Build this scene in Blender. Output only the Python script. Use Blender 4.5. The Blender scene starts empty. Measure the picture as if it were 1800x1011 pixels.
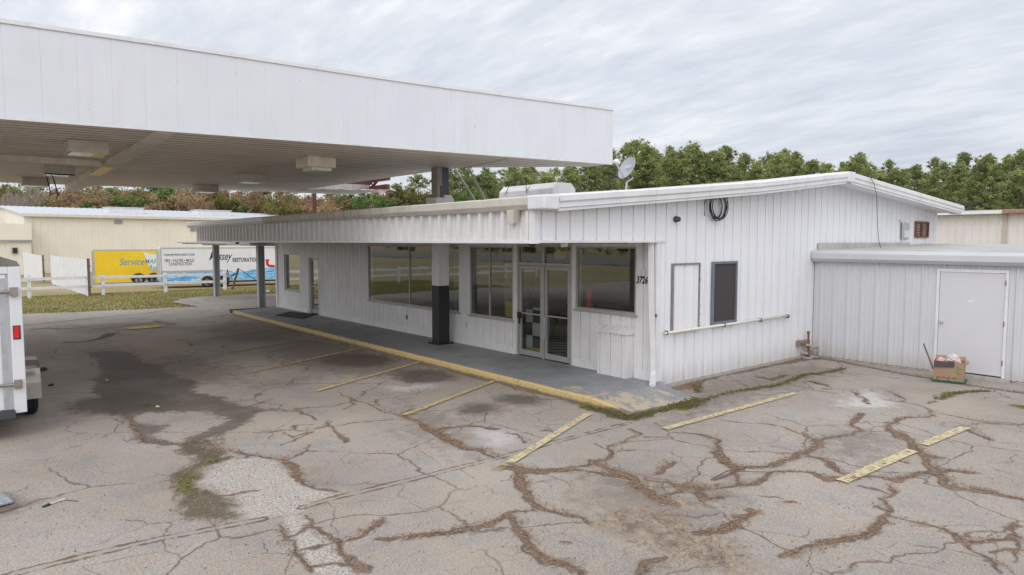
import bpy, bmesh, math, random
import numpy as np
from mathutils import Vector, Matrix, noise as mnoise
random.seed(7); rng = np.random.default_rng(7)
SC = bpy.context.scene; COL = SC.collection
PI = math.pi

# ------------------------------------------------------------------ camera
F = 1200.0; H = 2.7; YAW = math.radians(140.45); PITCH = math.atan(81.5/F)
cam_d = bpy.data.cameras.new('camera'); cam = bpy.data.objects.new('camera', cam_d); COL.objects.link(cam)
cam.location = (0, 0, H)
cam.rotation_euler = (PI/2 - PITCH, 0, YAW - PI/2)
cam_d.sensor_fit = 'HORIZONTAL'; cam_d.sensor_width = 36; cam_d.lens = 36*F/1800
cam_d.clip_start = 0.1; cam_d.clip_end = 3000
SC.camera = cam
FW = np.array([math.cos(YAW)*math.cos(PITCH), math.sin(YAW)*math.cos(PITCH), -math.sin(PITCH)])
RT = np.array([math.sin(YAW), -math.cos(YAW), 0.0]); UP = np.cross(RT, FW); CC = np.array([0, 0, H])
def ray(u, v): return FW + (u-900)/F*RT - (v-505.5)/F*UP
def at(u, v, z=0.0):            # where a pixel of the photograph meets the ground
    d = ray(u, v); return CC + d*((z-H)/d[2])
def dep(u, v, depth):           # a point at a measured distance
    return CC + ray(u, v)*depth

# ------------------------------------------------------------------ world, sun, exposure
SUN_EL, SUN_AZ = math.radians(42), math.radians(-60)     # direction the light comes from (azimuth from +X)
w = bpy.data.worlds.new('World'); SC.world = w; w.use_nodes = True
nt = w.node_tree; nt.nodes.clear()
def N(nt, t, **k):
    n = nt.nodes.new(t)
    for a, b in k.items(): setattr(n, a, b)
    return n
def LK(nt, a, b): nt.links.new(a, b)
out = N(nt, 'ShaderNodeOutputWorld'); bg = N(nt, 'ShaderNodeBackground'); bg.inputs[1].default_value = 0.15
sky = N(nt, 'ShaderNodeTexSky', sky_type='NISHITA', sun_disc=False, sun_elevation=SUN_EL,
        sun_rotation=PI/2 - SUN_AZ, air_density=1.2, dust_density=2.5)
tc = N(nt, 'ShaderNodeTexCoord'); sp = N(nt, 'ShaderNodeSeparateXYZ'); LK(nt, tc.outputs['Generated'], sp.inputs[0])
def M(nt, op, a, b=None, c=None, clamp=False):
    n = N(nt, 'ShaderNodeMath', operation=op); n.use_clamp = clamp
    for i, x in enumerate((a, b, c)):
        if x is None: continue
        if isinstance(x, (int, float)): n.inputs[i].default_value = x
        else: LK(nt, x, n.inputs[i])
    return n.outputs[0]
def RAMP(nt, fac, stops, interp='LINEAR'):
    n = N(nt, 'ShaderNodeValToRGB'); n.color_ramp.interpolation = interp
    e = n.color_ramp.elements
    while len(e) < len(stops): e.new(0.5)
    for i, (p, c) in enumerate(stops):
        e[i].position = p; e[i].color = (c, c, c, 1) if isinstance(c, (int, float)) else (*c, 1)
    LK(nt, fac, n.inputs[0]); return n.outputs[0]
def MIX(nt, f, a, b, blend='MIX'):
    n = N(nt, 'ShaderNodeMix', data_type='RGBA', blend_type=blend)
    for s, x in ((n.inputs[0], f), (n.inputs[6], a), (n.inputs[7], b)):
        if isinstance(x, (int, float)): s.default_value = x
        elif isinstance(x, tuple): s.default_value = (*x, 1)
        else: LK(nt, x, s)
    return n.outputs[2]
def NOISE(nt, vec, scale, detail=4, rough=0.5, dist=0.0):
    n = N(nt, 'ShaderNodeTexNoise'); n.inputs['Scale'].default_value = scale
    n.inputs['Detail'].default_value = detail; n.inputs['Roughness'].default_value = rough
    n.inputs['Distortion'].default_value = dist
    if vec is not None: LK(nt, vec, n.inputs['Vector'])
    return n.outputs['Fac']
def MAPPING(nt, vec, scale=(1, 1, 1), rot=(0, 0, 0), loc=(0, 0, 0)):
    n = N(nt, 'ShaderNodeMapping'); n.inputs['Scale'].default_value = scale
    n.inputs['Rotation'].default_value = rot; n.inputs['Location'].default_value = loc
    LK(nt, vec, n.inputs[0]); return n.outputs[0]
zz = M(nt, 'ADD', M(nt, 'MAXIMUM', sp.outputs[2], 0.0), 0.15)
cx = M(nt, 'DIVIDE', sp.outputs[0], zz); cy = M(nt, 'DIVIDE', sp.outputs[1], zz)
cb = N(nt, 'ShaderNodeCombineXYZ'); LK(nt, cx, cb.inputs[0]); LK(nt, cy, cb.inputs[1])
v1 = MAPPING(nt, cb.outputs[0], (1.1, 2.3, 1), (0, 0, math.radians(62)), (3.1, 1.7, 0))
n1 = NOISE(nt, v1, 1.3, 10, 0.60, 0.15)
v2 = MAPPING(nt, cb.outputs[0], (0.6, 1.2, 1), (0, 0, math.radians(35)), (8.2, 4.1, 0))
n2 = NOISE(nt, v2, 0.5, 4, 0.5, 0.2)
v3 = MAPPING(nt, cb.outputs[0], (1.6, 5.0, 1), (0, 0, math.radians(58)), (1.2, 7.7, 0)); n3 = NOISE(nt, v3, 2.2, 6, 0.6, 0.1)
nm = M(nt, 'ADD', M(nt, 'ADD', M(nt, 'MULTIPLY', n1, 0.50), M(nt, 'MULTIPLY', n2, 0.28)), M(nt, 'MULTIPLY', n3, 0.22))
cloudc = RAMP(nt, nm, [(0.37, (4.1, 4.4, 5.05)), (0.47, (4.95, 5.2, 5.7)), (0.54, (5.6, 5.78, 6.15)), (0.62, (6.6, 6.7, 6.9))])
# a brighter veil of cloud around the hidden sun
sd = (math.cos(SUN_EL)*math.cos(SUN_AZ), math.cos(SUN_EL)*math.sin(SUN_AZ), math.sin(SUN_EL))
dt = N(nt, 'ShaderNodeVectorMath', operation='DOT_PRODUCT'); LK(nt, tc.outputs['Generated'], dt.inputs[0]); dt.inputs[1].default_value = sd
glow = M(nt, 'MULTIPLY', M(nt, 'ADD', dt.outputs['Value'], 0.35), 0.74, clamp=True)
cl2 = MIX(nt, 1.0, cloudc, MIX(nt, glow, (1, 1, 1), (2.0, 1.95, 1.88)), 'MULTIPLY')
mx = MIX(nt, 0.93, sky.outputs[0], cl2)
LK(nt, mx, bg.inputs[0]); LK(nt, bg.outputs[0], out.inputs[0])

sl = bpy.data.lights.new('sun', 'SUN'); sl.energy = 0.7; sl.angle = math.radians(38); sl.color = (1.0, 0.95, 0.89)
sun = bpy.data.objects.new('sun', sl); COL.objects.link(sun)
sun.rotation_euler = Vector(sd).to_track_quat('Z', 'Y').to_euler(); sun.location = (10, -10, 30)
SC.view_settings.view_transform = 'Standard'; SC.view_settings.look = 'None'
SC.view_settings.exposure = 0.0; SC.view_settings.gamma = 1.0; SC.view_settings.use_curve_mapping = False
SC.cycles.max_bounces = 6; SC.cycles.transparent_max_bounces = 12; SC.cycles.sample_clamp_indirect = 4

# ------------------------------------------------------------------ materials
def new_mat(name):
    m = bpy.data.materials.new(name); m.use_nodes = True
    nt = m.node_tree; nt.nodes.clear()
    o = N(nt, 'ShaderNodeOutputMaterial'); b = N(nt, 'ShaderNodeBsdfPrincipled')
    LK(nt, b.outputs[0], o.inputs[0]); return m, nt, b, o
def bump(nt, b, h, strength=0.3, dist=0.01):
    n = N(nt, 'ShaderNodeBump'); n.inputs['Strength'].default_value = strength; n.inputs['Distance'].default_value = dist
    LK(nt, h, n.inputs['Height']); LK(nt, n.outputs[0], b.inputs['Normal'])
def pos(nt):
    g = N(nt, 'ShaderNodeNewGeometry'); return g.outputs['Position']
def plain(name, c, rough=0.6, metal=0.0, var=0.12, scale=3.0, dirt=None, dirt_amt=0.0, streak=0.0, bmp=0.0, bscale=60, grime=None):
    """painted or plain surface with mottling, run-off streaks and specks of wear"""
    m, nt, b, o = new_mat(name); p = pos(nt)
    n = NOISE(nt, p, scale, 5, 0.6)
    lo = tuple(x*(1-var) for x in c); hi = tuple(min(1, x*(1+var*0.6)) for x in c)
    col = MIX(nt, RAMP(nt, n, [(0.3, 0.0), (0.7, 1.0)]), lo, hi)
    d = dirt or tuple(x*0.45 for x in c)
    if streak:
        s = NOISE(nt, MAPPING(nt, p, (9, 9, 0.7)), 1.0, 5, 0.65)
        s2 = NOISE(nt, p, 0.8, 3, 0.5)
        f = M(nt, 'MULTIPLY', RAMP(nt, s, [(0.5, 0.0), (0.75, 1.0)]), M(nt, 'MULTIPLY', RAMP(nt, s2, [(0.4, 0.15), (0.65, 1.0)]), streak))
        col = MIX(nt, f, col, d)
    if dirt_amt:
        s = NOISE(nt, p, 26, 6, 0.7)
        f = M(nt, 'MULTIPLY', RAMP(nt, s, [(0.60, 0.0), (0.70, 1.0)]), dirt_amt)
        col = MIX(nt, f, col, d)
    LK(nt, col, b.inputs['Base Color']); b.inputs['Metallic'].default_value = metal
    r = M(nt, 'ADD', M(nt, 'MULTIPLY', n, 0.25), rough-0.12); LK(nt, r, b.inputs['Roughness'])
    if bmp: bump(nt, b, NOISE(nt, p, bscale, 4, 0.6), bmp, 0.004)
    return m
MT = {}
MT['siding'] = plain('white_siding', (0.76, 0.77, 0.80), 0.42, var=0.06, scale=1.5, streak=0.28, dirt=(0.50, 0.49, 0.47), dirt_amt=0.25, bmp=0.25, bscale=9)
MT['annex'] = plain('grey_white_siding', (0.60, 0.61, 0.64), 0.42, var=0.07, scale=1.2, streak=0.30, dirt=(0.42, 0.40, 0.37), bmp=0.1, bscale=9)
MT['fascia'] = plain('fascia_siding', (0.72, 0.71, 0.71), 0.45, var=0.08, scale=1.6, streak=0.25, dirt=(0.42, 0.40, 0.36))
MT['board'] = plain('white_wood_panel', (0.74, 0.73, 0.735), 0.7, var=0.09, scale=2.5, streak=0.55, dirt=(0.42, 0.39, 0.36), dirt_amt=0.4, bmp=0.4, bscale=80)
MT['trim'] = plain('white_trim', (0.74, 0.745, 0.76), 0.45, var=0.09, scale=2, streak=0.4, dirt=(0.42, 0.39, 0.34), dirt_amt=0.45)
MT['gutter_dirty'] = plain('stained_gutter', (0.56, 0.54, 0.49), 0.6, var=0.16, scale=2.2, streak=1.0, dirt=(0.20, 0.20, 0.09), dirt_amt=0.4)
MT['gutter_tan'] = plain('tan_gutter', (0.56, 0.53, 0.47), 0.55, var=0.12, scale=1.5, streak=0.3, dirt=(0.35, 0.30, 0.24))
MT['gutter_grey'] = plain('grey_gutter', (0.56, 0.57, 0.59), 0.4, var=0.06, scale=1.5, streak=0.1)
MT['canopy'] = plain('canopy_paint', (0.70, 0.715, 0.76), 0.5, var=0.05, scale=0.9, streak=0.13, dirt=(0.48, 0.47, 0.46), dirt_amt=0.06)
MT['light_box'] = plain('fixture_enamel', (0.62, 0.57, 0.52), 0.6, var=0.15, scale=4, streak=0.4, dirt=(0.28, 0.22, 0.17), dirt_amt=0.3)
MT['lens'] = plain('fixture_glass', (0.80, 0.80, 0.74), 0.2, var=0.05)
MT['lens_y'] = plain('yellowed_glass', (0.72, 0.58, 0.15), 0.3, var=0.2, scale=6)
MT['beam'] = plain('stained_beam', (0.80, 0.74, 0.64), 0.6, var=0.2, scale=2.5, streak=0.3, dirt=(0.25, 0.19, 0.13), dirt_amt=0.4)
MT['black'] = plain('black_paint', (0.018, 0.018, 0.02), 0.45, var=0.2)
MT['rubber'] = plain('rubber', (0.022, 0.022, 0.022), 0.8, var=0.2, scale=10)
MT['darkmetal'] = plain('dark_metal', (0.07, 0.075, 0.09), 0.45, metal=0.3)
MT['greypost'] = plain('grey_post', (0.36, 0.37, 0.39), 0.5, var=0.12)
MT['steelblue'] = plain('blue_grey_paint', (0.085, 0.11, 0.155), 0.5, var=0.2)
MT['redsteel'] = plain('red_primer_steel', (0.12, 0.035, 0.030), 0.6, var=0.3, scale=3)
MT['rust'] = plain('rusty_metal', (0.22, 0.10, 0.055), 0.85, var=0.5, scale=14, dirt=(0.07, 0.035, 0.025), dirt_amt=0.8)
MT['frame_al'] = plain('aluminium_frame', (0.42, 0.41, 0.39), 0.45, metal=0.35, var=0.12, scale=5, dirt_amt=0.2)
MT['frame_dk'] = plain('dark_frame', (0.12, 0.105, 0.11), 0.5, var=0.2)
MT['screen'] = plain('window_screen', (0.055, 0.048, 0.05), 0.7, var=0.15, scale=30)
MT['pvc'] = plain('cream_pipe', (0.74, 0.71, 0.63), 0.4, var=0.08)
MT['roofmetal'] = plain('roof_metal', (0.50, 0.49, 0.46), 0.5, metal=0.2, var=0.2, scale=1.5, streak=0.3)
MT['galv'] = plain('galvanised', (0.50, 0.52, 0.54), 0.35, metal=0.55, var=0.15, scale=6, dirt_amt=0.1)
MT['fender'] = plain('bare_metal_fender', (0.33, 0.30, 0.27), 0.36, metal=0.75, var=0.3, scale=7, dirt=(0.30, 0.20, 0.13), dirt_amt=0.5)
MT['cream'] = plain('cream_siding', (0.84, 0.78, 0.67), 0.5, var=0.05, scale=0.5, streak=0.15, dirt=(0.55, 0.47, 0.35))
MT['beige'] = plain('beige_siding', (0.72, 0.69, 0.65), 0.5, var=0.07, scale=0.8, streak=0.25, dirt=(0.45, 0.38, 0.3))
MT['trailer'] = plain('trailer_white', (0.74, 0.745, 0.765), 0.32, var=0.05, scale=2, streak=0.08, dirt=(0.42, 0.38, 0.32), dirt_amt=0.15)
MT['yellow'] = plain('yellow_vinyl', (0.83, 0.56, 0.02), 0.35, var=0.05, scale=1)
MT['fencepaint'] = plain('fence_paint', (0.78, 0.79, 0.81), 0.7, var=0.08, scale=5, streak=0.2, dirt=(0.33, 0.30, 0.27), dirt_amt=0.5)
MT['wood'] = plain('weathered_wood', (0.20, 0.13, 0.09), 0.85, var=0.35, scale=10, streak=0.4)
MT['red'] = plain('red_plastic', (0.65, 0.015, 0.02), 0.25, var=0.15, scale=30)
MT['redpaint'] = plain('red_enamel', (0.60, 0.03, 0.03), 0.3)
MT['card'] = plain('cardboard', (0.34, 0.225, 0.155), 0.85, var=0.1, scale=7, dirt_amt=0.15)
MT['cardin'] = plain('cardboard_tape', (0.05, 0.045, 0.045), 0.6)
MT['green'] = plain('green_ink', (0.03, 0.12, 0.07), 0.7)
MT['greenprint'] = plain('leaf_print', (0.12, 0.22, 0.05), 0.7)
MT['bag'] = plain('pink_plastic', (0.68, 0.42, 0.40), 0.3, var=0.35, scale=25)
MT['bagw'] = plain('white_plastic', (0.62, 0.59, 0.56), 0.3, var=0.2, scale=25)
MT['teal'] = plain('teal_vinyl', (0.07, 0.33, 0.42), 0.4)
MT['inkdk'] = plain('dark_ink', (0.04, 0.04, 0.045), 0.5)
MT['inkgrey'] = plain('grey_ink', (0.10, 0.10, 0.11), 0.5)
MT['yellowbox'] = plain('yellow_plastic', (0.66, 0.50, 0.03), 0.4)
MT['int_wall'] = plain('interior_wall', (0.30, 0.29, 0.28), 0.9, var=0.3, scale=0.7)
MT['int_dark'] = plain('interior_dark', (0.03, 0.03, 0.032), 0.9, var=0.3)
MT['int_cream'] = plain('interior_cream', (0.42, 0.40, 0.28), 0.8)
MT['paper'] = plain('brown_paper', (0.55, 0.36, 0.18), 0.8)
MT['white'] = plain('white_enamel', (0.78, 0.78, 0.78), 0.3)
MT['dish'] = plain('dish_enamel', (0.40, 0.42, 0.46), 0.4, var=0.1)
MT['ceil'] = plain('porch_ceiling', (0.62, 0.58, 0.54), 0.7, var=0.15, streak=0.2)
MT['bark'] = plain('pine_bark', (0.11, 0.075, 0.055), 0.9, var=0.4, scale=6)
MT['barkpale'] = plain('pale_bark', (0.30, 0.26, 0.23), 0.9, var=0.3, scale=6)
MT['door'] = plain('door_paint', (0.62, 0.62, 0.645), 0.4, var=0.03, scale=1.2, dirt=(0.42, 0.38, 0.34), dirt_amt=0.08)
MT['block'] = plain('concrete_block', (0.42, 0.40, 0.37), 0.9, var=0.2, scale=9, bmp=0.4)
MT['dark_soil'] = plain('soil', (0.09, 0.06, 0.042), 0.95, var=0.4, scale=15)

# grooved canopy fascia panel seams are geometry; the soffit is flat, its rib grooves darkened in the colour
def siding_mat(name, c, base, bmpd=0.006):
    m, nt, b, o = new_mat(name); p = pos(nt); s = N(nt, 'ShaderNodeSeparateXYZ'); LK(nt, p, s.inputs[0])
    n = NOISE(nt, p, 1.3, 5, 0.6); st = NOISE(nt, MAPPING(nt, p, (10, 10, 0.5)), 1.0, 6, 0.7); big = NOISE(nt, p, 0.7, 3, 0.5); fn = NOISE(nt, p, 30, 5, 0.75)
    col = MIX(nt, n, tuple(x*0.93 for x in c), tuple(min(1, x*1.04) for x in c))
    f = M(nt, 'MULTIPLY', RAMP(nt, st, [(0.50, 0.0), (0.72, 1.0)]), RAMP(nt, big, [(0.38, 0.03), (0.62, 0.26)]))
    col = MIX(nt, f, col, (0.50, 0.475, 0.44))
    f = RAMP(nt, M(nt, 'ADD', M(nt, 'MULTIPLY', fn, 0.6), M(nt, 'MULTIPLY', big, 0.4)), [(0.61, 0.0), (0.67, 0.28)]); col = MIX(nt, f, col, (0.52, 0.50, 0.48))
    if not base:
        ch = NOISE(nt, p, 6.5, 4, 0.6); col = MIX(nt, RAMP(nt, ch, [(0.715, 0.0), (0.73, 0.7)]), col, (0.36, 0.35, 0.35))
    if base:
        z = M(nt, 'ADD', s.outputs[2], M(nt, 'MULTIPLY', M(nt, 'SUBTRACT', st, 0.5), 0.9)); z = M(nt, 'ADD', z, M(nt, 'MULTIPLY', M(nt, 'SUBTRACT', fn, 0.5), 0.3))
        col = MIX(nt, RAMP(nt, z, [(0.0, 0.55), (0.40, 0.0)]), col, (0.40, 0.355, 0.30))
    LK(nt, col, b.inputs['Base Color']); LK(nt, M(nt, 'ADD', M(nt, 'MULTIPLY', n, 0.25), 0.33), b.inputs['Roughness'])
    bump(nt, b, M(nt, 'ADD', NOISE(nt, p, 2.6, 2, 0.4), M(nt, 'MULTIPLY', fn, 0.03)), 0.8, bmpd); return m
MT['siding'] = siding_mat('white_siding', (0.80, 0.81, 0.84), True, 0.010)
MT['annex'] = siding_mat('grey_white_siding', (0.60, 0.61, 0.64), True, 0.008)
MT['canopy'] = siding_mat('canopy_paint', (0.70, 0.715, 0.76), False, 0.012)
def soffit_mat():
    m, nt, b, o = new_mat('ribbed_soffit'); p = pos(nt)
    s = N(nt, 'ShaderNodeSeparateXYZ'); LK(nt, MAPPING(nt, p, rot=(0, 0, math.radians(8.4))), s.inputs[0])
    wv = M(nt, 'PINGPONG', M(nt, 'MULTIPLY', s.outputs[0], 3.4), 0.5)
    g = RAMP(nt, wv, [(0.0, 0.0), (0.10, 0.2), (0.16, 1.0)])
    n = NOISE(nt, p, 0.5, 5, 0.6); n3 = NOISE(nt, MAPPING(nt, p, (4.0, 0.35, 1)), 1.4, 4, 0.6)
    c = MIX(nt, RAMP(nt, n, [(0.35, 0.0), (0.65, 1.0)]), (0.78, 0.68, 0.58), (0.88, 0.80, 0.71))
    c = MIX(nt, M(nt, 'MULTIPLY', RAMP(nt, n3, [(0.45, 0.0), (0.7, 1.0)]), 0.35), c, (0.36, 0.31, 0.26))
    c = MIX(nt, M(nt, 'MULTIPLY', M(nt, 'SUBTRACT', 1.0, g), 0.85), c, (0.20, 0.17, 0.14))
    LK(nt, c, b.inputs['Base Color']); b.inputs['Roughness'].default_value = 0.55
    bump(nt, b, g, 0.5, 0.01); return m
MT['soffit'] = soffit_mat()
def glass_mat(name, tint, refl):
    m, nt, b, o = new_mat(name); nt.nodes.remove(b)
    tr = N(nt, 'ShaderNodeBsdfTransparent'); tr.inputs[0].default_value = (*tint, 1)
    gl = N(nt, 'ShaderNodeBsdfGlossy'); gl.inputs['Roughness'].default_value = 0.015; gl.inputs[0].default_value = (0.93, 0.95, 0.95, 1)
    n = N(nt, 'ShaderNodeBump'); n.inputs['Strength'].default_value = 0.05; n.inputs['Distance'].default_value = 0.008
    LK(nt, NOISE(nt, MAPPING(nt, pos(nt), (1.2, 1, 4.5)), 1.3, 2, 0.5), n.inputs['Height']); LK(nt, n.outputs[0], gl.inputs['Normal'])
    lw = N(nt, 'ShaderNodeLayerWeight'); lw.inputs[0].default_value = 0.5
    f = M(nt, 'ADD', M(nt, 'MULTIPLY', M(nt, 'POWER', lw.outputs['Facing'], 4.0), 0.6), refl, clamp=True)
    ms = N(nt, 'ShaderNodeMixShader'); LK(nt, f, ms.inputs[0]); LK(nt, tr.outputs[0], ms.inputs[1]); LK(nt, gl.outputs[0], ms.inputs[2])
    LK(nt, ms.outputs[0], o.inputs[0]); return m
MT['glass'] = glass_mat('window_glass', (0.80, 0.83, 0.81), 0.115)
MT['glass_mirror'] = glass_mat('film_glass', (0.3, 0.3, 0.28), 0.42)

def leaf_mat(name, cols, trans=0.35):
    m, nt, b, o = new_mat(name); nt.nodes.remove(b)
    a = N(nt, 'ShaderNodeAttribute', attribute_name='tone'); oi = N(nt, 'ShaderNodeObjectInfo')
    f = M(nt, 'ADD', M(nt, 'MULTIPLY', a.outputs['Fac'], 0.6), M(nt, 'MULTIPLY', oi.outputs['Random'], 0.4))
    c = RAMP(nt, f, [(0.0, cols[0]), (0.5, cols[1]), (1.0, cols[2])])
    d = N(nt, 'ShaderNodeBsdfDiffuse'); t = N(nt, 'ShaderNodeBsdfTranslucent'); LK(nt, c, d.inputs[0]); LK(nt, c, t.inputs[0])
    ms = N(nt, 'ShaderNodeMixShader'); ms.inputs[0].default_value = trans
    LK(nt, d.outputs[0], ms.inputs[1]); LK(nt, t.outputs[0], ms.inputs[2]); LK(nt, ms.outputs[0], o.inputs[0]); return m
MT['pine'] = leaf_mat('pine_needles', ((0.12, 0.155, 0.075), (0.30, 0.35, 0.150), (0.54, 0.56, 0.22)))
MT['oakgreen'] = leaf_mat('evergreen_leaves', ((0.09, 0.13, 0.05), (0.16, 0.235, 0.08), (0.27, 0.36, 0.13)))
MT['autumn'] = leaf_mat('brown_leaves', ((0.19, 0.135, 0.085), (0.36, 0.245, 0.14), (0.50, 0.37, 0.21)))
MT['olive'] = leaf_mat('olive_leaves', ((0.17, 0.15, 0.06), (0.27, 0.25, 0.09), (0.38, 0.37, 0.12)))
MT['twigs'] = leaf_mat('grey_twigs', ((0.22, 0.18, 0.155), (0.34, 0.29, 0.255), (0.46, 0.41, 0.37)), 0.0)
MT['straw'] = leaf_mat('pine_straw', ((0.12, 0.075, 0.05), (0.27, 0.185, 0.125), (0.46, 0.34, 0.24)), 0.1)
MT['blade'] = leaf_mat('grass_blades', ((0.18, 0.17, 0.06), (0.28, 0.27, 0.09), (0.42, 0.35, 0.17)), 0.2)
MT['moss'] = leaf_mat('moss_blades', ((0.09, 0.065, 0.035), (0.13, 0.125, 0.04), (0.18, 0.21, 0.04)), 0.2)

# ------------------------------------------------------------------ mesh helpers
class MB:
    def __init__(s): s.v = []; s.f = []; s.mi = []
    def add(s, vs, fs, mi=0):
        o = len(s.v); s.v += [tuple(float(c) for c in v) for v in vs]; s.f += [tuple(i+o for i in f) for f in fs]; s.mi += [mi]*len(fs)
    def box(s, x0, y0, z0, x1, y1, z1, mi=0):
        if x0 > x1: x0, x1 = x1, x0
        if y0 > y1: y0, y1 = y1, y0
        if z0 > z1: z0, z1 = z1, z0
        s.add([(x0,y0,z0),(x1,y0,z0),(x1,y1,z0),(x0,y1,z0),(x0,y0,z1),(x1,y0,z1),(x1,y1,z1),(x0,y1,z1)],
              [(0,3,2,1),(4,5,6,7),(0,1,5,4),(1,2,6,5),(2,3,7,6),(3,0,4,7)], mi)
    def hexa(s, p, mi=0):   # 8 points, bottom 4 then top 4
        s.add(p, [(0,3,2,1),(4,5,6,7),(0,1,5,4),(1,2,6,5),(2,3,7,6),(3,0,4,7)], mi)
    def prism(s, poly, z0, z1, mi=0):
        n = len(poly); a = sum(poly[i][0]*poly[(i+1)%n][1]-poly[(i+1)%n][0]*poly[i][1] for i in range(n))
        if a < 0: poly = poly[::-1]
        s.add([(p[0],p[1],z0) for p in poly]+[(p[0],p[1],z1) for p in poly],
              [tuple(range(n))[::-1], tuple(range(n,2*n))]+[(i,(i+1)%n,(i+1)%n+n,i+n) for i in range(n)], mi)
    def sweep(s, path, prof, up=(0,0,1), mi=0, cap=True):
        """sweep a closed 2D profile (side, up) along a path"""
        path = [Vector(p) for p in path]; n = len(prof); rings = []
        for i, p in enumerate(path):
            t = (path[min(i+1, len(path)-1)]-path[max(i-1, 0)]).normalized()
            sd_ = t.cross(Vector(up))
            if sd_.length < 1e-4: sd_ = t.cross(Vector((1, 0, 0)))
            sd_.normalize(); u_ = sd_.cross(t).normalized()
            rings.append([p+sd_*a+u_*b for a, b in prof])
        vs = [q for r in rings for q in r]; fs = []
        for i in range(len(path)-1):
            for j in range(n): fs.append((i*n+j, i*n+(j+1)%n, (i+1)*n+(j+1)%n, (i+1)*n+j))
        if cap: fs += [tuple(range(n))[::-1], tuple(range((len(path)-1)*n, len(path)*n))]
        s.add(vs, fs, mi)
    def tube(s, path, r, n=8, mi=0):
        if isinstance(r, (int, float)): s.sweep(path, [(r*math.cos(2*PI*k/n), r*math.sin(2*PI*k/n)) for k in range(n)], mi=mi); return
        path = [Vector(p) for p in path]; rings = []
        for i, p in enumerate(path):
            t = (path[min(i+1, len(path)-1)]-path[max(i-1, 0)]).normalized()
            a = t.cross(Vector((0.31, 0.2, 0.93)))
            if a.length < 0.05: a = t.cross(Vector((1, 0, 0)))
            a.normalize(); b = a.cross(t)
            rings.append([p+(a*math.cos(2*PI*k/n)+b*math.sin(2*PI*k/n))*r[i] for k in range(n)])
        vs = [q for q_ in rings for q in q_]; fs = [(i*n+j, i*n+(j+1)%n, (i+1)*n+(j+1)%n, (i+1)*n+j) for i in range(len(path)-1) for j in range(n)]
        fs += [tuple(range(n))[::-1], tuple(range((len(path)-1)*n, len(path)*n))]
        s.add(vs, fs, mi)
    def lathe(s, c, axis, prof, n=24, mi=0):
        """prof: (along axis, radius)"""
        ax = Vector(axis).normalized(); a = ax.cross(Vector((0,0,1)))
        if a.length < 0.1: a = Vector((1,0,0))
        a.normalize(); b = ax.cross(a); c = Vector(c); vs = []; fs = []
        for (h, r) in prof:
            for k in range(n): vs.append(c+ax*h+(a*math.cos(2*PI*k/n)+b*math.sin(2*PI*k/n))*max(r, 1e-4))
        for i in range(len(prof)-1):
            for k in range(n): fs.append((i*n+k, i*n+(k+1)%n, (i+1)*n+(k+1)%n, (i+1)*n+k))
        fs += [tuple(range(n))[::-1], tuple(range((len(prof)-1)*n, len(prof)*n))]
        s.add(vs, fs, mi)
    def build(s, name, mats, parent=None, smooth=False, bev=0.0, tone=None):
        me = bpy.data.meshes.new(name); me.from_pydata(s.v, [], s.f)
        for m in (mats if isinstance(mats, (list, tuple)) else [mats]): me.materials.append(m)
        if any(s.mi): me.polygons.foreach_set('material_index', s.mi)
        if smooth: me.polygons.foreach_set('use_smooth', [True]*len(s.f))
        if tone is not None:
            at_ = me.attributes.new('tone', 'FLOAT', 'FACE'); at_.data.foreach_set('value', tone)
        me.update(); o = bpy.data.objects.new(name, me); COL.objects.link(o)
        if parent: o.parent = parent
        if bev:
            b = o.modifiers.new('bevel', 'BEVEL'); b.width = bev; b.segments = 2; b.limit_method = 'ANGLE'
        return o
def thing(name, label, cat, loc=(0,0,0), rz=0.0, group=None):
    o = bpy.data.objects.new(name, None); COL.objects.link(o); o.empty_display_size = 0.3
    o.location = loc; o.rotation_euler = (0, 0, rz); tag(o, label, cat, group); return o
def tag(o, label=None, cat=None, group=None, kind=None):
    if label: o['label'] = label
    if cat: o['category'] = cat
    if group: o['group'] = group
    if kind: o['kind'] = kind
    return o
def copy_tree(o, parent=None):
    c = o.copy(); COL.objects.link(c)
    if parent: c.parent = parent
    for ch in list(o.children): copy_tree(ch, c)
    return c
# ribbed sheet: profile is a list of (offset along, depth) inside one pitch
PANEL = {
 'groove': (0.3048, [(0.0, 0.0), (0.006, -0.030), (0.026, -0.030), (0.034, 0.0), (0.13, 0.0), (0.14, 0.005), (0.155, 0.005), (0.165, 0.0), (0.22, 0.0), (0.23, 0.005), (0.245, 0.005), (0.255, 0.0)]),
 'rib': (0.3048, [(0.0, 0.0), (0.018, 0.034), (0.048, 0.034), (0.066, 0.0), (0.125, 0.0), (0.133, 0.007), (0.155, 0.007), (0.163, 0.0), (0.205, 0.0), (0.213, 0.007), (0.235, 0.007), (0.243, 0.0)]),
 'frib': (0.3048, [(0.0, 0.0), (0.012, 0.075), (0.085, 0.075), (0.097, 0.0), (0.155, 0.0), (0.163, 0.018), (0.175, 0.018), (0.183, 0.0), (0.23, 0.0), (0.238, 0.018), (0.25, 0.018), (0.258, 0.0)]),
 'board': (0.27, [(0.0, 0.0), (0.002, -0.022), (0.020, -0.022), (0.022, 0.0)]),
 'corr': (0.08, [(0.0, 0.0), (0.02, 0.009), (0.04, 0.012), (0.06, 0.009)]),
 'seam': (1.22, [(0.0, 0.0), (0.004, -0.008), (0.010, -0.008), (0.014, 0.0)]),
}
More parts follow.
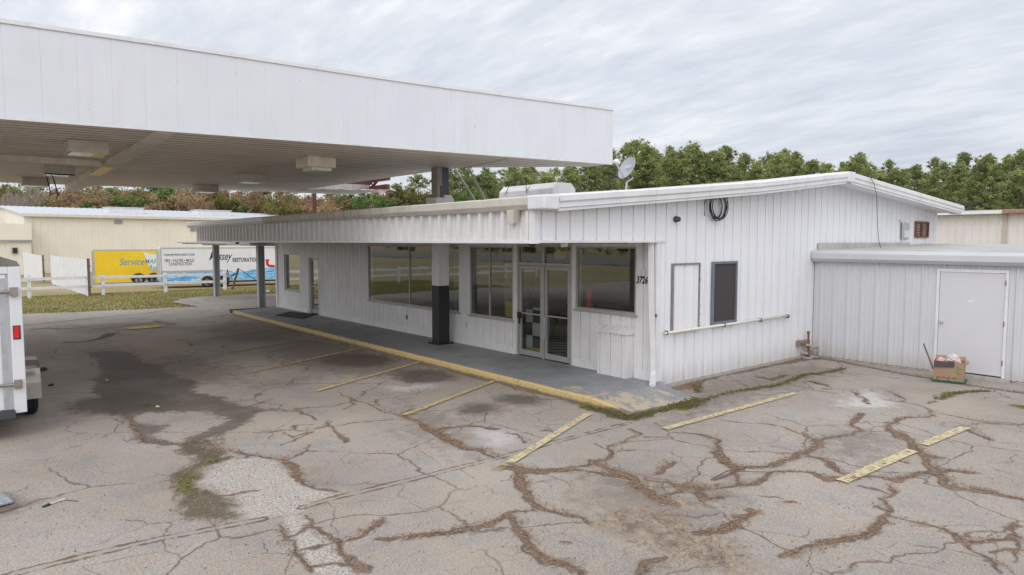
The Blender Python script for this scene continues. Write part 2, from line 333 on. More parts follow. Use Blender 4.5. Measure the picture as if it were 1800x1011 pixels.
def ribbed(mb, p0, d, L, z0, z1, nrm, kind, phase=0.0, mi=0):
    """vertical ribbed sheet from p0 (x,y) along d for L; z0/z1 numbers or functions of distance"""
    pitch, prof = PANEL[kind]; pts = [(0.0, None)]
    k = math.floor((0-phase)/pitch)-1
    while k*pitch+phase < L:
        for a, dd in prof:
            s_ = k*pitch+phase+a
            if 0 < s_ < L: pts.append((s_, dd))
        k += 1
    pts.append((L, None)); pts = [(a, 0.0 if b is None else b) for a, b in pts]
    fz0 = z0 if callable(z0) else (lambda s_: z0); fz1 = z1 if callable(z1) else (lambda s_: z1)
    d = Vector((*d, 0)).normalized(); n = Vector((*nrm, 0)).normalized(); vs = []
    for a, dd in pts:
        p = Vector((*p0, 0))+d*a+n*dd
        vs.append((p.x, p.y, fz0(a))); vs.append((p.x, p.y, fz1(a)))
    fs = [(2*i, 2*i+2, 2*i+3, 2*i+1) for i in range(len(pts)-1)]
    if d.cross(Vector((0,0,1))).dot(n) < 0: fs = [f[::-1] for f in fs]
    mb.add(vs, fs, mi)
def text_obj(name, body, size, mat, parent, M4, shear=0.0, offset=0.0, extrude=0.0015, sx=1.0, align='LEFT'):
    cu = bpy.data.curves.new(name, 'FONT'); cu.body = body; cu.size = size; cu.shear = shear; cu.offset = offset; cu.extrude = extrude
    cu.align_x = align; cu.resolution_u = 3
    to = bpy.data.objects.new(name+'_tmp', cu); COL.objects.link(to)
    bpy.context.view_layer.update()
    me = bpy.data.meshes.new_from_object(to.evaluated_get(bpy.context.evaluated_depsgraph_get()))
    bpy.data.objects.remove(to); me.name = name
    me.transform(M4 @ Matrix.Diagonal((sx, 1, 1, 1))); me.materials.clear(); me.materials.append(mat)
    o = bpy.data.objects.new(name, me); COL.objects.link(o); o.parent = parent; return o
def face_matrix(origin, xdir, nrm):
    x = Vector(xdir).normalized(); z = Vector(nrm).normalized(); y = z.cross(x).normalized()
    return Matrix(((x.x, y.x, z.x, origin[0]), (x.y, y.y, z.y, origin[1]), (x.z, y.z, z.z, origin[2]), (0, 0, 0, 1)))

XS, YF, YFA, YA = -7.8, 9.82, 6.95, 15.59      # side wall, front wall, fascia and annex planes
#@@GROUND
# ------------------------------------------------------------------ ground
def Z(ox, oy, sc, pts):         # points read off an enlarged view of the photograph -> ground points
    r = []
    for p in pts:
        g_ = at(ox+p[0]/sc, oy+p[1]/sc); r.append((g_[0], g_[1])+tuple(p[2:]))
    return r
z3 = lambda *p: Z(200, 540, 2.1467, p)
z4 = lambda *p: Z(700, 600, 2.46, p)
z5 = lambda *p: Z(1200, 620, 2.585, p)
z6 = lambda *p: Z(40, 520, 4.5, p)
z7 = lambda *p: Z(140, 400, 5.0, p)
z8 = lambda *p: Z(0, 700, 3.25, p)
z1 = lambda *p: Z(0, 0, 1.0, p)
DEB = [ # debris filled cracks: x, y, half width
 z4((0,322,.02),(80,355,.04),(175,395,.08),(240,440,.08),(310,470,.13),(370,470,.08),(430,500,.05)),
 z4((180,392,.06),(230,372,.08),(320,368,.06),(410,378,.1)),
 z4((455,398,.04),(520,410,.02),(570,440,.05)),
 z4((480,540,.10),(560,560,.15),(640,565,.08),(740,555,.06),(830,540,.07),(860,520,.1),(905,510,.05),(940,480,.06),(925,455,.04),(1000,430,.03),(1045,405,.05),(1000,385,.02)),
 z4((860,445,.03),(925,470,.03),(1035,470,.02)), z4((1070,418,.02),(1165,420,.03)),
 z4((850,520,.1),(920,555,.1),(1000,590,.18),(1060,650,.2),(1130,690,.12),(1180,715,.15)),
 z4((640,565,.05),(800,570,.06),(920,580,.12),(990,590,.1)),
 z4((1060,590,.04),(1180,610,.06),(1300,628,.07),(1400,630,.05),(1476,625,.06)),
 z4((1130,690,.05),(1220,640,.05),(1180,615,.03)), z4((1300,640,.1),(1330,690,.12),(1400,670,.06)),
 z4((525,560,.12),(540,640,.14),(560,690,.13),(620,720,.1),(720,750,.07),(820,785,.06)),
 z4((600,730,.03),(500,755,.08),(400,785,.12),(340,795,.1),(270,815,.14),(200,835,.08),(100,850,.08),(0,858,.05)),
 z4((505,775,.1),(545,850,.13),(580,920,.12),(640,960,.14),(740,975,.1),(800,1005,.08)),
 z4((1060,1011,.1),(1110,970,.1),(1180,950,.05)),
 z4((1200,400,.02),(1280,405,.02),(1380,430,.02),(1370,480,.06),(1420,530,.12),(1476,560,.1)),
 z4((1115,575,.05),(1150,530,.1),(1180,520,.05)), z4((1300,830,.1),(1400,830,.1),(1476,790,.08)), z4((630,385,.05),(665,392,.05)),
 z5((0,365,.02),(80,375,.02),(160,400,.03),(145,460,.1),(180,490,.1),(225,520,.12),(330,525,.1),(400,525,.1),(470,490,.12),(540,465,.12),(600,430,.13),(595,395,.08),(660,390,.08),(740,380,.08),(810,360,.04),(780,340,.02)),
 z5((760,340,.04),(770,300,.08),(820,280,.1)),
 z5((320,318,.02),(400,325,.03),(460,350,.02),(560,375,.04),(595,395,.04)), z5((180,310,.014),(310,325,.014)),
 z5((225,520,.06),(240,590,.04)), z5((140,580,.02),(240,540,.02)),
 z5((0,608,.07),(80,608,.06),(170,612,.06),(260,605,.08),(340,590,.13),(360,575,.05),(420,550,.06),(520,540,.05),(620,555,.07),(680,570,.16),(740,575,.12),(820,565,.06),(900,570,.08),(960,580,.14),(1010,568,.07),(1100,560,.05),(1160,550,.06)),
 z5((570,478,.03),(640,490,.05),(690,515,.09),(710,545,.07),(790,560,.05)),
 z5((810,358,.014),(930,358,.02),(940,330,.06),(980,305,.08),(1050,292,.05),(1140,285,.04),(1130,262,.03)),
 z5((930,350,.06),(990,375,.2),(1040,410,.14),(1060,440,.14),(1110,470,.14),(1190,490,.1)),
 z5((1110,470,.1),(1130,510,.13),(1170,545,.13),(1220,600,.12),(1290,620,.12),(1380,630,.13),(1450,650,.1),(1551,672,.08),(1700,700,.08)),
 z5((1190,540,.06),(1260,538,.07),(1325,543,.06)),
 z5((930,600,.05),(960,630,.06),(925,655,.03),(920,690,.04),(925,720,.06),(950,755,.06),(900,785,.08),(860,820,.09),(760,840,.08),(680,870,.12),(620,890,.07),(520,915,.09),(480,940,.08)),
 z5((850,695,.08),(925,720,.06)), z5((800,600,.014),(870,620,.014),(920,645,.02)),
 z5((950,755,.03),(1030,775,.05),(1130,800,.05),(1210,820,.06),(1270,850,.12),(1340,855,.08),(1420,852,.06),(1490,850,.07),(1510,830,.05),(1495,780,.03)),
 z5((1270,850,.04),(1300,890,.02),(1380,930,.02),(1440,965,.04),(1480,1005,.05)), z5((1510,850,.05),(1540,890,.05),(1500,910,.03),(1490,950,.02)),
 z5((1370,900,.02),(1420,895,.02),(1500,895,.02)), z5((180,825,.1),(240,790,.08),(280,750,.13),(340,720,.12)),
 z5((890,212,.012),(990,225,.02),(1060,240,.03),(1130,260,.03),(1200,280,.02),(1300,300,.02),(1400,322,.04),(1551,330,.06),(1700,338,.05)),
 z5((920,175,.04),(970,190,.05),(1005,215,.04),(990,225,.02)), z5((1110,235,.03),(1140,220,.06)),
 z5((760,172,.03),(790,183,.06),(830,235,.05)), z5((640,165,.014),(700,165,.014),(760,165,.014)),
 z5((1160,322,.05),(1240,335,.03),(1320,330,.03),(1400,322,.04)), z5((1300,345,.08),(1400,400,.08)),
 z5((470,685,.07),(495,685,.07)), z5((380,658,.03),(430,668,.03)), z5((990,495,.05),(1030,510,.05)),
 z5((0,165,.3),(60,140,.2),(150,110,.12),(300,82,.1),(420,58,.12),(480,45,.16),(560,26,.3),(620,25,.2),(740,45,.12),(900,78,.1),(1100,115,.12),(1280,148,.1),(1400,165,.12),(1551,185,.14),(1700,205,.14)),
 z3((460,545,.04),(500,560,.06),(560,565,.04),(630,575,.04),(650,600,.12),(690,640,.1),(720,670,.05),(850,705,.04)),
 z3((630,575,.02),(700,550,.04),(755,520,.02)),
 z3((480,385,.03),(530,370,.05),(560,360,.06),(590,350,.03)), z3((500,400,.05),(530,395,.08),(600,390,.04),(680,393,.03),(700,380,.02),(820,375,.014),(890,358,.014)),
 z3((680,380,.04),(720,410,.03),(760,425,.02)),
 z3((530,475,.02),(600,470,.05),(660,468,.03),(720,468,.03),(790,455,.05),(810,440,.05),(805,430,.03)),
 z3((640,480,.015),(690,490,.02),(740,470,.02)), z3((630,520,.012),(680,505,.015),(730,485,.02),(760,470,.02)), z3((670,470,.012),(700,445,.012),(760,440,.012)),
 z3((810,445,.03),(850,480,.02),(880,505,.07)), z3((800,450,.015),(900,435,.02),(1040,425,.014)),
 z3((840,320,.02),(890,350,.02),(960,370,.012),(1010,390,.03),(1080,405,.05),(1150,440,.07),(1210,475,.1),(1288,520,.12)), z3((1220,470,.05),(1288,455,.06)),
 z3((890,350,.012),(900,370,.012),(860,385,.012)), z3((960,370,.012),(1000,372,.012),(980,352,.02)),
 z3((620,830,.02),(640,870,.04),(660,930,.04),(700,970,.04),(745,1005,.05)),
 z3((700,790,.02),(720,840,.03),(790,880,.06),(850,930,.07),(880,960,.03),(940,990,.08)), z3((650,870,.015),(700,845,.015),(720,840,.02)), z3((660,930,.015),(760,905,.015),(830,890,.02)), z3((745,985,.015),(820,965,.015),(880,960,.02)),
 z3((830,890,.03),(900,875,.05),(970,830,.08),(1020,805,.08)), z3((980,880,.03),(1040,880,.1),(1140,870,.08),(1200,855,.08),(1288,845,.05)),
 z3((300,710,.02),(420,708,.02),(520,695,.015)), z3((0,410,.05),(60,420,.08),(75,470,.05),(120,510,.05),(270,520,.05),(340,490,.04)),
 z3((250,262,.03),(160,262,.02),(100,265,.02)), z3((300,205,.02),(240,210,.02),(180,208,.02)),
 z6((90,268,.2),(180,258,.25),(300,262,.25),(420,258,.2),(520,250,.12)), z6((320,370,.1),(400,375,.12),(540,360,.14),(640,335,.2),(700,300,.3)),
 z6((560,262,.2),(640,262,.35),(700,252,.35),(800,240,.4),(900,228,.4),(1000,220,.4),(1100,215,.3),(1190,232,.2)),
 z6((380,525,.02),(460,520,.02),(560,510,.02),(640,590,.02),(720,640,.04),(830,655,.04)), z6((860,570,.02),(980,555,.03),(1100,545,.02),(1220,520,.02),(1350,505,.02)),
 z6((1080,425,.03),(1180,415,.03)), z6((1260,570,.04),(1330,575,.04)), z6((1240,350,.04),(1300,370,.04),(1340,400,.03)),
 z6((1020,378,.03),(1120,378,.03)), z6((900,325,.04),(980,322,.03)), z6((1390,210,.12),(1450,205,.14),(1520,212,.1)), z6((1500,165,.15),(1580,160,.2),(1650,150,.12)),
 [(-25.5, 7.955, .05), (-22, 7.95, .035), (-18, 7.955, .05), (-14, 7.95, .04), (-11, 7.955, .06), (-8, 7.95, .06), (-7.0, 8.05, .05)],
 z1((1500,640,.03),(1560,652,.03),(1620,664,.03),(1700,680,.03)),
]
MOSS = [
 z4((800,285,.16),(880,300,.16),(960,328,.2),(1010,335,.22),(1100,310,.16),(1180,290,.16),(1240,270,.2),(1290,250,.18)),
 z5((0,258,.2),(60,240,.16),(110,215,.08),(180,192,.05),(260,175,.08),(330,165,.12),(420,150,.1),(500,125,.1),(560,100,.12),(640,95,.1),(740,72,.1)),
 z5((330,110,.04),(400,125,.05),(470,105,.08)), z5((560,130,.05),(670,155,.07)), z5((300,160,.03),(270,140,.03)), z5((60,150,.1),(75,180,.1)),
 z5((1150,212,.08),(1210,192,.12),(1290,180,.12),(1380,174,.1)), z5((1520,245,.14),(1551,252,.14),(1600,255,.1)),
 z3((90,375,.1),(130,372,.1),(160,378,.06)), z6((1050,200,.15),(1100,208,.12)), z3((270,640,.1),(262,670,.12),(285,700,.1)), z3((330,600,.06),(400,580,.08),(440,570,.05)),
]
RIM = [z3((380,500,.1),(400,550,.14),(340,590,.22),(280,630,.26),(258,670,.22),(300,700,.22),(310,740,.22),(340,775,.26),(380,790,.22),(460,790,.12)),
       z3((300,510,.12),(330,545,.28),(360,570,.2)), z3((380,770,.3),(350,730,.3),(340,700,.15))]
SEAM = [z1((-30,1027,.055),(28,1009,.055),(154,978,.055),(277,949,.055),(461,913.5,.055)), z1((530,893,.05),(596,874,.055),(712,846,.055),(800,824,.055),(899,799,.05),(985,775,.05),(1106,744,.045))]
GRAV = [z3((300,640),(340,600),(450,580),(560,570),(600,590),(640,620),(700,660),(780,680),(850,712),(760,740),(640,790),(640,830),(650,870),(660,930),(700,970),(740,1005),(950,1011),(930,990),(860,950),(840,920),(780,880),(720,850),(690,790),(560,795),(420,800),(400,780),(330,740),(310,700),(290,680)),
        z4((1330,870),(1400,862),(1420,910),(1350,925))]
WET = [z3((-60,250),(60,250),(150,245),(200,280),(260,300),(310,325),(420,340),(450,360),(560,378),(620,385),(560,400),(520,425),(500,440),(420,480),(385,500),(400,545),(430,580),(340,600),(300,580),(270,520),(200,522),(60,505),(72,440),(0,420),(-80,330)),
       ]
DIRT = [z4((830,775),(900,735),(960,690),(1060,760),(1120,740),(1200,760),(1250,800),(1300,840),(1400,860),(1476,900),(1600,1000),(1500,1030),(1400,990),(1300,960),(1200,930),(1120,880),(1000,870),(900,850),(830,800)),
       z4((1200,700),(1260,680),(1330,690),(1320,730),(1230,740)), z3((640,600),(700,620),(780,612),(740,635),(690,640))]
WET += [
       z6((520,440),(800,440),(900,480),(960,540),(1100,560),(1180,620),(1380,680),(1340,790),(1000,780),(700,700),(600,580)),
       z3((300,580),(410,560),(430,580),(350,600))]
WETHOLE = [z3((45,428),(120,397),(250,393),(350,390),(380,405),(432,428),(400,450),(330,480),(260,512),(180,505),(140,480),(190,460),(210,445),(130,440),(70,442))]
OIL = [(z4((120,150)), 0.75), (z4((520,255)), 0.45), (z4((350,290)), 0.35), (z3((920,200)), 0.95), (z3((20,360)), 0.9), (z4((330,300)), 0.3), (z1((10,888)), .25)]
SAND = [z8((850,560),(940,520),(1000,540),(1010,590),(900,590)), z6((200,290),(350,265),(520,265),(570,285),(430,310),(270,320)), z6((250,340),(400,310),(640,300),(665,320),(540,350),(400,372),(280,368)),
        z6((430,410),(560,395),(630,400),(490,420)), z6((740,340),(1000,300),(1440,255),(1500,290),(1300,360),(1400,480),(1300,510),(1100,440),(850,420)),
        z4((700,650),(850,640),(980,690),(1000,760),(850,770),(720,700)), z4((940,835),(1040,812),(1150,870),(1000,872)), z3((560,770),(700,730),(860,700),(840,740),(700,790),(600,800)), z5((1150,300),(1050,190),(1220,190),(1400,250),(1300,300)),
        z3((430,500),(560,400),(800,430),(960,380),(900,480),(700,500),(560,460)), z4((200,640),(420,560),(480,640),(440,730),(240,740)), z4((150,900),(400,880),(480,980),(300,1011),(180,990))]
CHALK = [z4((250,390),(350,370),(480,380),(545,430),(480,470),(330,460)), z4((200,455),(330,465),(310,500),(230,490)), z3((980,300),(1100,295),(1220,275),(1288,280),(1200,310),(1060,325)), z5((640,240),(820,150),(900,190),(1000,250),(820,260))]

STAIN = [z3((120,200),(260,170),(380,190),(470,240),(560,280),(700,260),(820,250),(700,300),(560,300),(400,280),(260,240)),
         z3((560,160),(700,110),(900,140),(1100,190),(1250,220),(1180,290),(1000,270),(800,260),(640,230)), z3((300,90),(460,50),(640,70),(760,100),(640,140),(450,130)),
         z6((500,420),(800,400),(1000,500),(1400,520),(1700,560),(1700,700),(1300,700),(900,640),(620,600)), z6((250,240),(640,220),(1200,200),(1280,260),(900,280),(600,300),(300,300)),
         z4((860,540),(1100,600),(1300,650),(1400,760),(1300,860),(1100,800),(900,760),(700,700)), z5((0,560),(300,600),(200,760),(0,900)), z5((560,400),(800,340),(1000,380),(900,480),(700,500)), z4((0,250),(250,330),(500,520),(300,500),(0,400)), z5((0,150),(300,90),(560,40),(800,90),(600,170),(300,230),(0,330))]

def seg_field(XY, lines, ws=1.0, default=-1.0):
    """max over polylines of (half width - distance)"""
    out_ = np.full(len(XY), default)
    for ln in lines:
        P = np.array([p[:2] for p in ln]); W = np.array([p[2] for p in ln])
        for i in range(len(P)-1):
            a, b = P[i], P[i+1]; lo = np.minimum(a, b)-0.7; hi = np.maximum(a, b)+0.7
            k = np.where((XY[:,0] > lo[0]) & (XY[:,0] < hi[0]) & (XY[:,1] > lo[1]) & (XY[:,1] < hi[1]))[0]
            if not len(k): continue
            d = b-a; t = np.clip(((XY[k]-a) @ d)/max(d @ d, 1e-9), 0, 1)
            dist = np.linalg.norm(XY[k]-(a+t[:,None]*d), axis=1)
            out_[k] = np.maximum(out_[k], np.maximum((W[i]*(1-t)+W[i+1]*t)*ws, 0.017)-dist)
    return out_
def poly_field(XY, polys, default=-1.0):
    """signed distance, positive inside"""
    out_ = np.full(len(XY), default)
    for pl in polys:
        P = np.array([p[:2] for p in pl]); lo = P.min(0)-0.7; hi = P.max(0)+0.7
        k = np.where((XY[:,0] > lo[0]) & (XY[:,0] < hi[0]) & (XY[:,1] > lo[1]) & (XY[:,1] < hi[1]))[0]
        if not len(k): continue
        q = XY[k]; ins = np.zeros(len(k), bool); dm = np.full(len(k), 9.0)
        for i in range(len(P)):
            a, b = P[i], P[(i+1) % len(P)]; d = b-a
            t = np.clip(((q-a) @ d)/max(d @ d, 1e-9), 0, 1); dm = np.minimum(dm, np.linalg.norm(q-(a+t[:,None]*d), axis=1))
            c = (a[1] > q[:,1]) != (b[1] > q[:,1])
            with np.errstate(divide='ignore', invalid='ignore'):
                xi = a[0]+(q[:,1]-a[1])/(b[1]-a[1])*(b[0]-a[0])
            ins ^= c & (q[:,0] < xi)
        out_[k] = np.maximum(out_[k], np.where(ins, dm, -dm))
    return out_
def vnoise(XY, sc, seed):
    """cheap value noise for warping"""
    r = np.random.default_rng(seed); T = r.random((256, 256))
    p = XY*sc+1000; i = np.floor(p).astype(int); f = p-i; f = f*f*(3-2*f); x0, y0 = i[:,0] % 256, i[:,1] % 256; x1, y1 = (x0+1) % 256, (y0+1) % 256
    return (T[x0,y0]*(1-f[:,0])+T[x1,y0]*f[:,0])*(1-f[:,1])+(T[x0,y1]*(1-f[:,0])+T[x1,y1]*f[:,0])*f[:,1]-0.5
# asphalt: a finely divided sheet where the cracks are, densest near the camera
NR, NA = 800, 640
rr = 4.0*np.exp(np.linspace(0, math.log(46/4.0), NR)); aa = YAW+np.linspace(math.radians(50), math.radians(-50), NA)
R_, A_ = np.meshgrid(rr, aa, indexing='ij'); XY = np.stack([(R_*np.cos(A_)).ravel(), (R_*np.sin(A_)).ravel()], 1)
WXY = XY+np.stack([vnoise(XY, 1.6, 1)*0.14+vnoise(XY, 5, 2)*0.10+vnoise(XY, 14, 3)*0.05, vnoise(XY, 1.6, 4)*0.14+vnoise(XY, 5, 5)*0.10+vnoise(XY, 14, 6)*0.05], 1)
wn = 1.0
flds = {
 'deb': seg_field(WXY, DEB, 0.46), 'moss': seg_field(WXY, MOSS, 0.75), 'rim': seg_field(WXY, RIM, 0.6),
 'seam': seg_field(XY+(WXY-XY)*0.12, SEAM), 'grav': poly_field(WXY, GRAV), 'wet': np.minimum(poly_field(WXY, WET), -poly_field(WXY, WETHOLE)),
 'dirt': poly_field(WXY, DIRT), 'sand': poly_field(WXY, SAND), 'chalk': poly_field(WXY, CHALK), 'stain': poly_field(WXY, STAIN)}
oil = np.full(len(XY), -1.0)
for (c_, r_) in OIL: oil = np.maximum(oil, r_-np.linalg.norm((WXY-np.array(c_[0][:2]))*np.array([1.0, 1.25]), axis=1))
flds['oil'] = oil
# lot outline: asphalt stops at the grass
LOTX = -30.4
idx = np.arange(NR*NA).reshape(NR, NA)
q = np.stack([idx[:-1,:-1], idx[:-1,1:], idx[1:,1:], idx[1:,:-1]], -1).reshape(-1, 4)
cxy = XY[q].mean(1)
padpoly = np.array([(p[0], p[1]) for p in [at(302,531), at(318,526), at(345,522.5), at(390,519.5), at(436,517), at(490,516.5)]]+[(-26.2, 17.5), (-25, 9), (-29.5, 7.9)])
inpad = poly_field(cxy, [padpoly]) > 0
edge = np.interp(cxy[:,1], [-30, 2.0, 7.7, 40], [-31.2, -30.9, -29.9, -28.5])
edge = edge+vnoise(cxy, 1.1, 9)*0.25+vnoise(cxy, 4, 10)*0.12
keep = ((cxy[:,0] > edge) & (cxy[:,1] < 16.2)) | inpad
q = q[keep]
used = np.unique(q); rm = np.full(NR*NA, -1); rm[used] = np.arange(len(used)); q = rm[q]; V = XY[used]
zf = 0.004+0.006*np.clip(vnoise(V, 0.3, 21), -0.5, 0.5)
dp = np.clip(flds['deb'][used], 0, 0.05)*0.12+np.clip(flds['rim'][used], 0, 0.05)*0.3
V3 = np.column_stack([V, zf+dp])
me = bpy.data.meshes.new('asphalt'); me.vertices.add(len(V3)); me.vertices.foreach_set('co', V3.ravel())
me.loops.add(q.size); me.loops.foreach_set('vertex_index', q[:, ::-1].ravel().astype(np.int32)); me.polygons.add(len(q))
me.polygons.foreach_set('loop_start', np.arange(0, q.size, 4, dtype=np.int32)); me.polygons.foreach_set('loop_total', np.full(len(q), 4, dtype=np.int32))
me.polygons.foreach_set('use_smooth', np.ones(len(q), bool))
me.update(calc_edges=True); me.validate()
for k_, f_ in flds.items():
    a_ = me.attributes.new(k_, 'FLOAT', 'POINT'); a_.data.foreach_set('value', f_[used].astype(np.float32))
asph = bpy.data.objects.new('asphalt', me); COL.objects.link(asph); tag(asph, kind='structure')
if me.polygons[0].normal.z < 0: me.flip_normals()

def asphalt_mat(name, attrs=True, base=((0.268, 0.236, 0.208), (0.400, 0.360, 0.322))):
    m, nt, b, o = new_mat(name); p = pos(nt)
    nL = NOISE(nt, p, 0.35, 4, 0.55); nM = NOISE(nt, p, 2.2, 5, 0.6); nF = NOISE(nt, p, 55, 4, 0.75); nS = NOISE(nt, p, 120, 2, 0.6); nX = NOISE(nt, p, 14, 4, 0.7)
    c = MIX(nt, RAMP(nt, nL, [(0.3, 0.0), (0.7, 1.0)]), base[0], base[1])
    c = MIX(nt, M(nt, 'MULTIPLY', RAMP(nt, nM, [(0.42, 0.0), (0.7, 1.0)]), 0.48), c, (0.39, 0.305, 0.235))
    c = MIX(nt, M(nt, 'MULTIPLY', RAMP(nt, nM, [(0.3, 1.0), (0.48, 0.0)]), 0.30), c, (0.22, 0.21, 0.21))
    wp = N(nt, 'ShaderNodeVectorMath', operation='ADD'); LK(nt, p, wp.inputs[0])
    nw_ = N(nt, 'ShaderNodeTexNoise'); nw_.inputs['Scale'].default_value = 2.2; nw_.inputs['Detail'].default_value = 4; LK(nt, p, nw_.inputs['Vector'])
    sc_ = N(nt, 'ShaderNodeVectorMath', operation='SCALE'); LK(nt, nw_.outputs['Color'], sc_.inputs[0]); sc_.inputs['Scale'].default_value = 0.45; LK(nt, sc_.outputs[0], wp.inputs[1])
    for vs_, wd_, lo_, am_ in ((0.50, 0.012, 0.44, 0.85), (1.3, 0.016, 0.50, 0.75), (3.6, 0.028, 0.56, 0.6)):
        vo = N(nt, 'ShaderNodeTexVoronoi', feature='DISTANCE_TO_EDGE', voronoi_dimensions='2D'); vo.inputs['Scale'].default_value = vs_; LK(nt, wp.outputs[0], vo.inputs['Vector'])
        msk = RAMP(nt, NOISE(nt, MAPPING(nt, p, loc=(vs_*7, 3, 0)), 0.55, 3, 0.6), [(lo_, 0.0), (lo_+0.05, 1.0)])
        ln_ = M(nt, 'SUBTRACT', 1.0, M(nt, 'DIVIDE', vo.outputs['Distance'], M(nt, 'MULTIPLY', wd_, M(nt, 'ADD', 0.2, M(nt, 'MULTIPLY', nX, 1.6)))), clamp=True)
        c = MIX(nt, M(nt, 'MULTIPLY', M(nt, 'MULTIPLY', ln_, msk), am_), c, (0.095, 0.062, 0.043))
    c = MIX(nt, 1.0, c, RAMP(nt, nF, [(0.30, 0.66), (0.5, 1.0), (0.72, 1.36)]), 'MULTIPLY')
    c = MIX(nt, 1.0, c, RAMP(nt, nS, [(0.32, 0.76), (0.5, 1.0), (0.7, 1.28)]), 'MULTIPLY')
    ht = nF
    if attrs:
        def A(n_): return N(nt, 'ShaderNodeAttribute', attribute_name=n_).outputs['Fac']
        nV = NOISE(nt, p, 5.0, 5, 0.65); nB = NOISE(nt, p, 1.7, 3, 0.6); nW = NOISE(nt, p, 38, 3, 0.7)
        def edge_(n_, amt, amt2, soft, off=0.0):
            t = M(nt, 'ADD', A(n_), M(nt, 'MULTIPLY', M(nt, 'SUBTRACT', nV, 0.5), amt))
            t = M(nt, 'ADD', t, M(nt, 'MULTIPLY', M(nt, 'SUBTRACT', nW, 0.5), amt2))
            return RAMP(nt, M(nt, 'ADD', M(nt, 'DIVIDE', M(nt, 'ADD', t, off), soft), 0.5, clamp=True), [(0.0, 0.0), (1.0, 1.0)])
        f = M(nt, 'MULTIPLY', edge_('sand', 0.9, 0.2, 0.6, -0.05), 0.48); c = MIX(nt, f, c, MIX(nt, nW, (0.34, 0.27, 0.20), (0.56, 0.47, 0.37)))
        f = M(nt, 'MULTIPLY', edge_('chalk', 0.9, 0.7, 0.25, -0.12), 0.6); c = MIX(nt, f, c, (0.60, 0.59, 0.58))
        f = M(nt, 'MULTIPLY', edge_('stain', 2.6, 0.6, 0.7, -0.15), 0.52); c = MIX(nt, f, c, MIX(nt, nX, (0.085, 0.066, 0.053), (0.17, 0.135, 0.105)))
        f = M(nt, 'MULTIPLY', edge_('oil', 0.7, 0.2, 0.4), 0.75); c = MIX(nt, f, c, (0.075, 0.052, 0.040))
        gcol = MIX(nt, 1.0, MIX(nt, nV, (0.42, 0.365, 0.31), (0.62, 0.575, 0.525)), RAMP(nt, nW, [(0.36, 0.45), (0.55, 1.0), (0.7, 1.25)]), 'MULTIPLY')
        gcol = MIX(nt, 1.0, gcol, RAMP(nt, nS, [(0.34, 0.6), (0.5, 1.0), (0.7, 1.4)]), 'MULTIPLY')
        c = MIX(nt, M(nt, 'MULTIPLY', edge_('grav', 0.3, 0.3, 0.1), 0.85), c, gcol)
        f = M(nt, 'MULTIPLY', edge_('wet', 0.45, 0.4, 0.10, 0.0), RAMP(nt, nB, [(0.35, 0.72), (0.6, 0.90)]))
        c = MIX(nt, f, c, MIX(nt, nX, (0.060, 0.047, 0.040), (0.135, 0.110, 0.088)))
        wetf = f
        dcol = MIX(nt, RAMP(nt, nV, [(0.38, 0.0), (0.60, 1.0)]), MIX(nt, nW, (0.085, 0.062, 0.045), (0.20, 0.15, 0.11)), MIX(nt, nX, (0.26, 0.20, 0.145), (0.50, 0.41, 0.31)))
        c = MIX(nt, M(nt, 'MULTIPLY', edge_('dirt', 0.7, 0.25, 0.22), 0.78), c, dcol)
        sm = A('seam')
        sfill = RAMP(nt, M(nt, 'DIVIDE', sm, 0.012, clamp=True), [(0.0, 0.0), (1.0, 1.0)])
        c = MIX(nt, M(nt, 'MULTIPLY', sfill, 0.5), c, MIX(nt, nX, (0.27, 0.24, 0.20), (0.40, 0.36, 0.30)))
        e1 = M(nt, 'ABSOLUTE', M(nt, 'SUBTRACT', sm, 0.006)); e1 = M(nt, 'SUBTRACT', M(nt, 'ADD', 0.018, M(nt, 'MULTIPLY', M(nt, 'SUBTRACT', nV, 0.5), 0.14)), e1)
        c = MIX(nt, M(nt, 'MULTIPLY', M(nt, 'DIVIDE', e1, 0.012, clamp=True), 0.85), c, (0.12, 0.078, 0.052))
        straw = MIX(nt, RAMP(nt, nW, [(0.3, 0.0), (0.7, 1.0)]), (0.095, 0.058, 0.040), (0.34, 0.225, 0.150))
        isw = M(nt, 'MULTIPLY', M(nt, 'SUBTRACT', nB, 0.5), 0.12)
        dfac = edge_('deb', 0.30, 0.16, 0.04, -0.008)
        dfac = M(nt, 'MULTIPLY', dfac, RAMP(nt, M(nt, 'ADD', A('deb'), M(nt, 'ADD', isw, 0.05)), [(0.0, 0.0), (0.03, 1.0)]))
        core = RAMP(nt, M(nt, 'DIVIDE', M(nt, 'ADD', A('deb'), 0.012), 0.022, clamp=True), [(0.0, 0.0), (1.0, 1.0)])
        c = MIX(nt, M(nt, 'MULTIPLY', M(nt, 'MULTIPLY', core, RAMP(nt, A('deb'), [(0.03, 1.0), (0.06, 0.5)])), RAMP(nt, nV, [(0.32, 0.55), (0.5, 0.9)])), c, (0.070, 0.048, 0.036))
        c = MIX(nt, M(nt, 'MULTIPLY', dfac, 0.88), c, straw)
        rim = edge_('rim', 0.30, 0.35, 0.10)
        c = MIX(nt, M(nt, 'MULTIPLY', rim, 0.9), c, MIX(nt, nW, (0.050, 0.040, 0.026), (0.17, 0.135, 0.08)))
        mo = edge_('moss', 0.26, 0.20, 0.06)
        c = MIX(nt, mo, c, MIX(nt, RAMP(nt, nB, [(0.46, 0.0), (0.62, 1.0)]), MIX(nt, nX, (0.07, 0.05, 0.03), (0.17, 0.13, 0.075)), MIX(nt, nX, (0.10, 0.095, 0.03), (0.18, 0.22, 0.03))))
        ht = M(nt, 'ADD', nF, M(nt, 'MULTIPLY', dfac, 1.2))
